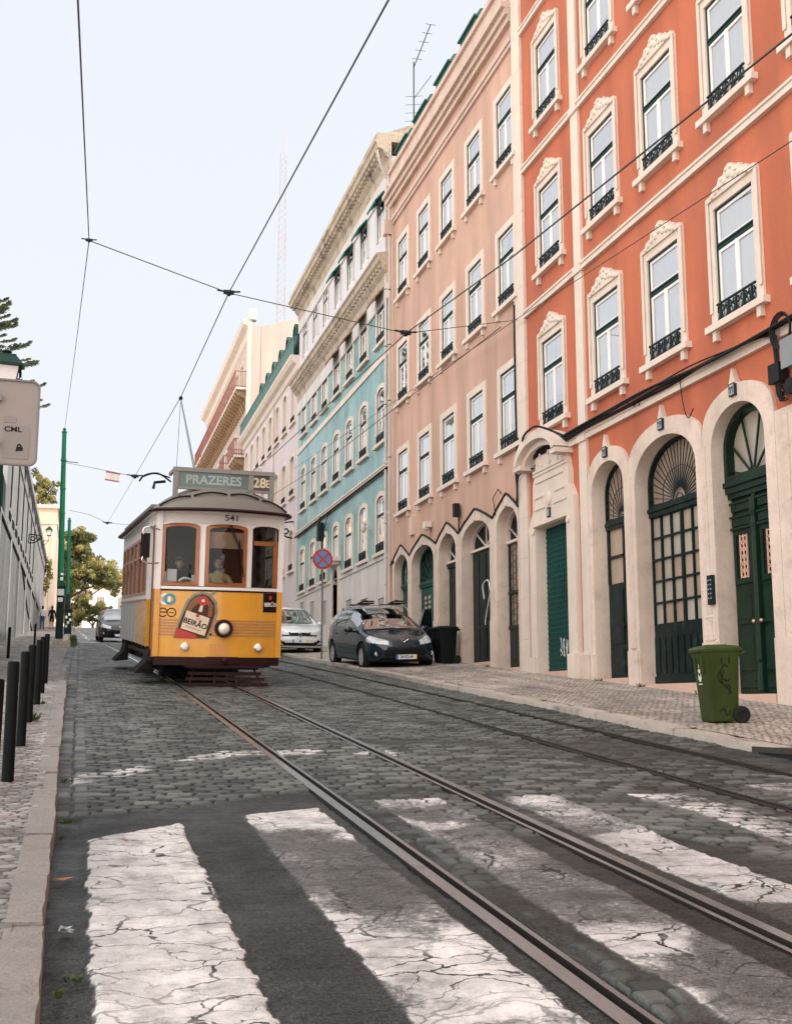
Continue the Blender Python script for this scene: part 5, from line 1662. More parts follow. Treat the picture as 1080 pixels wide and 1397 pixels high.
mast = thing('radio_mast', 'tall pale red and white lattice radio mast far behind the rooftops', 'mast', (33.0, 200, 60))
for k in range(8):
    mb = MB()
    z0, z1 = k * 5.2, (k + 1) * 5.2
    w0, w1 = 0.75 - 0.03 * k, 0.75 - 0.03 * (k + 1)
    for sx in (-1, 1):
        for sy in (-1, 1):
            mb.tube([(sx * w0, sy * w0, z0), (sx * w1, sy * w1, z1)], 0.045, 4)
    for j in range(4):
        za, zb_ = z0 + j * 1.3, z0 + (j + 1) * 1.3
        for sx, sy, tx, ty in ((-1, -1, 1, -1), (1, -1, 1, 1), (1, 1, -1, 1), (-1, 1, -1, -1)):
            mb.tube([(sx * w0, sy * w0, za), (tx * w0, ty * w0, zb_)], 0.035, 4); mb.tube([(tx * w0, ty * w0, za), (sx * w0, sy * w0, zb_)], 0.035, 4)
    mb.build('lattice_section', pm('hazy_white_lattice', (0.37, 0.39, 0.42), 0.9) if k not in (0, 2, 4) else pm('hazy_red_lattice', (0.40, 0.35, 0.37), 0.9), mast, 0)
mb = MB(); mb.tube([(0, 0, 41.6), (0, 0, 46)], 0.1, 5); mb.tube([(-1.6, 0, 12.0), (1.6, 0, 12.0)], 0.06, 4); mb.tube([(-2.0, 0, 8.0), (2.0, 0, 8.6)], 0.06, 4)
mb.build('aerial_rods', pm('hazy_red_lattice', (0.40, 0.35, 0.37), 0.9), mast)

# ---------------------------------------------------------------- left side: long wall, far house, end of the street
RUB = pm('rubble_stone_wall', (0.28, 0.285, 0.285), 0.95, var=0.3, scale=1.2, fine=0.45, fscale=5.5, bump=0.9, bscale=5.0, stain=0.3)
PLG = pm('grey_plaster_panels', (0.40, 0.41, 0.42), 0.95, var=0.22, scale=1.2, fine=0.12, fscale=12, bump=0.3, stain=0.35)
wl = thing('retaining_wall', 'tall grey retaining wall of rubble stone below plaster panels along the left pavement', 'wall', (-3, 70, 0))
XL = -3.0
mb = MB()
mb.prism([(22, -0.5), (104, 5.6), (104, 7.0), (22, 7.0)], lambda a, b, c: (XL - c, a, b), 0.0, 0.6)
house_part(mb, 'rubble_wall', RUB, wl, 0)
mb = MB()
mb.box(XL - 0.6, XL + 0.05, 22, 104, 7.0, 7.14)
house_part(mb, 'coping', PLG, wl, 0)
mb = MB(); mb.box(XL - 0.6, XL - 0.06, 48, 104, 7.14, 12.2)
y = 49.0
while y < 104:
    mb.box(XL - 0.06, XL - 0.04, y, y + 0.32, 7.14, 12.0); y += 2.6
mb.box(XL - 0.06, XL + 0.10, 48, 104, 12.0, 12.35)
mb.box(XL - 0.06, XL + 0.0, 48, 104, 11.05, 11.2)
house_part(mb, 'plaster_wall', PLG, wl, 0)
for i, y in enumerate([50.2, 52.8, 55.4, 58.0, 60.6, 63.2, 65.8, 68.4, 71, 73.6, 76.2]):
    mb = MB(); mb.box(XL - 0.055, XL - 0.02, y, y + 1.3, 7.72, 8.0); house_part(mb, 'vent_slot', DARKIN, wl, 0)
    if i % 2:
        continue
    mb = MB(); mb.tube([(XL - 0.03, y + 0.5, 8.2), (XL - 0.03, y + 0.6, 11.9)], 0.03, 5); house_part(mb, 'drainpipe', IRON, wl, 0)
mb = MB(); mb.tube([(XL + 0.03, 24, 6.9), (XL + 0.03, 104, 6.86)], 0.035, 5); mb.tube([(XL + 0.03, 62, 6.9), (XL + 0.03, 70, 5.4), (XL + 0.03, 82, 4.4), (XL + 0.03, 100, 6)], 0.04, 5)
house_part(mb, 'cable_bundle', CABLE, wl, 0)
mb = MB()
for y in np.arange(36, 104, 7.5):
    mb.tube([(XL + 0.05, y, base_z(y)), (XL + 0.05, y, 6.9)], 0.06, 6)
house_part(mb, 'wall_rib', PLG, wl, 0)
gs = thing('green_hoarding', 'dark green metal hoarding standing on the left wall behind the sign', 'hoarding', (-3.1, 46, 7.1))
mb = MB(); mb.prism([(-10, 0.05), (3.65, 0.05), (3.65, 1.5), (0.0, 1.72), (-10, 4.2)], lambda a, b, c: (c, a, b), 0.0, -0.06)
mb.build('panel', pm('dark_green_sheet', (0.008, 0.07, 0.055), 0.6, var=0.25, scale=2), gs, 0)
mb = MB()
for y in (-8, -4, -0.2, 3.5):
    mb.box(0.002, 0.05, y, y + 0.08, 0.05, 1.5 + 0.25 * max(0, -y))
mb.build('post', IRON, gs, 0)

fh = thing('far_left_house', 'sunlit cream house closing the left pavement behind the far lantern', 'building', (-3.5, 106, 0))
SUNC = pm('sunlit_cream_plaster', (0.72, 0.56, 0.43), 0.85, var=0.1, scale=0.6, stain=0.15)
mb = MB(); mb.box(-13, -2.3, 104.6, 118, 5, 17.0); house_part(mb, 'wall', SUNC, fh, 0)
mb = MB(); mb.box(-13.2, -2.1, 104.4, 118.2, 17.0, 17.3); mb.box(-13.1, -2.2, 104.5, 118.1, 15.6, 15.75); mb.box(-2.75, -2.28, 104.55, 104.6, 5, 15.6); house_part(mb, 'cornice', STONE_L, fh, 0)
ph = thing('pale_end_house', 'very pale sunlit house seen under the trees at the top of the street', 'building', (2, 150, 0))
PALE = pm('bright_whitewash', (0.85, 0.80, 0.74), 0.85, var=0.06, scale=0.5)
mb = MB(); mb.box(-12, 22, 150, 160, 5, 14.5); house_part(mb, 'wall', PALE, ph, 0)
for x in (-3.2, -0.6, 2.0, 4.6, 7.2):
    for z in (8.4, 11.6):
        mb = MB(); mb.box(x, x + 0.9, 149.93, 149.98, z, z + 1.7); o = house_part(mb, 'window', DUSTY2, ph, 0)
mb = MB(); mb.box(-12.3, 22.3, 149.6, 160.3, 14.5, 14.9); house_part(mb, 'cornice', PALE, ph, 0)
# ------------------------------------------------------------ people
SKIN = pm('skin', (0.48, 0.29, 0.21), 0.55, var=0.08, scale=8)
HAIR = pm('dark_brown_hair', (0.03, 0.02, 0.015), 0.6, var=0.3, scale=20)


def person(name, label, loc, rotz, pose, clothes, hair='short', parent=None, hat=None):
    """one continuous skinned body; clothing is cut from the body's own surface and pushed outwards"""
    J = dict(pelvis=(0, 0, .95), belly=(0, 0.01, 1.10), chest=(0, 0.0, 1.30), neck=(0, 0.0, 1.47), neck2=(0, -0.01, 1.54),
             ls=(.17, 0, 1.40), le=(.23, 0.03, 1.13), lw=(.24, -.04, .88), lp=(.24, -.06, .82),
             rs=(-.17, 0, 1.40), re=(-.23, 0.03, 1.13), rw=(-.24, -.04, .88), rp=(-.24, -.06, .82),
             lh=(.095, 0, .92), lk=(.10, -.02, .50), la=(.10, .03, .09), lt=(.115, -.14, .04),
             rh=(-.095, 0, .92), rk=(-.10, -.02, .50), ra=(-.10, .03, .09), rtt=(-.115, -.14, .04))
    J.update(pose)
    R = dict(pelvis=.145, belly=.13, chest=.15, neck=.062, neck2=.058, ls=.062, le=.043, lw=.030, lp=.036, lh=.088, lk=.056, la=.040, lt=.035)
    E_ = [('pelvis', 'belly'), ('belly', 'chest'), ('chest', 'neck'), ('neck', 'neck2'), ('chest', 'ls'), ('ls', 'le'), ('le', 'lw'), ('lw', 'lp'), ('chest', 'rs'), ('rs', 're'), ('re', 'rw'), ('rw', 'rp'),
          ('pelvis', 'lh'), ('lh', 'lk'), ('lk', 'la'), ('la', 'lt'), ('pelvis', 'rh'), ('rh', 'rk'), ('rk', 'ra'), ('ra', 'rtt')]
    bm = bmesh.new()
    sk = bm.verts.layers.skin.verify()
    V = {}
    for k, p in J.items():
        v = bm.verts.new(p)
        kk = {'rs': 'ls', 're': 'le', 'rw': 'lw', 'rp': 'lp', 'rh': 'lh', 'rk': 'lk', 'ra': 'la', 'rtt': 'lt'}.get(k, k)
        r = R[kk]
        v[sk].radius = (r, r * (0.72 if k in ('chest', 'belly', 'pelvis') else 1))
        v[sk].use_root = (k == 'pelvis')
        V[k] = v
    for a, b in E_:
        bm.edges.new((V[a], V[b]))
    for w, p, sgn in (('lw', 'lp', 1), ('rw', 'rp', -1)):      # five fingers from the palm
        P, Wv = Vector(J[p]), Vector(J[w])
        d = (P - Wv).normalized()
        side = Vector((0, -1, 0)) if abs(d.y) < 0.8 else Vector((sgn, 0, 0))
        for i, l in enumerate((.06, .075, .08, .072, .055)):
            o = side * ((i - 1.5) * 0.018 if i else 0.03)
            st = P + o * 0.6 + d * (0.0 if i else -0.03)
            q1 = st + (d if i else (d + side).normalized()) * l * 0.55
            q2 = q1 + (d if i else (d + side * 0.4).normalized()) * l * 0.45 + Vector((-sgn * 0.01, 0, 0))
            prev = V[p]
            for q_, r in ((q1, .0095), (q2, .008)):
                v = bm.verts.new(q_); v[sk].radius = (r, r); bm.edges.new((prev, v)); prev = v
    me = bpy.data.meshes.new('person_skeleton'); bm.to_mesh(me); bm.free()
    tmp = bpy.data.objects.new('person_skeleton', me); COL.objects.link(tmp)
    m = tmp.modifiers.new('Skin', 'SKIN'); m.branch_smoothing = 0.4; m.use_smooth_shade = True
    s = tmp.modifiers.new('Sub', 'SUBSURF'); s.levels = 2
    dg = bpy.context.evaluated_depsgraph_get()
    body = bpy.data.meshes.new_from_object(tmp.evaluated_get(dg))
    bpy.data.objects.remove(tmp)
    # head with features, merged into the body mesh
    mb = MB()
    mb.v = [tuple(v.co) for v in body.vertices]; mb.f = [tuple(p.vertices) for p in body.polygons]; mb.m = [0] * len(mb.f)
    h = Vector(J['neck2']) + Vector((0, -0.015, 0.105))
    mb.ball(h, (.076, .096, .115), 20, 14)
    mb.ball(h + Vector((0, -0.018, -0.06)), (.058, .07, .055), 14, 8)
    mb.ball(h + Vector((0, -.098, -.012)), (.014, .022, .024), 8, 6)
    for sx in (-1, 1):
        mb.ball(h + Vector((sx * .078, 0.005, -.01)), (.012, .022, .032), 8, 6)
        mb.ball(h + Vector((sx * .03, -.085, .012)), (.014, .010, .009), 8, 6, m=1)
    mb.ball(h + Vector((0, -.090, -.055)), (.024, .008, .007), 8, 6, m=2)
    t = thing(name, label, 'person', loc, (0, 0, rotz)) if parent is None else None
    o = mb.build('body', [SKIN, pm('dark_eye', (0.02, 0.015, 0.01), 0.2), pm('lips', (0.35, 0.12, 0.1), 0.5)], t, 60)
    # clothing
    body.calc_loop_triangles()
    for nm, mat, test, off in clothes:
        cm = MB()
        used = {}
        for p in body.polygons:
            if test(Vector(p.center)):
                f = []
                for vi in p.vertices:
                    if vi not in used:
                        used[vi] = len(cm.v)
                        v = body.vertices[vi]
                        cm.v.append(tuple(v.co + v.normal * off))
                    f.append(used[vi])
                cm.f.append(tuple(f)); cm.m.append(0)
        if cm.f:
            cm.build(nm, mat, t, 60, normals=False)
    hm = MB()
    hm.ball(h + Vector((0, 0.012, 0.022)), (.086, .098, .108), 18, 10)
    if hair == 'long':
        hm.ball(h + Vector((0, 0.06, -0.07)), (.075, .05, .15), 14, 10)
    hv = []
    keep = [i for i, f in enumerate(hm.f) if not (sum(hm.v[k][1] for k in f) / len(f) < h.y - 0.045 and sum(hm.v[k][2] for k in f) / len(f) < h.z + 0.055)]
    hm.f = [hm.f[i] for i in keep]; hm.m = [0] * len(hm.f)
    hm.build('hair', HAIR, t, 60)
    if hat:
        hb = MB(); hb.ball(h + Vector((0, 0.005, 0.055)), (.094, .108, .075), 16, 8); hb.box(h.x - .07, h.x + .07, h.y - .17, h.y - .06, h.z + .045, h.z + .06)
        hb.build('cap', hat, t, 40)
    return t


DRK = pm('dark_cloth', (0.015, 0.015, 0.018), 0.9, var=0.2)
YEL = pm('mustard_shirt', (0.55, 0.40, 0.16), 0.85, var=0.12, scale=6)
JEAN = pm('blue_denim', (0.06, 0.11, 0.2), 0.9, var=0.2, scale=10)
WHT = pm('white_cotton', (0.7, 0.72, 0.76), 0.85, var=0.08)
torso = lambda c: c.z > 0.93 and c.z < 1.50 and (abs(c.x) < 0.27) and c.z > 0.93
legs = lambda c: c.z < 1.0 and c.z > 0.07 and abs(c.x) < 0.17
shoe = lambda c: c.z < 0.09

# ------------------------------------------------------------ the tram
TW = 1.12
tram = thing('tram', 'yellow and white vintage tram with a bottle advertisement on its front, coming downhill', 'tram', (2.45, 21.15, road_z(21.15)), (math.atan(SL), 0, math.radians(2.2)))
YELP = pm('tram_yellow_paint', (0.70, 0.315, 0.026), 0.28, var=0.10, scale=2, fine=0.04, coat=0.5, stain=0.16, dirt=((0.42, 0.19, 0.04), 0.45, 2.5))
WHTP = pm('tram_white_paint', (0.76, 0.72, 0.69), 0.35, var=0.06, scale=2, coat=0.3, stain=0.12)
MARO = pm('tram_maroon_paint', (0.024, 0.0085, 0.0085), 0.4, var=0.2, scale=4)
WOOD = pm('varnished_wood', (0.30, 0.095, 0.028), 0.35, var=0.3, scale=5, coat=0.4)
ROOFG = pm('grey_roof_canvas', (0.165, 0.148, 0.132), 0.8, var=0.15, scale=3, bump=0.2)
ROOFD = pm('grey_sign_metal', (0.21, 0.20, 0.185), 0.6, var=0.12, scale=4)
BLK = pm('black_underframe', (0.012, 0.011, 0.011), 0.7, var=0.3)
CHROME = pm('lamp_chrome', (0.75, 0.72, 0.68), 0.2, metal=0.9, var=0.05)
LENS = pm('lamp_lens', (0.85, 0.75, 0.62), 0.08, var=0.15, scale=30, coat=0.8)
TGLASS = glass_mat('tram_glass', (0.70, 0.74, 0.74), -0.15, 0.0)
INT = pm('tram_interior_wood', (0.045, 0.028, 0.018), 0.6, var=0.2)


def bow(x):
    return 0.20 * (x / TW) ** 2


def FP(x, z, c):
    return (x, bow(x) - c, z)


def dens(poly, d=0.07):
    out = []
    for i, (a, b) in enumerate(poly):
        c, e = poly[(i + 1) % len(poly)]
        n = max(1, int(math.hypot(c - a, e - b) / d))
        out += [(a + (c - a) * k / n, b + (e - b) * k / n) for k in range(n)]
    return out


def cprism(mb, poly, c0, c1, holes=(), m=0):
    mb.prism(dens(poly), FP, c0, c1, holes=[dens(h) for h in holes], m=m)


def cbox(mb, x0, x1, z0, z1, c0, c1, m=0):
    n = max(1, int((x1 - x0) / 0.07))
    vs = []
    for i in range(n + 1):
        x = x0 + (x1 - x0) * i / n
        vs += [FP(x, z0, c0), FP(x, z1, c0), FP(x, z1, c1), FP(x, z0, c1)]
    fs = []
    for i in range(n):
        for k in range(4):
            fs.append((i * 4 + k, i * 4 + (k + 1) % 4, i * 4 + 4 + (k + 1) % 4, i * 4 + 4 + k))
    fs += [(0, 1, 2, 3), (n * 4 + 3, n * 4 + 2, n * 4 + 1, n * 4)]
    mb.add(vs, fs, m)


def decal(mb, poly, c, m=0, step=0.06):
    tris = tessellate_polygon([[Vector((a, b, 0)) for a, b in poly]])
    st = [[Vector(poly[i]) for i in t] for t in tris]
    vs, fs = [], []
    while st:
        t = st.pop()
        e = [((t[i] - t[(i + 1) % 3]).length, i) for i in range(3)]
        l, i = max(e)
        if l > step * 2:
            mid = (t[i] + t[(i + 1) % 3]) / 2
            st.append([t[i], mid, t[(i + 2) % 3]]); st.append([mid, t[(i + 1) % 3], t[(i + 2) % 3]])
        else:
            n = len(vs)
            a = [FP(p.x, p.y, c) for p in t]
            nrm = (Vector(a[1]) - Vector(a[0])).cross(Vector(a[2]) - Vector(a[0]))
            vs += a if nrm.y < 0 else a[::-1]
            fs.append((n, n + 1, n + 2))
    mb.add(vs, fs, m)


def disc(cx, cz, r, n=20, r2=None):
    return [(cx + r * math.cos(2 * PI * k / n), cz + (r2 or r) * math.sin(2 * PI * k / n)) for k in range(n)]


def ringd(mb, cx, cz, r, t, c, m=0, a0=0, a1=2 * PI, n=24):
    for k in range(n):
        p, q = a0 + (a1 - a0) * k / n, a0 + (a1 - a0) * (k + 1) / n
        decal(mb, [(cx + r * math.cos(p), cz + r * math.sin(p)), (cx + r * math.cos(q), cz + r * math.sin(q)), (cx + (r - t) * math.cos(q), cz + (r - t) * math.sin(q)), (cx + (r - t) * math.cos(p), cz + (r - t) * math.sin(p))], c, m)


# front dash
mb = MB(); cbox(mb, -TW, TW, 0.52, 1.725, 0.0, -0.05); front = mb.build('front_dash', YELP, tram)
mb = MB()
TANS = pm('dash_stripe_paint', (0.40, 0.20, 0.075), 0.35, var=0.1)
for k in range(6):
    z = 0.90 + k * 0.053
    cbox(mb, -TW + 0.03, TW - 0.03, z, z + 0.030, 0.006, -0.002)
mb.build('dash_stripes', TANS, front)
mb = MB(); cbox(mb, -TW - 0.01, TW + 0.01, 1.705, 1.73, 0.012, -0.02); mb.build('belt_moulding', MARO, front)
mb = MB(); cbox(mb, -TW - 0.02, TW + 0.02, 0.37, 0.518, 0.05, -0.10); cbox(mb, -0.25, 0.35, 0.40, 0.53, 0.07, 0.05)
mb.lathe([(0.05, 0), (0.06, 0.03), (0.03, 0.05)], 12, (0.10, -0.12, 0.47), Matrix.Rotation(PI / 2, 4, 'X'))
mb.build('bumper', MARO, tram)
# window band
W3 = [(-1.08, -0.41), (-0.31, 0.46), (0.56, 1.075)]


def awin(x0, x1, z0, z1, rise=0.07):
    return [(x0, z0), (x1, z0)] + list(reversed(arch(x0, x1, z1 - rise, z1, 10)))


mb = MB()
cprism(mb, [(-TW, 1.73), (TW, 1.73), (TW, 3.16), (-TW, 3.16)], 0.0, -0.05, holes=[awin(a, b, 1.80, 2.94) for a, b in W3])
cbox(mb, -TW - 0.005, TW + 0.005, 1.735, 1.785, 0.02, 0.0)
upf = mb.build('front_window_band', WHTP, tram)
for i, (a, b) in enumerate(W3):
    mb = MB()
    if i < 2:
        cprism(mb, awin(a, b, 1.80, 2.94), 0.02, -0.04, holes=[awin(a + 0.07, b - 0.07, 1.87, 2.88, 0.05)])
        wn = mb.build('front_window', WOOD, tram)
    else:
        cprism(mb, awin(a, b, 1.80, 2.94), 0.012, -0.04, holes=[awin(a + 0.025, b - 0.025, 1.82, 2.92, 0.06)])
        cprism(mb, [(a + 0.03, 2.58), (b, 2.58), (b, 2.66), (a + 0.03, 2.66)], 0.018, -0.02, m=1)
        cprism(mb, [(b - 0.10, 1.81), (b, 1.81), (b, 2.58), (b - 0.10, 2.58)], 0.018, -0.02, m=1)
        wn = mb.build('front_window', [MARO, WOOD], tram)
    mb = MB(); decal(mb, awin(a + 0.02, b - 0.02, 1.83, 2.92), -0.03, step=0.1); mb.build('pane', TGLASS, wn)
    if i == 1:
        mb = MB(); cbox(mb, a + 0.05, b - 0.05, 2.50, 2.80, -0.07, -0.08); mb.build('sun_blind', pm('tan_blind', (0.42, 0.27, 0.17), 0.8, var=0.1), wn)
        mb = MB()
        for dx in (0.0, 0.04):
            mb.tube([(0.10 + dx, bow(.1) - 0.05, 2.93), (0.34 + dx * 0.5, bow(.34) - 0.06, 2.42)], 0.010, 5)
        mb.tube([(0.30, bow(.3) - 0.05, 2.66), (0.40, bow(.4) - 0.05, 1.98)], 0.012, 5)
        mb.build('wiper', BLK, wn)
mb = MB(); add_text(mb, '541', 0.15, lambda x, y: FP(x, y, 0.006), 1.25, 0.002, c=(0.16, 3.055)); mb.build('number', pm('dark_lettering', (0.03, 0.025, 0.03), 0.5), upf, 0)
# lamps
mb = MB()
mb.lathe([(0.165, 0.0), (0.165, 0.07), (0.15, 0.10), (0.115, 0.10), (0.11, 0.07)], 28, (0.07, 0.0, 1.04), Matrix.Rotation(PI / 2, 4, 'X'), caps=False)
hl = mb.build('headlamp', MARO, tram)
mb = MB(); mb.lathe([(0.113, 0.06), (0.09, 0.10), (0.05, 0.125), (0.001, 0.135)], 24, (0.07, 0, 1.04), Matrix.Rotation(PI / 2, 4, 'X'), caps=False); mb.build('lens', LENS, hl)
for x in (-0.61, 0.73):
    mb = MB(); mb.lathe([(0.075, 0.0), (0.075, 0.05), (0.06, 0.06)], 16, (x, bow(x), 0.70), Matrix.Rotation(PI / 2, 4, 'X')); l_ = mb.build('marker_lamp', CHROME, tram)
    mb = MB(); mb.lathe([(0.056, 0.06), (0.04, 0.075), (0.001, 0.08)], 14, (x, bow(x), 0.70), Matrix.Rotation(PI / 2, 4, 'X'), caps=False); mb.build('lens', LENS, l_)
mb = MB(); mb.lathe([(0.02, 0.0), (0.02, 0.02)], 10, (-0.16, 0.004, 0.93), Matrix.Rotation(PI / 2, 4, 'X')); mb.build('socket', BLK, tram)
# transparent-looking touched-up patch of newer paint
mb = MB(); decal(mb, [(-0.17, 0.53), (0.18, 0.53), (0.18, 0.76), (-0.17, 0.76)], 0.003); mb.build('repaint_patch', pm('repaint_orange', (0.62, 0.27, 0.06), 0.4, var=0.08), front, 0)
# advertisement and emblems on the dash
UV = lambda u, v: (-0.80 + (u - 390) * 0.00357, 0.87 + (900 - v) * 0.00368)
BOT = [pm('bottle_halo', (0.20, 0.21, 0.15), 0.4, var=0.5, scale=9), pm('bottle_brown', (0.075, 0.022, 0.008), 0.35, var=0.75, scale=4, spec=0.2), pm('bottle_label_cream', (0.66, 0.52, 0.38), 0.5, var=0.12, scale=6), pm('bottle_red', (0.42, 0.022, 0.015), 0.4, var=0.25, scale=8), pm('label_ink', (0.05, 0.022, 0.014), 0.5), pm('bottle_amber', (0.20, 0.068, 0.018), 0.35, var=0.5, scale=7)]
mb = MB()
decal(mb, [UV(*p) for p in [(386, 903), (400, 838), (424, 770), (446, 716), (478, 686), (520, 674), (562, 684), (596, 722), (603, 776), (584, 850), (560, 907)]], 0.004, 0)
decal(mb, [UV(*p) for p in [(398, 900), (410, 840), (436, 772), (458, 722), (486, 696), (522, 686), (556, 698), (584, 732), (588, 780), (570, 848), (546, 903)]], 0.008, 1)
decal(mb, [UV(*p) for p in [(440, 776), (460, 728), (486, 702), (514, 694), (506, 730), (480, 752), (452, 800), (440, 830)]], 0.010, 5)
decal(mb, [UV(*p) for p in [(560, 716), (576, 745), (572, 800), (552, 796), (556, 750), (545, 730)]], 0.010, 5)
decal(mb, [UV(*p) for p in [(447, 768), (562, 805), (540, 892), (420, 856)]], 0.012, 2)
decal(mb, [UV(*p) for p in [(388, 904), (401, 855), (490, 884), (508, 906)]], 0.014, 3)
decal(mb, [UV(527 + 27 * math.cos(t), 720 + 24 * math.sin(t)) for t in np.linspace(0, 2 * PI, 17)[:-1]], 0.013, 3)
decal(mb, [UV(527 + 9 * math.cos(t), 720 + 8 * math.sin(t)) for t in np.linspace(0, 2 * PI, 9)[:-1]], 0.016, 2)
decal(mb, [UV(*p) for p in [(514, 742), (528, 744), (522, 776), (504, 772)]], 0.012, 2)
decal(mb, [UV(502 + 9 * math.cos(t), 793 + 9 * math.sin(t)) for t in np.linspace(0, 2 * PI, 11)[:-1]], 0.016, 3)
decal(mb, [UV(*p) for p in [(560, 690), (575, 672), (596, 668), (580, 688)]], 0.012, 0)
bp_ = mb.build('bottle_advertisement', BOT, front, 0)
mb = MB(); add_text(mb, 'BEIRÃO', 0.135, lambda x, y: FP(x, y, 0.018), 0.95, 0.003, rot=-0.31, c=UV(491, 833)); add_text(mb, 'LICOR', 0.035, lambda x, y: FP(x, y, 0.018), 1, 0.0, rot=-0.31, c=UV(505, 811)); add_text(mb, 'LICOR DE PORTUGAL', 0.03, lambda x, y: FP(x, y, 0.018), 1, 0.0, rot=-0.31, c=UV(482, 856))
mb.build('lettering', BOT[4], bp_, 0)
mb = MB(); decal(mb, [(0.805, 1.35), (1.085, 1.35), (1.085, 1.70), (0.805, 1.70)], 0.004); decal(mb, disc(0.945, 1.62, 0.03, 12, 0.04), 0.008, 1)
bq = mb.build('advertisement_plate', [pm('ad_black', (0.012, 0.008, 0.008), 0.4), BOT[3]], front, 0)
mb = MB(); add_text(mb, 'BEIRÃO', 0.095, lambda x, y: FP(x, y, 0.009), 0.72, 0.004, c=(0.945, 1.49)); mb.build('lettering', WHTP, bq, 0)
mb = MB()
ringd(mb, -0.985, 1.55, 0.105, 0.05, 0.005, 0); ringd(mb, -0.90, 1.55, 0.105, 0.05, 0.007, 1)
mb.build('ring_emblem', [WHTP, pm('emblem_blue', (0.05, 0.22, 0.28), 0.4)], front, 0)
mb = MB()
ringd(mb, -1.01, 1.31, 0.085, 0.02, 0.005, 0, 0.0, 5.6); cbox(mb, -1.09, -0.935, 1.305, 1.325, 0.006, 0.0); ringd(mb, -0.86, 1.31, 0.085, 0.02, 0.005)
cbox(mb, -0.90, -0.82, 1.30, 1.315, 0.006, 0)
mb.build('round_emblem', pm('emblem_brown', (0.05, 0.02, 0.006), 0.5), front, 0)

# corner posts, sides
SH = 1.17
for sx in (-1, 1):
    mb = MB(); mb.box(sx * TW - 0.05, sx * TW + 0.05, bow(TW) - 0.05, bow(TW) + 0.08, 0.52, 1.73, 1); mb.box(sx * TW - 0.05, sx * TW + 0.05, bow(TW) - 0.05, bow(TW) + 0.08, 1.73, 3.16, 0)
    mb.build('corner_post', [WHTP, YELP], tram)


def side(sx, y0):
    S = lambda a, b, c: (sx * (SH + c), a, b)
    y1 = 8.2
    n = 6
    pitch = (y1 - y0 - 0.3) / n
    wins = [(y0 + 0.25 + i * pitch, y0 + 0.25 + (i + 1) * pitch - 0.12) for i in range(n)]
    mb = MB()
    mb.prism([(y0, 1.56), (y1, 1.56), (y1, 3.14), (y0, 3.14)], S, 0, -0.05, holes=[[(a, 1.66), (b, 1.66), (b, 2.82), (a, 2.82)] for a, b in wins])
    p = mb.build('side_window_band', WHTP, tram, 0)
    mb = MB()
    for a, b in wins:
        mb.prism([(a - 0.01, 1.65), (b + 0.01, 1.65), (b + 0.01, 2.83), (a - 0.01, 2.83)], S, 0.012, -0.03, holes=[[(a + 0.05, 1.71), (b - 0.05, 1.71), (b - 0.05, 2.77), (a + 0.05, 2.77)]])
        mb.prism([(a, 2.42), (b, 2.42), (b, 2.46), (a, 2.46)], S, 0.008, -0.02)
    mb.build('window_frames', WOOD, p, 0)
    for a, b in wins:
        mb = MB(); mb.prism([(a + 0.04, 1.70), (b - 0.04, 1.70), (b - 0.04, 2.78), (a + 0.04, 2.78)], S, -0.012, -0.015); mb.build('pane', TGLASS, p, 0)
    mb = MB(); mb.prism([(y0 + 2.3, 0.68), (y1, 0.68), (y1, 1.55), (y0 + 2.3, 1.55)], S, 0.0, -0.05, m=0); mb.prism([(y0, 0.66), (y0 + 2.295, 0.68), (y0 + 2.295, 1.55), (y0, 1.55)], S, 0.0, -0.05, m=1)
    for k in range(5):
        y = y0 + 2.3 + k * 0.9
        mb.prism([(y, 0.69), (y + 0.03, 0.69), (y + 0.03, 1.54), (y, 1.54)], S, 0.008, 0, m=0)
    mb.build('side_panel', [pm('side_panel_grey', (0.36, 0.38, 0.37), 0.4, var=0.15, coat=0.3), YELP], tram, 0)
    mb = MB(); mb.prism([(y0, 1.535), (y1, 1.535), (y1, 1.57), (y0, 1.57)], S, 0.02, 0.0); mb.build('belt_moulding', WOOD, tram, 0)


side(-1, 1.62)
side(1, 0.75)
# doorway on the left: posts, folded door leaf, grab rail, steps
mb = MB()
mb.box(-1.18, -1.12, 0.30, 0.36, 1.73, 2.95, 0); mb.box(-1.18, -1.12, 0.30, 0.36, 0.5, 1.73, 1); mb.box(-1.18, -1.10, 1.54, 1.62, 1.56, 3.14, 0); mb.box(-1.175, -1.10, 1.54, 1.62, 0.66, 1.56, 2); mb.box(-1.17, -1.12, 0.28, 1.62, 2.92, 3.15, 0)
mb.build('door_frame', [WHTP, WOOD, YELP], tram)
mb = MB()
for y in (0.62, 0.95):
    mb.box(-1.14, -1.09, y, y + 0.05, 0.55, 2.90)
mb.box(-1.14, -1.09, 0.62, 1.0, 1.45, 1.52); mb.box(-1.14, -1.09, 0.62, 1.0, 0.55, 0.62); mb.box(-1.14, -1.09, 0.62, 1.0, 2.84, 2.90); mb.box(-1.13, -1.10, 0.62, 1.0, 0.62, 1.45)
dl = mb.build('door_leaf', WOOD, tram)
mb = MB(); mb.box(-1.12, -1.115, 0.66, 0.96, 1.52, 2.84); mb.build('pane', TGLASS, dl, 0)
mb = MB(); mb.box(-1.2, -0.9, 0.25, 1.55, 0.42, 0.5); mb.box(-1.32, -0.95, 0.7, 1.5, 0.26, 0.30)
for ya, yb_ in ((0.75, 1.6), (6.3, 7.3)):
    mb = MB() if ya > 1 else mb
    mb.prism([(-1.1, 0.62), (-1.16, 0.62), (-1.22, 0.40), (-1.38, 0.24), (-1.40, 0.19), (-1.1, 0.22)], lambda a, b, c: (a, c, b), ya, yb_)
    mb.build('step', BLK, tram)
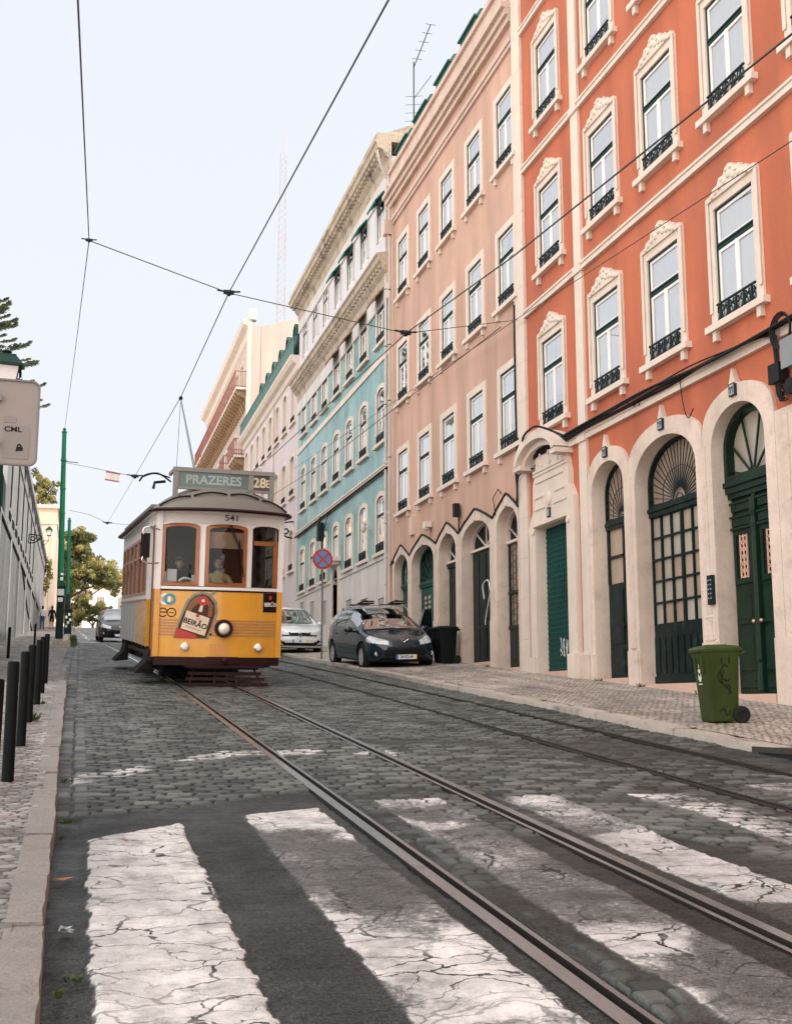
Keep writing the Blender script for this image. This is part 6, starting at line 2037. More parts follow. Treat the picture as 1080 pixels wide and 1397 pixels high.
# mirror on a bracket
mb = MB(); mb.box(-1.46, -1.30, 0.02, 0.06, 2.28, 2.72); mr_ = mb.build('mirror', BLK, tram)
mb = MB(); mb.tube(bez([(-1.12, 0.16, 2.80), (-1.3, 0.05, 2.84), (-1.42, 0.03, 2.8), (-1.42, 0.03, 2.7)], 6), 0.014, 6); mb.tube(bez([(-1.12, 0.16, 2.2), (-1.3, 0.05, 2.18), (-1.42, 0.03, 2.22), (-1.42, 0.03, 2.3)], 6), 0.014, 6); mb.build('bracket', CHROME, mr_)
# roof
def roof_pt(u, v):
    t = v * 8.9 - 0.28
    e0, e1 = min(1, (t + 0.28) / 0.80), min(1, (8.62 - t) / 0.95)
    s = math.sqrt(max(0, 1 - (1 - min(e0, e1)) ** 2))
    w = 1.30 * (0.92 + 0.08 * min(1, min(e0, e1) * 3))
    x = w * u
    y = t + (0.26 * u * u if e0 < 1 else 0.26 * u * u * max(0, 1 - (t - 1) / 2)) - (0.26 * u * u * max(0, 1 - (7.34 + 1.28 - t) / 2) if t > 6.6 else 0)
    z = 3.185 + (0.50 * (1 - abs(u) ** 2.4)) * s - 0.02 * u * u
    return Vector((x, y, z))


mb = MB(); nu, nv = 28, 90
vv = [(math.sin((k / nv - 0.5) * PI) * 0.5 + 0.5) * 0.35 + 0.65 * k / nv for k in range(nv + 1)]
mb.add([roof_pt(-1 + 2 * i / nu, v) for v in vv for i in range(nu + 1)], [(j * (nu + 1) + i, j * (nu + 1) + i + 1, (j + 1) * (nu + 1) + i + 1, (j + 1) * (nu + 1) + i) for j in range(nv) for i in range(nu)])
rf = mb.build('roof', ROOFG, tram, 50)
mb = MB()
rim = [roof_pt(-1 + 2 * i / 24, 0.0) for i in range(25)] + [roof_pt(1, v) for v in vv[1:]]
rim = [p + Vector((0, 0, -0.01)) for p in rim]
mb.tube(rim, 0.035, 6)
mb.tube([roof_pt(-1, v) + Vector((0, 0, -0.01)) for v in vv], 0.035, 6)
mb.build('roof_rim', MARO, rf)
mb = MB(); cbox(mb, -TW - 0.02, TW + 0.02, 3.13, 3.20, 0.10, -0.3); mb.box(-1.25, 1.25, 0.3, 8.2, 3.12, 3.17); mb.build('eaves', WHTP, rf, 0)
mb = MB()
for u0, u1 in ((-0.93, -0.5), (-0.46, 0.02), (0.07, 0.5), (0.55, 0.95)):
    pts = []
    for k in range(13):
        u = u0 + (u1 - u0) * k / 12
        pts.append(roof_pt(u, 0.014 - 0.0 * k) + Vector((0, -0.012, 0.02 + 0.03 * math.sin(PI * k / 12))))
    mb.tube(pts, 0.018, 5)
mb.build('drip_strip', BLK, rf)
mb = MB()
for v in np.linspace(0.2, 0.95, 9):
    mb.tube([roof_pt(-1 + 2 * i / 20, v) + Vector((0, 0, 0.004)) for i in range(21)], 0.018, 4)
mb.box(-1.22, -1.1, 0.9, 7.5, 3.27, 3.33); 
mb.build('roof_rib', ROOFG, rf)
# destination board
mb = MB()
yb = 0.06
for x in (-0.88, 0.50, 0.89):
    mb.box(x - 0.045, x + 0.045, yb, yb + 0.10, 3.50 - 0.22 * (abs(x) > .8), 3.93)
mb.box(-0.93, 0.94, yb - 0.01, yb + 0.12, 3.885, 3.96); mb.box(-0.86, 0.87, yb, yb + 0.1, 3.56, 3.60)
mb.box(-0.93, -0.88, yb + 0.1, yb + 0.8, 3.88, 3.94); mb.box(0.88, 0.94, yb + 0.1, yb + 0.8, 3.88, 3.94)
sb = mb.build('destination_board', ROOFD, tram, 0)
mb = MB(); mb.box(-0.835, 0.455, yb + 0.03, yb + 0.08, 3.60, 3.885, 0); mb.box(0.545, 0.845, yb + 0.03, yb + 0.08, 3.60, 3.885, 1)
mb.build('blind', [pm('blind_teal', (0.075, 0.12, 0.115), 0.35, var=0.2, coat=0.5), pm('blind_black', (0.035, 0.038, 0.036), 0.3, var=0.2, coat=0.5)], sb, 0)
mb = MB()
SBX = lambda x, y: (x, yb + 0.026, y)
add_text(mb, 'PRAZERES', 0.225, SBX, 1.02, 0.006, m=0, c=(-0.19, 3.74)); add_text(mb, '28', 0.25, SBX, 1.0, 0.008, m=1, c=(0.66, 3.74)); add_text(mb, 'E', 0.2, SBX, 0.7, 0.004, m=1, c=(0.815, 3.73))
mb.build('lettering', [pm('blind_pale_letters', (0.30, 0.37, 0.35), 0.5), pm('blind_cream_letters', (0.55, 0.47, 0.33), 0.5)], sb, 0)
# trolley gear
mb = MB(); mb.box(-0.35, 0.35, 2.9, 4.1, 3.64, 3.74); mb.lathe([(0.16, 0), (0.16, 0.12), (0.08, 0.2)], 14, (0, 3.5, 3.74))
for s in (-1, 1):
    mb.tube(bez([(s * 0.2, 2.2, 3.86), (s * 0.2, 2.8, 4.02), (s * 0.16, 3.5, 3.98), (s * 0.1, 4.0, 3.85)], 6), 0.03, 6)
tb = mb.build('trolley_base', BLK, tram)
HEADW = Vector((2.26, 29.2, 7.80))
tram_M = Matrix.Translation(tram.location) @ tram.rotation_euler.to_matrix().to_4x4()
hd = tram_M.inverted() @ HEADW
mb = MB(); mb.tube([Vector((0, 3.6, 3.95)), hd - Vector((0, 0, 0.06))], [0.032, 0.02], 8); mb.build('trolley_pole', pm('grey_trolley_pole', (0.16, 0.18, 0.18), 0.5), tb)
mb = MB(); mb.ball(hd - Vector((0, 0, 0.04)), (0.05, 0.09, 0.06), 10, 8); mb.build('trolley_head', BLK, tb)
mb = MB(); mb.tube([hd - Vector((0, 0, 0.1)), Vector((0, 8.2, 3.3))], 0.008, 4); mb.build('trolley_rope', WIRE, tb)
mb = MB()
mb.tube(bez([(-0.9, 0.7, 3.75), (-1.15, 0.6, 3.88), (-1.4, 0.5, 3.82), (-1.5, 0.45, 3.7)], 6), 0.018, 5); mb.tube(bez([(-0.9, 0.9, 3.85), (-1.2, 0.8, 3.9), (-1.45, 0.7, 3.8)], 6), 0.014, 5); mb.tube([(-1.0, 0.7, 3.75), (-1.2, 0.7, 3.72), (-1.22, 0.7, 3.6)], 0.03, 6)
mb.build('roof_fitting', BLK, tram)
# floor, interior, underframe, wheels
mb = MB(); mb.box(-1.12, 1.12, 0.22, 8.15, 0.50, 0.58); mb.box(-1.12, 1.12, 8.1, 8.15, 0.58, 3.1); mb.box(-1.12, -0.3, 1.66, 1.70, 0.58, 2.9); mb.box(0.35, 1.12, 1.66, 1.70, 0.58, 2.9); mb.box(-1.12, 1.12, 1.66, 1.7, 2.6, 3.1)
mb.box(-0.5, 0.5, 0.22, 0.4, 0.58, 1.62)
mb.build('interior', INT, tram, 0)
mb = MB()
for y in np.arange(2.3, 7.8, 0.85):
    for x in (-0.72, 0.72):
        mb.box(x - 0.4, x + 0.4, y, y + 0.42, 0.95, 1.03); mb.box(x - 0.4, x + 0.4, y + 0.40, y + 0.46, 0.95, 1.6); mb.box(x - 0.35, x + 0.35, y + 0.1, y + 0.35, 0.58, 0.95)
mb.build('bench_seat', INT, tram, 0)
mb = MB(); mb.box(-1.0, 1.0, 0.3, 8.1, 0.34, 0.50); mb.box(-0.75, 0.75, 2.2, 6.2, 0.14, 0.36); mb.build('underframe', BLK, tram, 0)
for y in (2.9, 5.4):
    for x in (-0.69, 0.31):
        mb = MB(); mb.lathe([(0.05, -0.06), (0.33, -0.06), (0.35, 0.02), (0.38, 0.03), (0.38, 0.06), (0.05, 0.06)], 24, (x + 0.01, y, 0.36), Matrix.Rotation(PI / 2, 4, 'Y')); mb.build('wheel', RUST, tram, 30)
mb = MB()
for k in range(4):
    z0 = 0.02 + k * 0.095
    w = 0.75 - k * 0.045
    yy = -0.32 + k * 0.07
    mb.box(0.10 - w, 0.10 + w, yy, yy + 0.03, z0, z0 + 0.055)
for x in (-0.55, -0.1, 0.3, 0.75):
    mb.tube([(x, -0.30, 0.03), (0.1 + (x - 0.1) * 0.8, -0.05, 0.36)], 0.02, 5)
mb.box(-0.6, 0.8, -0.25, 0.3, 0.34, 0.37)
mb.build('fender', MARO, tram, 0)
# things behind the windscreen
mb = MB(); mb.box(-0.95, -0.78, 0.24, 0.26, 1.86, 2.10, 0); mb.box(-1.0, -0.97, 0.2, 0.3, 1.86, 2.05, 0); mb.box(-0.52, -0.44, 0.12, 0.2, 1.88, 2.0, 0); mb.tube(bez([(-0.75, 0.16, 1.88), (-0.66, 0.14, 1.94), (-0.55, 0.12, 1.92), (-0.5, 0.14, 1.87)], 5), 0.02, 5, m=0)
mb.box(-1.05, 1.05, 0.20, 0.42, 1.80, 1.86, 1)
mb.build('dashboard_papers', [pm('white_paper', (0.75, 0.75, 0.75), 0.8), INT], tram, 0)

drv = tram_M @ Vector((0.06, 0.72, 0.62))
person('person', 'tram driver in a mustard shirt behind the middle front window', drv, math.radians(2), dict(le=(.30, -.05, 1.12), lw=(.16, -.27, 1.02), lp=(.12, -.32, 1.02), re=(-.30, -.05, 1.12), rw=(-.16, -.27, 1.02), rp=(-.12, -.32, 1.02)),
       [('shirt', YEL, lambda c: c.z > 0.9 and c.z < 1.48 and not (abs(c.x) < .22 and c.y < -.2), 0.012), ('trousers', DRK, legs, 0.012), ('shoes', DRK, shoe, 0.01)])
pas = tram_M @ Vector((-0.62, 1.0, 0.62))
person('person', 'passenger in dark jacket and cap standing behind the left front window of the tram', pas, math.radians(2), {},
       [('jacket', DRK, lambda c: c.z > 0.88 and c.z < 1.5, 0.018), ('trousers', DRK, legs, 0.012), ('shoes', DRK, shoe, 0.01)], hat=pm('grey_cap', (0.10, 0.10, 0.10), 0.9))
# ------------------------------------------------------------ cars: one dense lofted skin, cut into body, glass and lamps
def lerp_tab(tab, t):
    return float(np.interp(t, [a for a, b in tab], [b for a, b in tab]))


def smooth_tab(tab, t):
    xs = [a for a, b in tab]; ys = [b for a, b in tab]
    n = len(xs)
    if t <= xs[0]:
        return ys[0]
    if t >= xs[-1]:
        return ys[-1]
    i = max(k for k in range(n - 1) if xs[k] <= t)
    h = xs[i + 1] - xs[i]

    def slope(k):
        if k == 0 or k == n - 1:
            return 0 if False else (ys[min(k + 1, n - 1)] - ys[max(k - 1, 0)]) / (xs[min(k + 1, n - 1)] - xs[max(k - 1, 0)])
        a = (ys[k] - ys[k - 1]) / (xs[k] - xs[k - 1]); b = (ys[k + 1] - ys[k]) / (xs[k + 1] - xs[k])
        return 0 if a * b <= 0 else 2 * a * b / (a + b)
    m0, m1 = slope(i) * h, slope(i + 1) * h
    s = (t - xs[i]) / h
    return (2 * s ** 3 - 3 * s ** 2 + 1) * ys[i] + (s ** 3 - 2 * s ** 2 + s) * m0 + (-2 * s ** 3 + 3 * s ** 2) * ys[i + 1] + (s ** 3 - s ** 2) * m1


TYRE = pm('tyre_rubber', (0.018, 0.018, 0.018), 0.85, var=0.2)
ALLOY = pm('alloy_wheel', (0.55, 0.55, 0.55), 0.4, metal=0.4, var=0.1)
CARG = glass_mat('car_glass', (0.30, 0.34, 0.35), -0.22, 0.03)
BPL = pm('black_plastic', (0.012, 0.012, 0.013), 0.5, var=0.15)
CCH = pm('bright_trim', (0.6, 0.6, 0.6), 0.2, metal=0.9, var=0.05)
HLM = pm('headlamp_glass', (0.50, 0.51, 0.52), 0.08, var=0.4, scale=14, coat=1.0, spec=0.8)
PLW = pm('number_plate_white', (0.7, 0.72, 0.72), 0.4, var=0.05)
PLB = pm('number_plate_blue', (0.02, 0.12, 0.45), 0.4)
PLY = pm('number_plate_yellow', (0.75, 0.5, 0.05), 0.4)
CINT = pm('car_interior', (0.03, 0.03, 0.032), 0.9, var=0.3)


def make_car(name, label, loc, rot, paint, P, plate, rack=False, badge='shield', door_open=False, group=None):
    t = thing(name, label, 'car', loc, rot, group)
    L = P['L']; TOP = P['top']; WID = P['wid']; BEL = P['belt']; BOT = P['bot']
    N = 64
    ys = [0.0] + list(np.cumsum([0.004, 0.006, 0.008, 0.01] + [0.014] * 20)) 
    ys = [y for y in ys] + list(np.arange(ys[-1] + 0.022, L - 0.25, 0.030)) + list(L - 0.25 + 0.25 * np.sin(np.linspace(0, PI / 2, 14)))
    pts = []
    for y in ys:
        top, wd, be, bo = smooth_tab(TOP, y), smooth_tab(WID, y), smooth_tab(BEL, y), smooth_tab(BOT, y)
        # end caps: the section opens quickly from a line on the bumper
        e = min(1.0, (y / P['nose']) if y < P['nose'] else 1.0, max(0, (L - y)) / 0.22)
        e = math.sqrt(max(0, 1 - (1 - e) ** 2))
        zc = 0.50 if y < L / 2 else 0.62
        be = min(be, top - 0.02)
        cab = max(0.0, top - be)
        ctrl = [(0, bo), (wd * 0.86, bo), (wd * 0.965, bo + 0.10), (wd, bo + (be - bo) * 0.45), (wd * 0.992, bo + (be - bo) * 0.70), (wd * 0.955, be)]
        tw = wd * 0.955 - 0.36 * cab if cab > 0.06 else wd * 0.90
        if cab > 0.06:
            ctrl += [(wd * 0.955 - 0.20 * cab, be + cab * 0.55), (tw * 0.93, top - min(0.07, cab * 0.18)), (tw * 0.70, top - 0.012), (0, top + 0.012)]
        else:
            ctrl += [(wd * 0.90, be + cab * 0.5), (wd * 0.74, top - 0.006), (wd * 0.4, top + 0.010), (0, top + 0.02)]
        # resample smoothly
        cp = bez([(a, b, 0) for a, b in ctrl], 8)
        d = [0]
        for k in range(1, len(cp)):
            d.append(d[-1] + (cp[k] - cp[k - 1]).length)
        sec = []
        for k in range(N + 1):
            s = d[-1] * k / N
            x = float(np.interp(s, d, [p.x for p in cp])); z = float(np.interp(s, d, [p.y for p in cp]))
            sec.append((x * (0.90 + 0.10 * e) if e < 1 else x, zc + (z - zc) * e))
        pts.append((y, sec))
    V = {}
    wheels = P['wheels']; wr = P['wr']

    def front_bow(x, y):
        return y + 0.10 * (x / 0.85) ** 2 * max(0, 1 - y / 1.2) * 1.6 - 0.0

    grid = [[(x, front_bow(x, y), z) for x, z in sec] for y, sec in pts]
    buckets = {k: MB() for k in ('body', 'windscreen', 'window', 'rear_window', 'headlamp', 'grille', 'intake', 'trim')}
    cache = {k: {} for k in buckets}
    M_ = len(grid)

    def normal(i, j):
        a = Vector(grid[min(i + 1, M_ - 1)][j]) - Vector(grid[max(i - 1, 0)][j])
        b = Vector(grid[i][min(j + 1, N)]) - Vector(grid[i][max(j - 1, 0)])
        n = b.cross(a)
        return n.normalized() if n.length > 1e-9 else Vector((0, 0, 0))
    for i in range(M_ - 1):
        for j in range(N):
            q = [(i, j), (i, j + 1), (i + 1, j + 1), (i + 1, j)]
            c = sum((Vector(grid[a][b]) for a, b in q), Vector()) / 4
            cut = False
            for wy in wheels:
                if c.z < 0.9 and (c.y - wy) ** 2 + (c.z - wr) ** 2 < (wr + 0.055) ** 2 and c.x > 0.55:
                    cut = True
            if cut:
                continue
            k = P['cls'](c)
            mbk = buckets[k]
            off = 0.0 if k == 'body' else (0.003 if k in ('headlamp', 'trim') else -0.006 if k in ('windscreen', 'window', 'rear_window') else -0.02)
            for sx in (1, -1):
                f = []
                for a, b in q:
                    key = (a, b, sx)
                    if key not in cache[k]:
                        p = Vector(grid[a][b]) + normal(a, b) * off
                        cache[k][key] = len(mbk.v)
                        mbk.v.append((p.x * sx, p.y, p.z))
                    f.append(cache[k][key])
                mbk.f.append(tuple(f if sx > 0 else f[::-1])); mbk.m.append(0)
    mats = dict(body=paint, windscreen=CARG, window=CARG, rear_window=CARG, headlamp=HLM, grille=BPL, intake=BPL, trim=BPL)
    for k, b in buckets.items():
        if not b.f:
            continue
        if k in ('headlamp', 'window', 'intake'):
            for sx in (1, -1):
                s = MB(); used = {}
                for f in b.f:
                    if sum(b.v[v][0] for v in f) * sx > 0:
                        g = []
                        for v in f:
                            if v not in used:
                                used[v] = len(s.v); s.v.append(b.v[v])
                            g.append(used[v])
                        s.f.append(tuple(g)); s.m.append(0)
                if s.f:
                    s.build({'window': 'side_window'}.get(k, k), mats[k], t, 40, normals=False)
        else:
            b.build(k, mats[k], t, 40, normals=(k == 'body'))
    # liners and interior
    mb = MB(); mb.box(-0.72, 0.72, 0.25, L - 0.35, 0.22, 0.62); mb.box(-0.62, 0.62, 1.25, L - 0.5, 0.62, 0.85)
    mb.box(-0.66, 0.66, P['dash'], P['dash'] + 0.25, 0.8, 0.95)
    for x in (-0.36, 0.36):
        mb.box(x - 0.24, x + 0.24, P['dash'] + 0.95, P['dash'] + 1.1, 0.7, 1.18); mb.box(x - 0.12, x + 0.12, P['dash'] + 0.97, P['dash'] + 1.05, 1.2, 1.36)
    mb.box(-0.6, 0.6, P['dash'] + 1.8, P['dash'] + 1.95, 0.7, 1.16)
    mb.build('interior', CINT, t, 0)
    for wy in wheels:
        for sx in (-1, 1):
            mb = MB(); R = Matrix.Rotation(PI / 2 * sx, 4, 'Y')
            c = (sx * (P['track']), wy, wr)
            mb.lathe([(wr * 0.66, -0.10), (wr * 0.93, -0.10), (wr, -0.07), (wr, 0.06), (wr * 0.94, 0.095), (wr * 0.68, 0.10), (wr * 0.66, 0.07)], 32, c, R, caps=False)
            w = mb.build('wheel', TYRE, t, 30)
            mb = MB(); mb.lathe([(wr * 0.68, 0.06), (wr * 0.66, 0.085), (wr * 0.60, 0.085), (wr * 0.58, 0.03)], 28, c, R, caps=False); mb.lathe([(wr * 0.2, 0.03), (wr * 0.18, 0.085), (0.001, 0.09)], 14, c, R, caps=False)
            for k in range(7):
                a = 2 * PI * k / 7
                d = Vector((math.cos(a), math.sin(a), 0)); e = Vector((-math.sin(a), math.cos(a), 0))
                vs = [d * wr * 0.15 + e * 0.035, d * wr * 0.15 - e * 0.035, d * wr * 0.62 - e * 0.022, d * wr * 0.62 + e * 0.022]
                mb.add([R @ (v + Vector((0, 0, zz))) + Vector(c) for zz in (0.08, 0.05) for v in vs], [(0, 1, 2, 3), (7, 6, 5, 4), (0, 4, 5, 1), (2, 6, 7, 3), (1, 5, 6, 2), (3, 7, 4, 0)])
            mb.lathe([(wr * 0.6, 0.028), (0.001, 0.03)], 20, c, R, caps=False, m=1)
            mb.build('rim', [ALLOY, BPL], w, 30)
    # mirrors
    for sx in (-1, 1):
        mb = MB(); mb.ball((sx * (P['mx'] + 0.12), P['my'], P['mz']), (0.115, 0.075, 0.08), 14, 9); mb.tube([(sx * (P['mx'] - 0.06), P['my'] + 0.06, P['mz'] - 0.06), (sx * (P['mx'] + 0.05), P['my'], P['mz'] - 0.03)], 0.025, 6)
        o = mb.build('door_mirror', P.get('mirmat', paint), t, 50)
        mb = MB()
        for y in P['handles']:
            mb.box(sx * P['hx'] - 0.015, sx * P['hx'] + 0.015, y, y + 0.17, P['hz'] - 0.015, P['hz'] + 0.018)
        mb.build('door_handle', paint if not P.get('chromeh') else CCH, t, 0)
    # wipers
    mb = MB()
    for x0, x1 in ((-0.55, 0.02), (0.02, 0.52)):
        mb.tube([(x0, P['wy'] + 0.02, P['wz'] + 0.015), (x1, P['wy'] + 0.05, P['wz'] + 0.03)], 0.010, 5)
    mb.build('wiper', BPL, t, 0)
    # number plate
    py = P['py']
    pl = MB(); pl.box(-0.26, 0.26, py - 0.02, py, P['pz'] - 0.055, P['pz'] + 0.055, 0); pl.box(-0.26, -0.215, py - 0.024, py - 0.02, P['pz'] - 0.055, P['pz'] + 0.055, 1); pl.box(0.215, 0.26, py - 0.024, py - 0.02, P['pz'] - 0.055, P['pz'] + 0.055, 2)
    plo = pl.build('number_plate', [PLW, PLB, PLY], t, 0)
    if plate:
        mb = MB(); add_text(mb, plate, 0.10, lambda x, y: (x, py - 0.026, y), 0.82, 0.002, c=(0, P['pz']))
        mb.build('lettering', BPL, plo, 0)
    # badge
    mb = MB(); bz, by = P['bz'], P['by']
    if badge == 'diamond':
        mb.prism([(0, bz - 0.085), (0.06, bz), (0, bz + 0.085), (-0.06, bz)], lambda a, b, c: (a, c, b), by, by + 0.03, holes=[[(0, bz - 0.045), (0.03, bz), (0, bz + 0.045), (-0.03, bz)]])
    elif badge == 'lion':
        for pts in ([(-0.085, .055), (-0.05, -.01), (-0.02, -.05)], [(-0.05, .05), (-0.01, .05), (0.03, .02), (-0.01, 0), (-0.03, -.03)], [(0.02, .02), (0.06, .03), (0.09, .06)], [(0.0, -.01), (0.04, -.03), (0.05, -.055)]):
            mb.tube(bez([(a, by + 0.02, bz + b * 1.1) for a, b in pts], 5), 0.014, 5)
    else:
        mb.lathe([(0.05, 0), (0.05, 0.02), (0.03, 0.025)], 16, (0, by + 0.02, bz), Matrix.Rotation(PI / 2, 4, 'X'))
    mb.build('emblem', CCH, t, 30)
    for fn in P.get('extra', []):
        fn(t, paint)
    if rack:
        for sx in (-1, 1):
            mb = MB(); mb.tube(bez([(sx * 0.57, 1.55, 1.44), (sx * 0.585, 1.75, 1.535), (sx * 0.585, 2.6, 1.555), (sx * 0.57, 3.5, 1.53), (sx * 0.55, 3.7, 1.47)], 6), 0.018, 6); mb.build('roof_rail', CCH, t)
        for y in (1.95, 2.85):
            mb = MB(); mb.box(-0.68, 0.68, y - 0.025, y + 0.025, 1.575, 1.60); rb = mb.build('roof_bar', CCH, t, 0)
        for x in (-0.46, 0.38):
            mb = MB()
            mb.box(x - 0.10, x + 0.10, 1.80, 3.0, 1.60, 1.625)
            mb.tube([(x - 0.17, 1.86, 1.64), (x - 0.02, 1.84, 1.70), (x + 0.2, 1.84, 1.66)], 0.035, 6)
            mb.box(x - 0.20, x + 0.22, 1.80, 1.95, 1.62, 1.655); mb.box(x - 0.05, x + 0.24, 1.86, 1.98, 1.67, 1.71)
            mb.build('ski_carrier', [BPL], t, 20)
            mb = MB(); mb.box(x - 0.10, x + 0.20, 1.79, 1.83, 1.655, 1.672); mb.build('carrier_strip', CCH, t, 0)
    return t


def cls_mpv(c):
    x, y, z = abs(c.x), c.y, c.z
    if 1.10 < y < 2.04 and z > 0.985:
        zb = 1.0 + 0.02 * 0
        lim = 0.70 - 0.12 * (z - 1.0) / 0.45
        if x < lim and z < 1.45 and y < 2.0:
            return 'windscreen'
    if y > 4.05 and z > 1.0 and z < 1.40 and x < 0.56:
        return 'rear_window'
    if 1.35 < y < 4.05 and z > 1.02 + 0.012 * y and z < 1.40 and x > 0.55:
        yy0 = 1.22 + 1.30 * (z - 0.98)
        if yy0 < y < 3.98 - (z - 1) * 0.3 and not (abs(y - 2.42) < 0.04) and not (abs(y - 3.3) < 0.04):
            return 'window'
    if y < 0.62 and 0.62 + 0.14 * (x - 0.45) < z < 0.70 + 0.36 * (x - 0.34) and 0.40 < x < 0.84:
        return 'headlamp'
    if y < 0.5 and x < 0.54 - abs(z - 0.42) * 0.7 and 0.34 < z < 0.56:
        return 'grille'
    if y < 0.5 and x < 0.62 and 0.22 < z < 0.29:
        return 'grille'
    if y < 0.6 and 0.62 < x < 0.76 and 0.36 < z < 0.46:
        return 'intake'
    if z < 0.25:
        return 'trim'
    return 'body'


def fogs(xs, y, z, r=0.05):
    def fn(t, paint):
        for s in (-1, 1):
            mb = MB(); mb.lathe([(r, 0), (r, 0.02), (r * 0.5, 0.03)], 14, (s * xs, y, z), Matrix.Rotation(PI / 2, 4, 'X')); mb.build('fog_lamp', HLM, t)
    return fn


def open_door(t, paint):
    # the driver's door stands ajar towards the pavement
    M = Matrix.Translation((0.86, 1.42, 0)) @ Matrix.Rotation(math.radians(-38), 4, 'Z')
    mb = MB(); f = lambda a, b, c: M @ Vector((c, a, b))
    mb.prism([(0.0, 0.30), (1.05, 0.30), (1.10, 0.98), (0.0, 0.96)], f, 0.0, -0.09)
    mb.prism([(0.0, 0.96), (0.04, 0.96), (0.50, 1.42), (1.0, 1.44), (1.08, 0.98), (1.12, 0.98), (1.06, 1.48), (0.46, 1.46)], f, -0.02, -0.06)
    d = mb.build('door', paint, t, 30)
    mb = MB(); mb.prism([(0.05, 0.97), (0.50, 1.42), (1.0, 1.44), (1.07, 0.98)], f, -0.035, -0.045); mb.build('pane', CARG, d, 0)
    mb = MB(); mb.box(-0.088, -0.12, 0.1, 0.95, 0.38, 0.9, M=M @ Matrix.Identity(4)); mb.build('door_lining', BPL, d, 0)


MPV = dict(L=4.42, nose=0.17,
           top=[(0, .60), (.06, .66), (.2, .745), (.6, .87), (1.0, .955), (1.14, 1.0), (1.55, 1.25), (2.0, 1.44), (2.4, 1.515), (3.0, 1.535), (3.6, 1.50), (4.1, 1.40), (4.35, 1.05), (4.42, .95)],
           wid=[(0, .62), (.08, .74), (.2, .82), (.45, .875), (1.0, .905), (2.2, .91), (3.4, .90), (4.1, .85), (4.42, .74)],
           belt=[(0, .52), (.3, .66), (.8, .80), (1.2, .925), (2.5, .975), (4.0, 1.02), (4.42, .98)],
           bot=[(0, .24), (.3, .20), (1, .19), (3.5, .20), (4.42, .28)],
           wheels=(0.86, 3.55), wr=0.325, track=0.80, dash=1.25, mx=0.90, my=1.52, mz=0.98, handles=(2.15, 3.1), hx=0.90, hz=0.86, wy=1.06, wz=0.975, py=-0.015, pz=0.33, bz=0.69, by=0.09, cls=cls_mpv,
           extra=[fogs(0.70, 0.17, 0.41, 0.055), open_door], chromeh=False, mirmat=None)
DARKP = pm('dark_petrol_car_paint', (0.008, 0.024, 0.036), 0.25, metal=0.2, var=0.1, coat=0.75, spec=0.3)
MPV['mirmat'] = DARKP
ckz = lambda x, y: base_z(y) + 0.04
make_car('parked_car', 'dark petrol blue family car with roof carriers, parked half on the right pavement', (7.70, 27.15, ckz(0, 27.2)), (math.atan(SL), math.radians(-2.0), math.radians(3.0)), DARKP, MPV, '24-XD-44', rack=True, badge='lion')


def cls_white(c):
    x, y, z = abs(c.x), c.y, c.z
    if 1.05 < y < 2.1 and z > 1.03 and x < 0.70 - 0.13 * (z - 1.0) / 0.5 and z < 1.52 and y < 2.02:
        return 'windscreen'
    if y > 4.0 and 1.05 < z < 1.45 and x < 0.56:
        return 'rear_window'
    if 1.4 < y < 4.0 and z > 1.05 and z < 1.46 and x > 0.55 and y > 1.2 + 1.3 * (z - 1.0) and not (abs(y - 2.5) < 0.04):
        return 'window'
    if y < 0.6 and 0.66 < z < 0.72 + 0.25 * (x - 0.36) and 0.36 < x < 0.84 and z < 0.84:
        return 'headlamp'
    if y < 0.4 and x < 0.60 and 0.615 + 0.09 * (0.3 - x if x < .3 else 0) < z < 0.70 - 0.05 * (0.3 - x if x < .3 else 0) + 0.03:
        return 'grille'
    if y < 0.4 and x < 0.66 and 0.30 < z < 0.40 + 0.03 * (x > 0.5):
        return 'grille'
    if y < 0.55 and 0.60 < x < 0.80 and 0.30 < z < 0.48:
        return 'intake'
    if z < 0.24:
        return 'trim'
    return 'body'


def drl(t, paint):
    for s in (-1, 1):
        mb = MB(); mb.tube([(s * 0.56, 0.03, 0.30), (s * 0.74, 0.10, 0.46)], 0.014, 6); mb.build('lamp_strip', CCH, t)


WCAR = dict(L=4.4, nose=0.14,
            top=[(0, .66), (.05, .74), (.2, .83), (.6, .94), (1.0, 1.01), (1.12, 1.05), (1.55, 1.32), (2.0, 1.54), (2.4, 1.60), (3.0, 1.61), (3.6, 1.56), (4.1, 1.44), (4.34, 1.1), (4.4, 1.0)],
            wid=MPV['wid'], belt=[(0, .58), (.3, .72), (.8, .88), (1.2, .98), (2.5, 1.02), (4.0, 1.06), (4.4, 1.0)], bot=MPV['bot'],
            wheels=(0.86, 3.55), wr=0.345, track=0.80, dash=1.25, mx=0.90, my=1.5, mz=1.03, handles=(2.15, 3.1), hx=0.90, hz=0.9, wy=1.03, wz=1.03, py=-0.015, pz=0.46, bz=0.675, by=-0.02, cls=cls_white, extra=[drl, fogs(0.70, 0.13, 0.38, 0.04)])
WHITEP_C = pm('white_car_paint', (0.72, 0.73, 0.75), 0.2, var=0.02, coat=1.0)
WCAR['mirmat'] = WHITEP_C
make_car('parked_car', 'white family car with diamond badge, parked behind the no stopping sign', (7.13, 38.2, ckz(0, 38.2)), (math.atan(SL), 0, math.radians(1.5)), WHITEP_C, WCAR, '36', badge='diamond')
BCAR = dict(MPV); BCAR['L'] = 4.4
BCAR['extra'] = [fogs(0.70, 0.17, 0.41, 0.05)]
BLKP = pm('black_car_paint', (0.008, 0.009, 0.010), 0.3, var=0.1, coat=0.55, spec=0.3)
BCAR['mirmat'] = BLKP
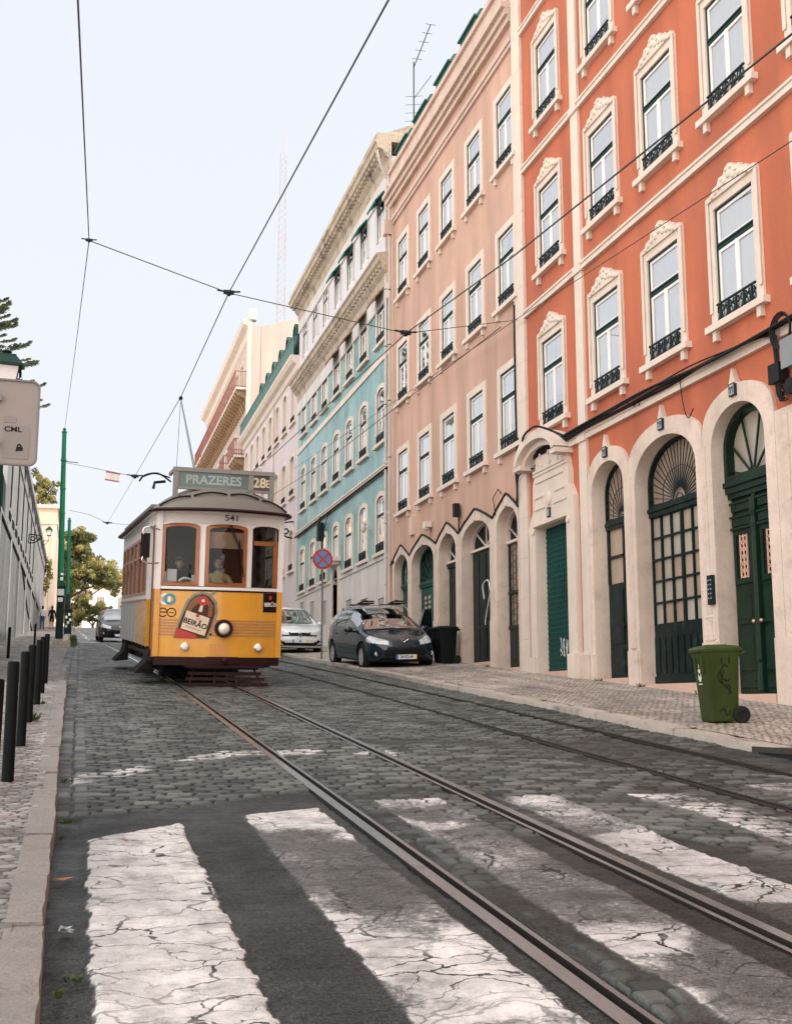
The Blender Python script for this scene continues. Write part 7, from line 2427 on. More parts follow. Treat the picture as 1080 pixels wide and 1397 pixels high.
make_car('following_car', 'black car driving downhill behind the tram on the left', (1.80, 54.2, base_z(54.2)), (math.atan(SL), 0, math.radians(2)), BLKP, BCAR, None, badge='round')
# ------------------------------------------------------------ bins
def make_bin(name, label, loc, rotz, mat, scale, kx=0.82):
    t = thing(name, label, 'wheelie bin', loc, (math.atan(SL) * 0.4, 0, rotz))
    t.scale = (kx, kx, 1)
    s = scale
    mb = MB()
    n = 8
    secs = [(0.03, .21, .22), (0.06, .225, .235), (0.80, .275, .29), (0.84, .30, .315), (0.88, .30, .315)]
    vs, fs = [], []
    def rr(w, d, r=0.05):
        out = []
        for cx, cy, a0 in ((w - r, -d + r, -90), (w - r, d - r, 0), (-w + r, d - r, 90), (-w + r, -d + r, 180)):
            for k in range(5):
                a = math.radians(a0 + 90 * k / 4)
                out.append((cx + r * math.cos(a), cy + r * math.sin(a)))
        return out
    for z, w, d in secs:
        vs += [(x * s, y * s, z * s) for x, y in rr(w, d)]
    m = 20
    for i in range(len(secs) - 1):
        for k in range(m):
            fs.append((i * m + k, i * m + (k + 1) % m, (i + 1) * m + (k + 1) % m, (i + 1) * m + k))
    fs.append(tuple(reversed(range(m)))); fs.append(tuple((len(secs) - 1) * m + k for k in range(m)))
    mb.add(vs, fs)
    for x in (-0.14, 0.14):
        mb.box((x - .03) * s, (x + .03) * s, -0.31 * s, -0.28 * s, 0.62 * s, 0.86 * s)
    mb.build('body', mat, t, 40)
    mb = MB(); vs = []
    for z, w, d in ((0.875, .32, .335), (0.905, .325, .34), (0.935, .30, .31), (0.955, .22, .22)):
        vs += [(x * s, (y - 0.01) * s, z * s) for x, y in rr(w, d, 0.06)]
    fs = []
    for i in range(3):
        for k in range(m):
            fs.append((i * m + k, i * m + (k + 1) % m, (i + 1) * m + (k + 1) % m, (i + 1) * m + k))
    fs.append(tuple(reversed(range(m)))); fs.append(tuple(3 * m + k for k in range(m)))
    mb.add(vs, fs)
    mb.box(-0.16 * s, 0.16 * s, 0.33 * s, 0.40 * s, 0.885 * s, 0.92 * s); mb.box(-0.1 * s, 0.1 * s, -0.16 * s, 0.16 * s, 0.955 * s, 0.965 * s)
    mb.build('lid', mat, t, 30)
    mb = MB(); mb.tube([(-.26 * s, .39 * s, .86 * s), (.26 * s, .39 * s, .86 * s)], 0.018 * s, 8)
    for x in (-.26, .26):
        mb.tube([(x * s, .39 * s, .86 * s), (x * s, .29 * s, .83 * s)], 0.02 * s, 6)
    mb.build('handle', mat, t)
    for sx in (-1, 1):
        mb = MB(); mb.lathe([(0.03, -0.03), (0.09, -0.03), (0.105, -0.015), (0.105, 0.02), (0.09, 0.03), (0.05, 0.03), (0.045, 0.015), (0.001, 0.015)], 24, (sx * .255 * s, .26 * s, .105 * s), Matrix.Diagonal((1 / kx, 1 / kx, 1, 1)) @ Matrix.Rotation(PI / 2 * sx, 4, 'Y') @ Matrix.Scale(s, 4)); mb.build('wheel', TYRE, t)
    return t


GBIN = pm('green_bin_plastic', (0.043, 0.068, 0.017), 0.45, var=0.22, scale=4, fine=0.1, stain=0.3, bump=0.1, dirt=((0.06, 0.062, 0.035), 0.6, 5))
KBIN = pm('black_bin_plastic', (0.010, 0.013, 0.014), 0.45, var=0.2, scale=3)
gb = make_bin('wheelie_bin', 'green wheelie bin with white city emblem, standing on the right pavement', (7.42, 12.45, base_z(12.3) + 0.108), math.radians(-97), GBIN, 0.97, 0.76)
# emblem and scribbles on its side faces
EM = pm('bin_white_print', (0.62, 0.65, 0.6), 0.6)
mb = MB()
def binF(x, z):
    d = .235 + (z - .06) / .74 * .055 + 0.006
    return (x, -d * 0.97, z)
for pts in ([(-.05, .60), (-.06, .54), (-.03, .50), (0.03, .50), (.06, .54), (.05, .60), (.02, .56), (-.02, .56)], [(-.045, .62), (-.02, .60), (.02, .60), (.045, .62), (.03, .65), (-.03, .65)], [(-.008, .66), (.008, .66), (.004, .71), (-.004, .71)], [(-.075, .465), (.075, .465), (.075, .478), (-.075, .478)]):
    mb.prism(pts, lambda a, b, c: tuple(Vector(binF(a - 0.03, b)) - Vector((0, c, 0))), 0.003, 0.0)
mb.build('emblem', EM, gb, 0)
mb = MB(); q = random.Random(11)
def binS(y, z):
    w = .225 + (z - .06) / .74 * .05 + 0.005
    return (w * 0.98 + 0.002, y, z)
for pts in ([(-.03, .78), (-.03, .70)], [(.1, .78), (.1, .70)], [(.07, .66), (.02, .69), (-.05, .62), (-.03, .54), (.06, .50), (.1, .53)], [(0, .62), (-.04, .5), (.05, .42), (.12, .36)], [(-.07, .6), (-.1, .55), (-.05, .48)], [(.04, .46), (.1, .42), (.06, .34)], [(-.1, .14), (-.02, .18), (.02, .10), (.08, .15)]):
    mb.tube(bez([binS(a, b) for a, b in pts], 6), 0.007, 5)
mb.build('scribble', BPL, gb, 0)
make_bin('wheelie_bin', 'black wheelie bin standing against the salmon house beside the dark car', (9.02, 28.2, base_z(28.2) + 0.17), math.radians(-80), KBIN, 1.0, 0.9)

# ------------------------------------------------------------ bollards
BOLL = pm('black_bollard_paint', (0.0065, 0.008, 0.009), 0.5, var=0.3, scale=6, bump=0.1, spec=0.07)
lab = ['black metal bollard cut by the left frame edge, closest of the kerb row', 'black metal bollard tallest in view, first fully visible of the kerb row', 'second fully visible black bollard up the kerb row', 'black bollard with a tuft of weeds at its foot in the kerb row', 'black bollard in the tightly overlapping part of the kerb row, nearest of those three', 'middle one of the three overlapping black bollards of the kerb row', 'farthest black bollard of the kerb row, where the kerb ends']
bp0 = None
for i, (x, y) in enumerate([(-.405, 6.28), (-.43, 8.51), (-.45, 10.75), (-.48, 13.03), (-.48, 15.54), (-.49, 17.7), (-.51, 20.2)]):
    if bp0 is None:
        bp0 = thing('bollard', lab[0], 'bollard', (x, y, base_z(y) + 0.075), group='bollards along the left kerb')
        mb = MB(); mb.lathe([(0.041, -0.05), (0.041, 0.81), (0.039, 0.832), (0.03, 0.838), (0.001, 0.84)], 20); mb.build('post', BOLL, bp0)
        mb = MB(); mb.lathe([(0.046, -0.02), (0.046, 0.012), (0.041, 0.016)], 20); mb.build('collar', BOLL, bp0)
        o = bp0
    else:
        o = copy_tree(bp0); o['label'] = lab[i]
    o.location = (x, y, base_z(y) + 0.075); o.rotation_euler = (random.uniform(-.008, .008), random.uniform(-.01, .01), 0)
o = copy_tree(bp0); o['label'] = 'lone black bollard nearer the grey wall, away from the kerb row'; o.location = (-1.83, 33.05, base_z(33) + 0.03); o['group'] = 'bollards on the side pavement'
o = copy_tree(bp0); o['label'] = 'small black bollard on the pavement in front of the two walkers'; o.location = (-1.55, 44.0, base_z(44) + 0.03); o['group'] = 'bollards on the side pavement'

# ------------------------------------------------------------ signs
ns = thing('no_stopping_sign', 'round blue no stopping sign with red cross on a thin post before the white car', 'road sign', (6.85, 33.2, base_z(33.2) + 0.07), (0, 0, 0))
mb = MB(); mb.tube([(0, 0.02, -0.05), (0, 0.02, 3.25)], 0.027, 10); mb.build('post', pm('galvanised_post', (0.16, 0.17, 0.17), 0.5, metal=0.5, var=0.2), ns)
mb = MB()
DS = lambda a, b, c: (a, -c, 2.95 + b)
mb.prism(disc(0, 0, 0.305, 40), DS, 0.0, -0.02, m=0)
mb.prism(disc(0, 0, 0.30, 40), DS, 0.004, 0.001, m=1)
mb.prism(disc(0, 0, 0.235, 40), DS, 0.008, 0.005, m=2)
for a in (PI / 4, -PI / 4):
    c, s_ = math.cos(a), math.sin(a)
    mb.prism([(x * c - z * s_, x * s_ + z * c) for x, z in ((-.24, -.028), (.24, -.028), (.24, .028), (-.24, .028))], DS, 0.012 + 0.003 * (a > 0), 0.009, m=1)
mb.build('disc', [pm('sign_grey_back', (0.35, 0.35, 0.34), 0.5), pm('sign_red', (0.45, 0.02, 0.035), 0.4), pm('sign_blue', (0.09, 0.22, 0.42), 0.4, var=0.1)], ns, 0)

cs = thing('sign_back', 'grey back of a rounded road sign with a CML sticker, at the left frame edge', 'road sign', (-0.62, 7.0, base_z(7) + 0.1), (0, 0, math.radians(2)))
mb = MB(); mb.tube([(-0.04, -0.04, -0.05), (-0.04, -0.04, 2.75)], 0.03, 10); mb.build('post', MATS['galvanised_post'], cs)
def rrect(x0, x1, z0, z1, r, n=6):
    out = []
    for cx, cz, a0 in ((x1 - r, z0 + r, -90), (x1 - r, z1 - r, 0), (x0 + r, z1 - r, 90), (x0 + r, z0 + r, 180)):
        out += [(cx + r * math.cos(math.radians(a0 + 90 * k / n)), cz + r * math.sin(math.radians(a0 + 90 * k / n))) for k in range(n + 1)]
    return out
SB0 = 2.02
PLT = pm('sign_back_taupe', (0.235, 0.205, 0.187), 0.5, var=0.08, scale=2, dirt=((0.16, 0.14, 0.125), 0.4, 3))
mb = MB(); CS = lambda a, b, c: (a, -c, b)
x1 = 0.335
mb.prism(rrect(x1 - 0.66, x1, SB0, SB0 + 0.52, 0.05), CS, 0.0, -0.015, m=0)
mb.prism(rrect(x1 - 0.66, x1, SB0, SB0 + 0.52, 0.05), CS, 0.012, 0.0, holes=[rrect(x1 - 0.65, x1 - 0.010, SB0 + 0.01, SB0 + 0.51, 0.042)], m=1)
pb = mb.build('panel', [PLT, pm('sign_rim', (0.15, 0.14, 0.135), 0.5)], cs, 0)
mb = MB(); mb.prism(rrect(x1 - 0.20, x1 - 0.05, SB0 + 0.04, SB0 + 0.24, 0.008, 2), CS, 0.003, 0.0); mb.prism(rrect(x1 - 0.2, x1 - 0.13, SB0 + 0.255, SB0 + 0.295, 0.004, 2), CS, 0.003, 0); mb.build('sticker', pm('sticker_taupe', (0.20, 0.176, 0.163), 0.5, var=0.1), pb, 0)
mb = MB(); add_text(mb, 'CML', 0.042, lambda x, y: (x, -0.005, y), 1.2, 0.001, c=(x1 - 0.145, SB0 + 0.215))
mb.prism([(x1 - .125, SB0 + .085), (x1 - .085, SB0 + .09), (x1 - .083, SB0 + .105), (x1 - .092, SB0 + .115), (x1 - .098, SB0 + .13), (x1 - .115, SB0 + .128), (x1 - .12, SB0 + .11)], CS, 0.006, 0.003, holes=[[(x1 - .112, SB0 + .112), (x1 - .1, SB0 + .112), (x1 - .103, SB0 + .122), (x1 - .11, SB0 + .122)]])
mb.build('lettering', BPL, pb, 0)
mb = MB()
for z in (SB0 + 0.12, SB0 + 0.40):
    mb.box(-0.30, 0.12, -0.035, -0.016, z - 0.02, z + 0.02)
mb.build('clamp_bar', MATS['galvanised_post'], cs, 0)

# ------------------------------------------------------------ lanterns
LGRN = pm('lantern_green', (0.008, 0.038, 0.028), 0.4, var=0.2, scale=8)
OPAL = pm('opal_glass', (0.72, 0.70, 0.70), 0.3, var=0.05)


def lantern_head(t, s=1.0, z0=0.0):
    def q(w, z):
        return [(w * s, w * s, z0 + z * s), (-w * s, w * s, z0 + z * s), (-w * s, -w * s, z0 + z * s), (w * s, -w * s, z0 + z * s)]
    mb = MB()
    def fr(secs):
        vs = []
        for w, z in secs:
            vs += q(w, z)
        fs = [(i * 4 + k, i * 4 + (k + 1) % 4, i * 4 + 4 + (k + 1) % 4, i * 4 + 4 + k) for i in range(len(secs) - 1) for k in range(4)]
        fs += [(3, 2, 1, 0), tuple((len(secs) - 1) * 4 + k for k in range(4))]
        mb.add(vs, fs)
    fr([(.25, .40), (.25, .43), (.235, .435), (.14, .58), (.14, .60)])
    mb.lathe([(.07 * s, 0), (.04 * s, .03 * s), (.09 * s, .06 * s), (.02 * s, .10 * s)], 12, (0, 0, z0 + .60 * s))
    for a in (-1, 1):
        for b in (-1, 1):
            mb.tube([(a * .13 * s, b * .13 * s, z0), (a * .19 * s, b * .19 * s, z0 + .40 * s)], .014 * s, 4)
            mb.box((a * .245 - .02) * s, (a * .245 + .02) * s, (b * .245 - .02) * s, (b * .245 + .02) * s, z0 + .33 * s, z0 + .42 * s)
    fr([(.15, -.03), (.15, .01), (.13, .015)])
    mb.build('lantern_frame', LGRN, t, 0)
    mb = MB(); fr2 = [(.125, .012), (.18, .395)]
    vs = []
    for w, z in fr2:
        vs += q(w, z)
    mb.add(vs, [(k, (k + 1) % 4, 4 + (k + 1) % 4, 4 + k) for k in range(4)])
    mb.build('lantern_glass', OPAL, t, 0)


l1 = thing('street_lantern', 'green street lantern with opal glass, rising behind the grey sign back', 'street lamp', (-1.12, 16.0, base_z(16) + 0.08), (0, 0, math.radians(8)))
mb = MB(); mb.lathe([(0.09, -0.05), (0.09, 0.5), (0.06, 0.55), (0.045, 0.7), (0.038, 3.9), (0.06, 3.95), (0.05, 4.0), (0.09, 4.1)], 14); mb.build('post', LGRN, l1)
lantern_head(l1, 0.86, 4.16)
l2 = thing('wall_lantern', 'small far lantern standing on a wall bracket above the two walkers', 'street lamp', (-2.52, 90.0, 12.45), (0, 0, 0))
lantern_head(l2, 1.0, 0.1)
mb = MB(); mb.tube([(0, 0, 0.1), (0, 0, -0.3), (-0.5, 0, -0.35)], 0.03, 6); mb.tube(bez([(0, 0, -0.3), (-0.2, 0, -0.55), (-0.45, 0, -0.6)], 6), 0.02, 5); mb.build('bracket', IRON, l2)
wb = thing('wall_bracket', 'scrolled black iron bracket on the grey left wall', 'bracket', (-3.0, 68.4, 9.3))
mb = MB()
for pts in ([(0, 0, .28), (.62, 0, .20), (.68, 0, .05)], [(0, 0, -.25), (.35, 0, -.18), (.66, 0, .05)], [(0, 0, .28), (0, 0, -.25)], [(.08, 0, 0), (.2, 0, .15), (.32, 0, 0), (.2, 0, -.1), (.12, 0, 0)], [(.35, 0, .02), (.45, 0, .12), (.55, 0, .05), (.45, 0, -.04)]):
    mb.tube(bez(pts, 6), 0.035, 6)
mb.build('scroll', IRON, wb)
# iron lantern and box on the lilac house behind the tram
wl2 = thing('wall_lantern', 'black scrolled bracket lantern beside the tram roof on the lilac house', 'street lamp', (9.55, 53.2, 7.6))
mb = MB()
for pts in ([(0, 0, .9), (-.5, 0, .8), (-.75, 0, .4)], [(0, 0, .1), (-.4, 0, .2), (-.7, 0, .5)], [(-.2, 0, .4), (-.35, 0, .55), (-.5, 0, .4), (-.35, 0, .3), (-.2, 0, .45)]):
    mb.tube(bez(pts, 6), 0.04, 6)
mb.build('bracket', IRON, wl2)
mb = MB(); mb.box(-0.85, -0.55, -0.15, 0.15, -0.2, 0.35); mb.tube([(-0.7, 0, 0.35), (-0.7, 0, 0.5)], 0.03, 6); mb.build('lantern_frame', IRON, wl2, 0)

# ------------------------------------------------------------ green catenary poles, island
POLG = pm('green_pole_paint', (0.012, 0.125, 0.065), 0.45, var=0.2, scale=3, stain=0.2)
POLD = pm('dark_pole_sleeve', (0.010, 0.022, 0.024), 0.5, var=0.3, scale=5)
for i, (x, y, zt, lean, lb) in enumerate([(-0.90, 56.0, 9.85, -0.20, 'tall green tram wire pole nearest the side street, pasted with white notices'), (-0.80, 78.0, 7.3, -0.14, 'second green tram wire pole farther up the island, half hidden by the first')]):
    pz = base_z(y) + 0.05
    p = thing('catenary_pole', lb, 'pole', (x, y, pz), group='green poles on the island')
    mb = MB(); mb.tube([(lean * k / 8, 0, zt * k / 8) for k in range(2, 9)], [0.15 - 0.008 * k for k in range(7)], 14)
    mb.lathe([(.12, 0), (.12, .08), (.06, .12), (.09, .2), (.02, .26)], 12, (lean, 0, zt)); 
    for k in (0.6, 0.72, 0.86):
        mb.lathe([(.13, 0), (.14, .03), (.13, .10)], 12, (lean * k, 0, zt * k))
    mb.build('post', POLG, p)
    mb = MB(); mb.tube([(0, 0, -0.1), (0, 0, 1.9), (lean * 0.25, 0, 2.5)], [0.18, 0.165, 0.15], 14); mb.build('base_sleeve', POLD, p)
    if i == 0:
        mb = MB()
        for (xa, xb, za, zb_) in ((-.16, .14, 2.05, 2.35), (-.12, .10, 1.75, 1.95), (-0.06, 0.07, 2.75, 2.9), (-0.05, 0.07, 3.0, 3.1)):
            mb.box(xa, xb, -0.205, -0.19, za, zb_)
        mb.build('paper_notice', pm('pasted_paper', (0.62, 0.66, 0.66), 0.8, var=0.1), p, 0)
        mb = MB(); mb.tube([(lean * 0.86, 0, zt * 0.86), (0.5, -0.3, zt * 0.86 - 0.1)], 0.02, 5); mb.build('wire_arm', POLD, p)
ub = thing('utility_cabinet', 'dark stickered cabinet behind the nearest green pole on the island', 'cabinet', (-0.62, 66.0, base_z(66) + 0.1))
mb = MB(); mb.box(-0.2, 0.2, -0.2, 0.3, 0, 1.35); mb.prism([(-0.24, 1.35), (0.24, 1.35), (0.2, 1.42), (-0.2, 1.42)], lambda a, b, c: (a, c, b), -0.24, 0.34); mb.build('box', POLD, ub, 0)
mb = MB()
for xa, za in ((-.15, .9), (.0, 1.05), (-.05, .6), (.06, .75), (-.14, .4)):
    mb.box(xa, xa + 0.11, -0.21, -0.2, za, za + 0.14)
mb.build('sticker', pm('pasted_paper', (0.62, 0.66, 0.66), 0.8), ub, 0)

# ------------------------------------------------------------ walkers
person('person', 'walker in white top and blue jeans beside the left wall', (-2.72, 91.0, base_z(91) + 0.09), PI, dict(lk=(.10, -.12, .50), la=(.10, -.10, .09), lt=(.115, -.25, .06), ra=(-.10, .18, .11), rtt=(-.11, .04, .04)),
       [('top', WHT, lambda c: c.z > 0.98 and c.z < 1.5, 0.015), ('jeans', JEAN, lambda c: c.z < 1.0 and c.z > 0.07 and abs(c.x) < 0.19, 0.014), ('shoes', DRK, shoe, 0.01)], hair='long')
person('person', 'walker in black top and shorts close to the green pole', (-2.06, 92.0, base_z(92) + 0.09), PI, dict(lk=(.10, -.06, .50), la=(.10, .05, .09)),
       [('top', DRK, lambda c: c.z > 0.95 and c.z < 1.5, 0.015), ('shorts', DRK, lambda c: c.z < 1.0 and c.z > 0.55 and abs(c.x) < 0.19, 0.02), ('shoes', DRK, shoe, 0.01)], hair='long')

# ------------------------------------------------------------ overhead wires
A1 = Vector((2.26, 19.3, 7.08)); A2 = Vector((5.3, 18.7, 6.42)); PJ = Vector((-0.12, 18.0, 7.26))






def wire(name, label, pts, r=0.013, cat='wire', group=None):
    mb = MB(); mb.tube(pts, r, 6)
    w = thing(name, label, cat, tuple(pts[0]), group=group)
    o = mb.build('cable', WIRE, w); o.location = -Vector(pts[0])
    return w


TW1 = [Vector((2.26, 4.0, 5.35)), Vector((2.26, 8.48, 5.80)), A1, HEADW, Vector((2.05, 50.65, 9.80)), Vector((1.6, 83.6, 12.7))]
wire('trolley_wire', 'trolley wire running up the street above the tram', TW1, 0.010)
TW2 = [Vector((5.3, 3.0, 5.0)), Vector((5.3, 7.33, 5.30)), Vector((5.3, 13.49, 5.82)), A2, Vector((5.3, 32.9, 7.24)), Vector((5.1, 60, 9.3))]
wire('trolley_wire', 'second trolley wire crossing in front of the red and salmon windows', TW2, 0.010)
FD = [Vector((9.3, 8.0, 7.35)), Vector((9.3, 13.0, 7.76)), Vector((9.3, 23.4, 8.64)), Vector((9.3, 32.8, 9.34)), Vector((9.3, 52.0, 10.8))]
wire('feeder_wire', 'thin feeder wire close to the house fronts', FD, 0.008)
wire('side_wire', 'thin wire dropping from the top of the frame to the green pole on the left', [Vector((-0.14, 3.0, 3.9)), Vector((-0.21, 8, 5.06)), PJ, Vector((-0.45, 32, 9.6)), Vector((-1.10, 56, 12.9))], 0.008)
wire('span_wire', 'cross wire holding up both trolley wires, anchored on the salmon house', [PJ, A1, A2, Vector((9.5, 24.0, 8.8))], 0.008)
wire('span_wire', 'cross wire from the green pole carrying the small red edged board', [Vector((-1.05, 56, 11.35)), Vector((0.5, 53.3, 10.58)), Vector((2.05, 50.65, 9.80))], 0.012)
wire('span_wire', 'faint lower cross wire from the second green pole', [Vector((-0.95, 78, 12.6)), Vector((0.3, 80, 12.7)), Vector((1.6, 83.6, 12.7)), Vector((6.0, 84, 12.6))], 0.014)
wire('house_wire', 'thin cable looping along the teal and lilac houses', [Vector((9.2, 24.3, 8.7)), Vector((9.2, 45, 9.6)), Vector((9.2, 59, 10.6)), Vector((9.2, 75, 12.5))], 0.012)
mb_ = None
for j, (p, lb) in enumerate(((A1, 'black clamp where the cross wire meets the trolley wire over the tram'), (A2, 'black clamp on the right hand trolley wire before the salmon house'), (PJ, 'small black knot where the side wire meets the cross wire'), (Vector((2.05, 50.65, 9.80)), 'far small clamp on the trolley wire near the hanging board'), (Vector((1.6, 83.6, 12.7)), 'farthest small clamp on the trolley wire, left of the tram'))):
    c = thing('wire_clamp', lb, 'wire clamp', tuple(p))
    mb = MB(); s = 1.0 if j < 3 else 1.7
    if j == 2:
        s = 0.6
    mb.box(-0.09 * s, 0.09 * s, -0.03 * s, 0.03 * s, -0.02 * s, 0.045 * s); mb.ball((0, 0, 0.0), (0.05 * s, 0.05 * s, 0.06 * s), 10, 6)
    for sx in (-1, 1):
        mb.tube([(sx * 0.05 * s, 0, 0.02 * s), (sx * 0.2 * s, 0, 0.04 * s)], 0.018 * s, 5)
    mb.build('clamp', IRON, c)
bd = thing('hanging_board', 'small pale board with red edges hung on the cross wire', 'sign', (1.14, 52.2, 10.04), (0, math.radians(7), 0))
mb = MB(); mb.box(-0.31, 0.31, -0.01, 0.01, -0.2, 0.2); b_ = mb.build('panel', pm('pale_board', (0.58, 0.52, 0.50), 0.6), bd, 0)
mb = MB(); mb.box(-0.32, 0.32, -0.016, 0.016, 0.15, 0.21); mb.box(-0.32, 0.32, -0.016, 0.016, -0.21, -0.15); mb.build('red_edge', pm('board_red', (0.28, 0.07, 0.08), 0.6), b_, 0)

# ------------------------------------------------------------ trees
LEAFA = leaf_mat('sunlit_tree_leaves', (0.24, 0.23, 0.07), (0.52, 0.45, 0.18), 0.4)  # bright sunlight is put into this leaf colour
LEAFB = leaf_mat('shaded_tree_leaves', (0.04, 0.06, 0.022), (0.16, 0.16, 0.05), 0.25)  # darker copy of the leaves, shade put into the colour
LEAFC = leaf_mat('conifer_leaves', (0.05, 0.085, 0.05), (0.16, 0.18, 0.10), 0.2)
BARK = pm('tree_bark', (0.09, 0.065, 0.045), 0.95, var=0.3, scale=4, bump=0.6, bscale=12)


def leaf_cloud(mb, c, r, n, size, rg, flat=0.85, m=0):
    for k in range(n):
        u = rg.normal(size=3); u /= np.linalg.norm(u)
        rad = rg.random() ** 0.35
        p = np.array(c) + u * np.array(r) * rad
        a = rg.normal(size=3); a /= np.linalg.norm(a)
        b = np.cross(a, u + 0.3 * rg.normal(size=3)); nb = np.linalg.norm(b)
        if nb < 1e-6:
            continue
        b /= nb
        s = size * (0.6 + 0.8 * rg.random())
        e = np.cross(a, b)
        mb.add([p + a * s, p + b * s * 0.5 + e * s * 0.12, p - a * s, p - b * s * 0.5 + e * s * 0.12], [(0, 1, 2, 3)], m)


def make_tree(name, label, loc, trunk_h, trunk_r, blobs, nleaf, size, mats, seed, lean=(0, 0)):
    rg = np.random.default_rng(seed)
    t = thing(name, label, 'tree', loc)
    mb = MB()
    top = Vector((lean[0], lean[1], trunk_h))
    mb.tube(bez([(0, 0, -0.6), (0.05, 0, trunk_h * 0.3), (lean[0] * 0.5, lean[1] * 0.5, trunk_h * 0.65), top], 5), list(np.linspace(trunk_r, trunk_r * 0.6, 16)), 12)
    for (c, r) in blobs:
        cv = Vector(c)
        st = top * (0.75 + 0.25 * rg.random())
        mid = st.lerp(cv, 0.5) + Vector((0, 0, 0.12 * (cv - st).length))
        mb.tube(bez([st, mid, cv], 5), list(np.linspace(trunk_r * 0.45, trunk_r * 0.10, 11)), 7)
        for k in range(3):
            e = cv + Vector(rg.normal(size=3)) * (min(r) * 0.55)
            mb.tube([cv.lerp(mid, 0.3), e], [trunk_r * 0.14, trunk_r * 0.04], 5)
    mb.build('trunk', BARK, t)
    mb = MB()
    vol = sum(r[0] * r[1] * r[2] for c, r in blobs)
    for c, r in blobs:
        n = int(nleaf * r[0] * r[1] * r[2] / vol)
        # sub clumps over the blob so that the outline is uneven and gaps remain
        ns = 16
        for k in range(ns):
            u = rg.normal(size=3); u /= np.linalg.norm(u)
            cc = np.array(c) + u * np.array(r) * (0.45 + 0.6 * rg.random())
            rr = np.array(r) * (0.20 + 0.24 * rg.random())
            leaf_cloud(mb, cc, rr, max(6, n // ns), size, rg, m=int(rg.random() < (0.28 if u[2] > -0.1 else 0.6)))  # darker copy favoured on undersides, painting shade into the crown
    mb.build('crown', mats, t, 0, normals=False)
    return t


zt = road_z(116)
make_tree('broadleaf_tree', 'big sunlit leafy tree leaning over the far end of the street', (-2.1, 128, zt), 5.0, 0.35,
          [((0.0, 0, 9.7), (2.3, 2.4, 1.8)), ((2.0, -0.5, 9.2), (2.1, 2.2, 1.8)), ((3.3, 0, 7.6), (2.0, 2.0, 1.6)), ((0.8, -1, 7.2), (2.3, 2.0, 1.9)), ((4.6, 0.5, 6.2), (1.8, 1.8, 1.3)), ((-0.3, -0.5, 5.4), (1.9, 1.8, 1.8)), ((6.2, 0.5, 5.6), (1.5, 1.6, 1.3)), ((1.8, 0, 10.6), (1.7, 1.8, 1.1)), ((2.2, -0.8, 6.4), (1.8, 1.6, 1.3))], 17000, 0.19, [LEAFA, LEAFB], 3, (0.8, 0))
make_tree('broadleaf_tree', 'shady tree standing behind the big leaning tree, mostly hidden by the green poles', (-1.2, 137, zt), 3.0, 0.25, [((-0.6, 0, 6.5), (2.0, 1.8, 2.2)), ((0.6, 0, 4.6), (2.0, 1.8, 1.8)), ((-0.8, 0, 3.4), (1.5, 1.6, 1.5)), ((2.8, 0, 8.2), (2.2, 1.8, 1.8)), ((5.2, 0, 7.0), (2.0, 1.6, 1.4))], 7000, 0.2, [LEAFA, LEAFB], 21)
make_tree('broadleaf_tree', 'low rounded sunlit tree under the big leaning tree', (1.4, 131, zt), 1.5, 0.2, [((0, 0, 2.6), (1.9, 1.6, 1.4)), ((-1.4, 0, 2.3), (1.5, 1.3, 1.1)), ((1.0, 0.3, 3.0), (1.3, 1.2, 1.0))], 4600, 0.15, [LEAFA, LEAFB], 5)
make_tree('broadleaf_tree', 'small green tree just left of the tram at the top of the street', (5.6, 132, zt), 1.6, 0.2, [((0, 0, 2.9), (1.7, 1.6, 1.4)), ((-1.1, 0, 2.2), (1.2, 1.2, 0.9)), ((1.2, 0, 4.2), (1.4, 1.3, 1.2))], 3600, 0.15, [LEAFA, LEAFB], 8)
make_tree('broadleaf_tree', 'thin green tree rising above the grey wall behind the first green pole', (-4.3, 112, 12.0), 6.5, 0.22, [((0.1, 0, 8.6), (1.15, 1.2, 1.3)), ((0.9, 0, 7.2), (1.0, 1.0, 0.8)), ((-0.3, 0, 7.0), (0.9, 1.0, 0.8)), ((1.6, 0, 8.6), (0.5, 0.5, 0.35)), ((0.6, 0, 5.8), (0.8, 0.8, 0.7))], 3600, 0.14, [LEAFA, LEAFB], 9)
make_tree('bush', 'leafy creeper hanging on the end of the grey left wall', (-2.9, 101, 9.5), 0.4, 0.05, [((0.1, 0, 1.6), (0.35, 0.6, 1.1)), ((0.1, -0.5, 0.2), (0.3, 0.5, 0.8))], 900, 0.11, [LEAFA, LEAFB], 12)

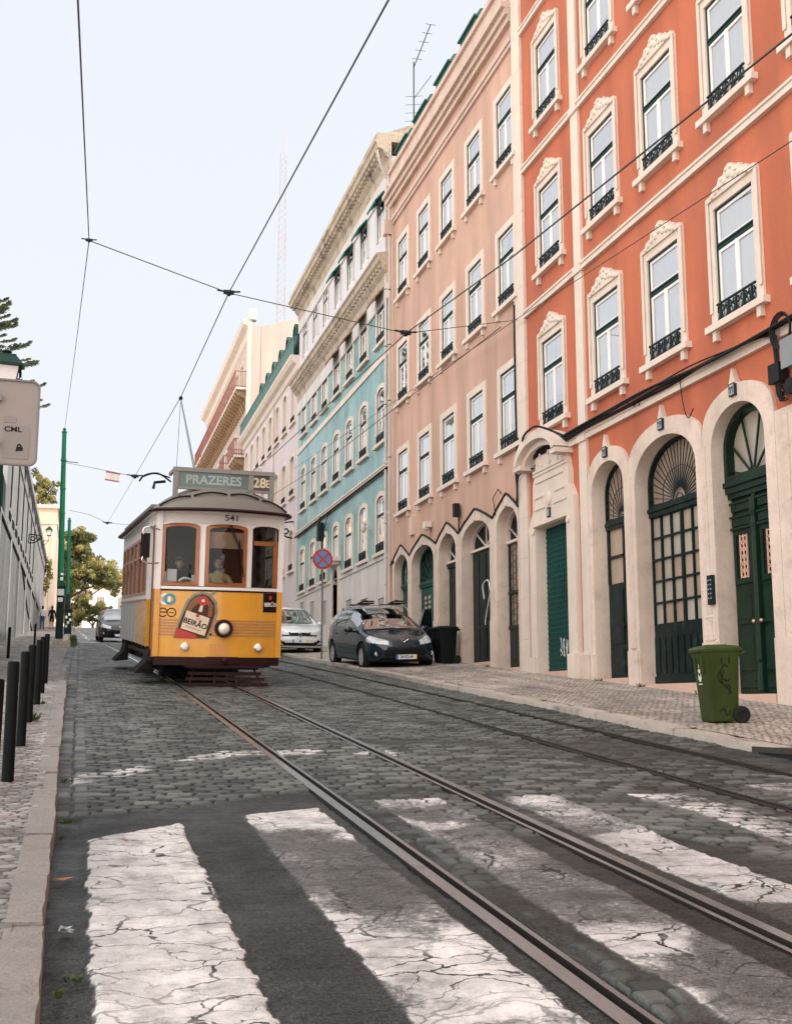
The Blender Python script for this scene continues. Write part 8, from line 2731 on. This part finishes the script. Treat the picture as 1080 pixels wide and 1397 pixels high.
# araucaria: tiers of rising branches
ar = thing('araucaria_tree', 'tall araucaria with tiers of feathery branches at the upper left edge', 'tree', (-12.6, 120, 19.0))
mb = MB(); mb.tube([(0, 0, -8), (0, 0, 14), (0.1, 0, 30)], [0.5, 0.32, 0.05], 10); mb.build('trunk', BARK, ar)
mb = MB(); rg = np.random.default_rng(4)
bm_ = MB()
for k in range(24):
    z = 11.0 + k * 0.78
    Lb = 8.7 - 0.25 * k - 0.008 * k * k
    if Lb < 0.6:
        break
    nb = 7
    for j in range(nb):
        a = 2 * PI * (j + 0.37 * k) / nb + 0.2 * rg.random()
        d = Vector((math.cos(a), math.sin(a), 0))
        L_ = Lb * (0.85 + 0.25 * rg.random())
        path = bez([(0, 0, z), tuple(d * L_ * 0.5 + Vector((0, 0, z - 0.25))), tuple(d * L_ * 0.9 + Vector((0, 0, z + 0.25))), tuple(d * L_ + Vector((0, 0, z + 0.55)))], 5)
        bm_.tube(path, list(np.linspace(0.07, 0.02, len(path))), 5)
        side_ = Vector((-d.y, d.x, 0))
        for i in range(4, len(path)):
            n = 18 if i > 7 else 7
            for q in range(n):
                p = path[i]
                s = (rg.random() - 0.5) * 2
                tip = p + side_ * s * 0.55 + d * 0.35 * rg.random() + Vector((0, 0, 0.22 * rg.random()))
                w = (tip - p).cross(Vector((0, 0, 1)))
                if w.length < 1e-4:
                    continue
                w = w.normalized() * 0.11
                mb.add([p - w, p + w, tip + w * 0.6, tip - w * 0.6], [(0, 1, 2, 3)])
bo = bm_.build('branches', BARK, ar)
mb.build('foliage', LEAFC, ar, 0, normals=False)

# weeds, litter
WEED = leaf_mat('weed_leaves', (0.03, 0.06, 0.012), (0.09, 0.13, 0.03), 0.2)
rg = np.random.default_rng(77)
mb = MB()
def tuft(x, y, z, n, h, sp):
    for k in range(n):
        a = rg.random() * 2 * PI; r = sp * rg.random()
        p = Vector((x + r * math.cos(a), y + r * math.sin(a), z))
        d = Vector((math.cos(a) * 0.5, math.sin(a) * 0.5, 1)).normalized() * h * (0.5 + rg.random())
        w = Vector((-math.sin(a), math.cos(a), 0)) * 0.006
        mb.add([p - w, p + w, p + d * 0.6 + w, p + d + Vector((0, 0, -0.25 * h)), p + d * 0.6 - w], [(0, 1, 2, 3, 4)])
for x, y, n, h, sp in ((-0.02, 4.15, 26, .022, .05), (0.03, 4.3, 20, .02, .04), (-0.03, 7.4, 24, .025, .05), (-0.05, 6.9, 20, .02, .05), (-0.46, 13.2, 60, .10, .07), (-0.42, 15.7, 30, .06, .06), (-0.05, 9.2, 24, .025, .08), (-0.03, 10.4, 20, .025, .06), (-0.2, 20.9, 60, .06, .15), (0.05, 3.7, 20, .025, .05)):
    tuft(x, y, base_z(y) - 0.005 + (0.09 if x < -0.25 else 0), n, h, sp)
for k in range(16):
    y = 46 + k * 1.1
    tuft(-0.22 - 0.0072 * (y - 45), y, base_z(y), 26, .22, .16)
for y, x in ((18.3, 9.4), (16.28, 9.38), (20.0, 9.4), (26.1, 9.4)):
    tuft(x, y, ground_z(y) - 0.02, 26, .09, .06)
wd_ = mb.build('weeds', WEED, None, 0, normals=False)
tag(wd_, 'small tufts of weeds along the kerbs and wall feet', 'weeds'); wd_['kind'] = 'stuff'
lt = thing('litter', 'crumpled white scrap of paper in the left gutter beside the crossing', 'litter', (-0.0, 4.92, base_z(4.92) - 0.005))
mb = MB(); vs = []
for k in range(30):
    vs.append((0.05 * (rg.random() - .5) * 1.6, 0.05 * (rg.random() - .5) * 2, 0.035 * rg.random()))
mb.add(vs, [(3 * k, 3 * k + 1, 3 * k + 2) for k in range(10)] + [(k, (k + 7) % 30, (k + 13) % 30) for k in range(0, 30, 2)])
mb.build('paper', pm('crumpled_paper', (0.7, 0.7, 0.7), 0.7, var=0.1), lt, 0, normals=False)
dl_ = thing('fallen_leaf', 'dry orange leaf lying in the left gutter', 'leaf', (-0.02, 5.85, base_z(5.85) + 0.0))
mb = MB(); mb.add([(-.05, 0, .006), (0, -.02, .0), (.05, 0, .012), (0, .02, .004)], [(0, 1, 2, 3)]); mb.build('blade', pm('dry_leaf', (0.32, 0.12, 0.03), 0.7), dl_, 0)
# drain inlet cut into the right kerb
dr_ = thing('drain_inlet', 'black drain inlet in the right kerb below the green bin', 'drain', (6.6, 9.85, base_z(9.85)))
mb = MB(); mb.box(-0.02, 0.15, -0.55, 0.5, -0.02, 0.045); mb.build('opening', DARKIN, dr_, 0)
mb = MB(); mb.box(-0.03, 0.3, -0.75, 0.6, 0.045, 0.10); mb.build('lintel', pm('iron_lintel', (0.05, 0.045, 0.04), 0.6, var=0.3, scale=6), dr_, 0)
HAZE_LO, SKY_FILL_HI = 10.0, 25.0  # haze level ahead, and the added sky fill outside the view
# ------------------------------------------------------------ camera, light, sky
W_, H_ = 1080.0, 1397.0
F_, HY, VPX = 1570.0, 960.0, 104.0
cam_d = bpy.data.cameras.new('camera'); cam = bpy.data.objects.new('camera', cam_d); COL.objects.link(cam)
pitch = math.atan((HY - 698.5) / F_)
yaw = math.atan((540 - VPX) / math.hypot(F_, HY - 698.5))
fw = Vector((math.sin(yaw) * math.cos(pitch), math.cos(yaw) * math.cos(pitch), math.sin(pitch)))
rt = Vector((math.cos(yaw), -math.sin(yaw), 0)); up_ = rt.cross(fw)
cam.matrix_world = Matrix(((rt.x, up_.x, -fw.x, 0), (rt.y, up_.y, -fw.y, 0), (rt.z, up_.z, -fw.z, 0), (0, 0, 0, 1)))
cam_d.sensor_fit = 'VERTICAL'; cam_d.sensor_height = 36.0; cam_d.sensor_width = 36.0 * W_ / H_
cam_d.lens = F_ / H_ * 36.0
cam_d.clip_start = 0.05; cam_d.clip_end = 3000
scene.camera = cam

SUN_EL, SUN_AZ = math.radians(47), math.radians(128)     # azimuth from +Y towards +X: behind and right of the camera
sd = Vector((math.sin(SUN_AZ) * math.cos(SUN_EL), math.cos(SUN_AZ) * math.cos(SUN_EL), math.sin(SUN_EL)))
sl = bpy.data.lights.new('sun', 'SUN'); sl.energy = 3.2; sl.angle = math.radians(0.53); sl.color = (1.0, 0.92, 0.81)
so = bpy.data.objects.new('sun', sl); COL.objects.link(so)
so.rotation_euler = (-sd).to_track_quat('-Z', 'Y').to_euler(); so.location = (0, 0, 60)

wd = bpy.data.worlds.new('World'); scene.world = wd; wd.use_nodes = True
nt = wd.node_tree; N, L = nt.nodes, nt.links
bg = N['Background']
sky = N.new('ShaderNodeTexSky'); sky.sky_type = 'NISHITA'; sky.sun_disc = False
sky.sun_elevation = SUN_EL; sky.sun_rotation = SUN_AZ
sky.air_density = 1.0; sky.dust_density = 4.0; sky.ozone_density = 1.0
# haze pales the blue; brightness added out of view lights the facades
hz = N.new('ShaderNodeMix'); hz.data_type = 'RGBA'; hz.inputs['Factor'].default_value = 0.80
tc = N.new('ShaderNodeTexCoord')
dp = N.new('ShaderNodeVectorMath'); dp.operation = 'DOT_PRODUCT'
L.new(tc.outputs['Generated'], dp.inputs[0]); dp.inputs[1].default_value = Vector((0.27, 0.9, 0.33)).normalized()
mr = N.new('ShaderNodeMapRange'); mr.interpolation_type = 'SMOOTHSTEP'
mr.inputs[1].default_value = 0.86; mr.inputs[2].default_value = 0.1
mr.inputs[3].default_value = HAZE_LO; mr.inputs[4].default_value = SKY_FILL_HI
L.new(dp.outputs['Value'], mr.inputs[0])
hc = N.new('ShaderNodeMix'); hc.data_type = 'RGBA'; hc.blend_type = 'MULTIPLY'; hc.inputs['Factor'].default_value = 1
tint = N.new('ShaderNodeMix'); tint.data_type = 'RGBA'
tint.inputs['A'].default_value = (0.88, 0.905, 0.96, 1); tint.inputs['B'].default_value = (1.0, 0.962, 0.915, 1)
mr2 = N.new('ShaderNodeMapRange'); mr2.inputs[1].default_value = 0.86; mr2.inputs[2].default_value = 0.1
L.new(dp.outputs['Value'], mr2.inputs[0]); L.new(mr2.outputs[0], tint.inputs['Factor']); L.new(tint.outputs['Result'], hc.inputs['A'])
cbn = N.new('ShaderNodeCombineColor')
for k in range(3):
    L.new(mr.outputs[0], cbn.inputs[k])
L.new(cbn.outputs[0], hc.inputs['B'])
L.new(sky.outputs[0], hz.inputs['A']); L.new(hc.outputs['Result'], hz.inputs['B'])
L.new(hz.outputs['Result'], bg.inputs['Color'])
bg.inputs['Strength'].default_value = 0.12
scene.view_settings.view_transform = 'Standard'
scene.view_settings.look = 'None'
scene.view_settings.exposure = 0
scene.view_settings.gamma = 1
scene.cycles.max_bounces = 8
scene.cycles.diffuse_bounces = 4
scene.cycles.transparent_max_bounces = 12
scene.cycles.use_denoising = True
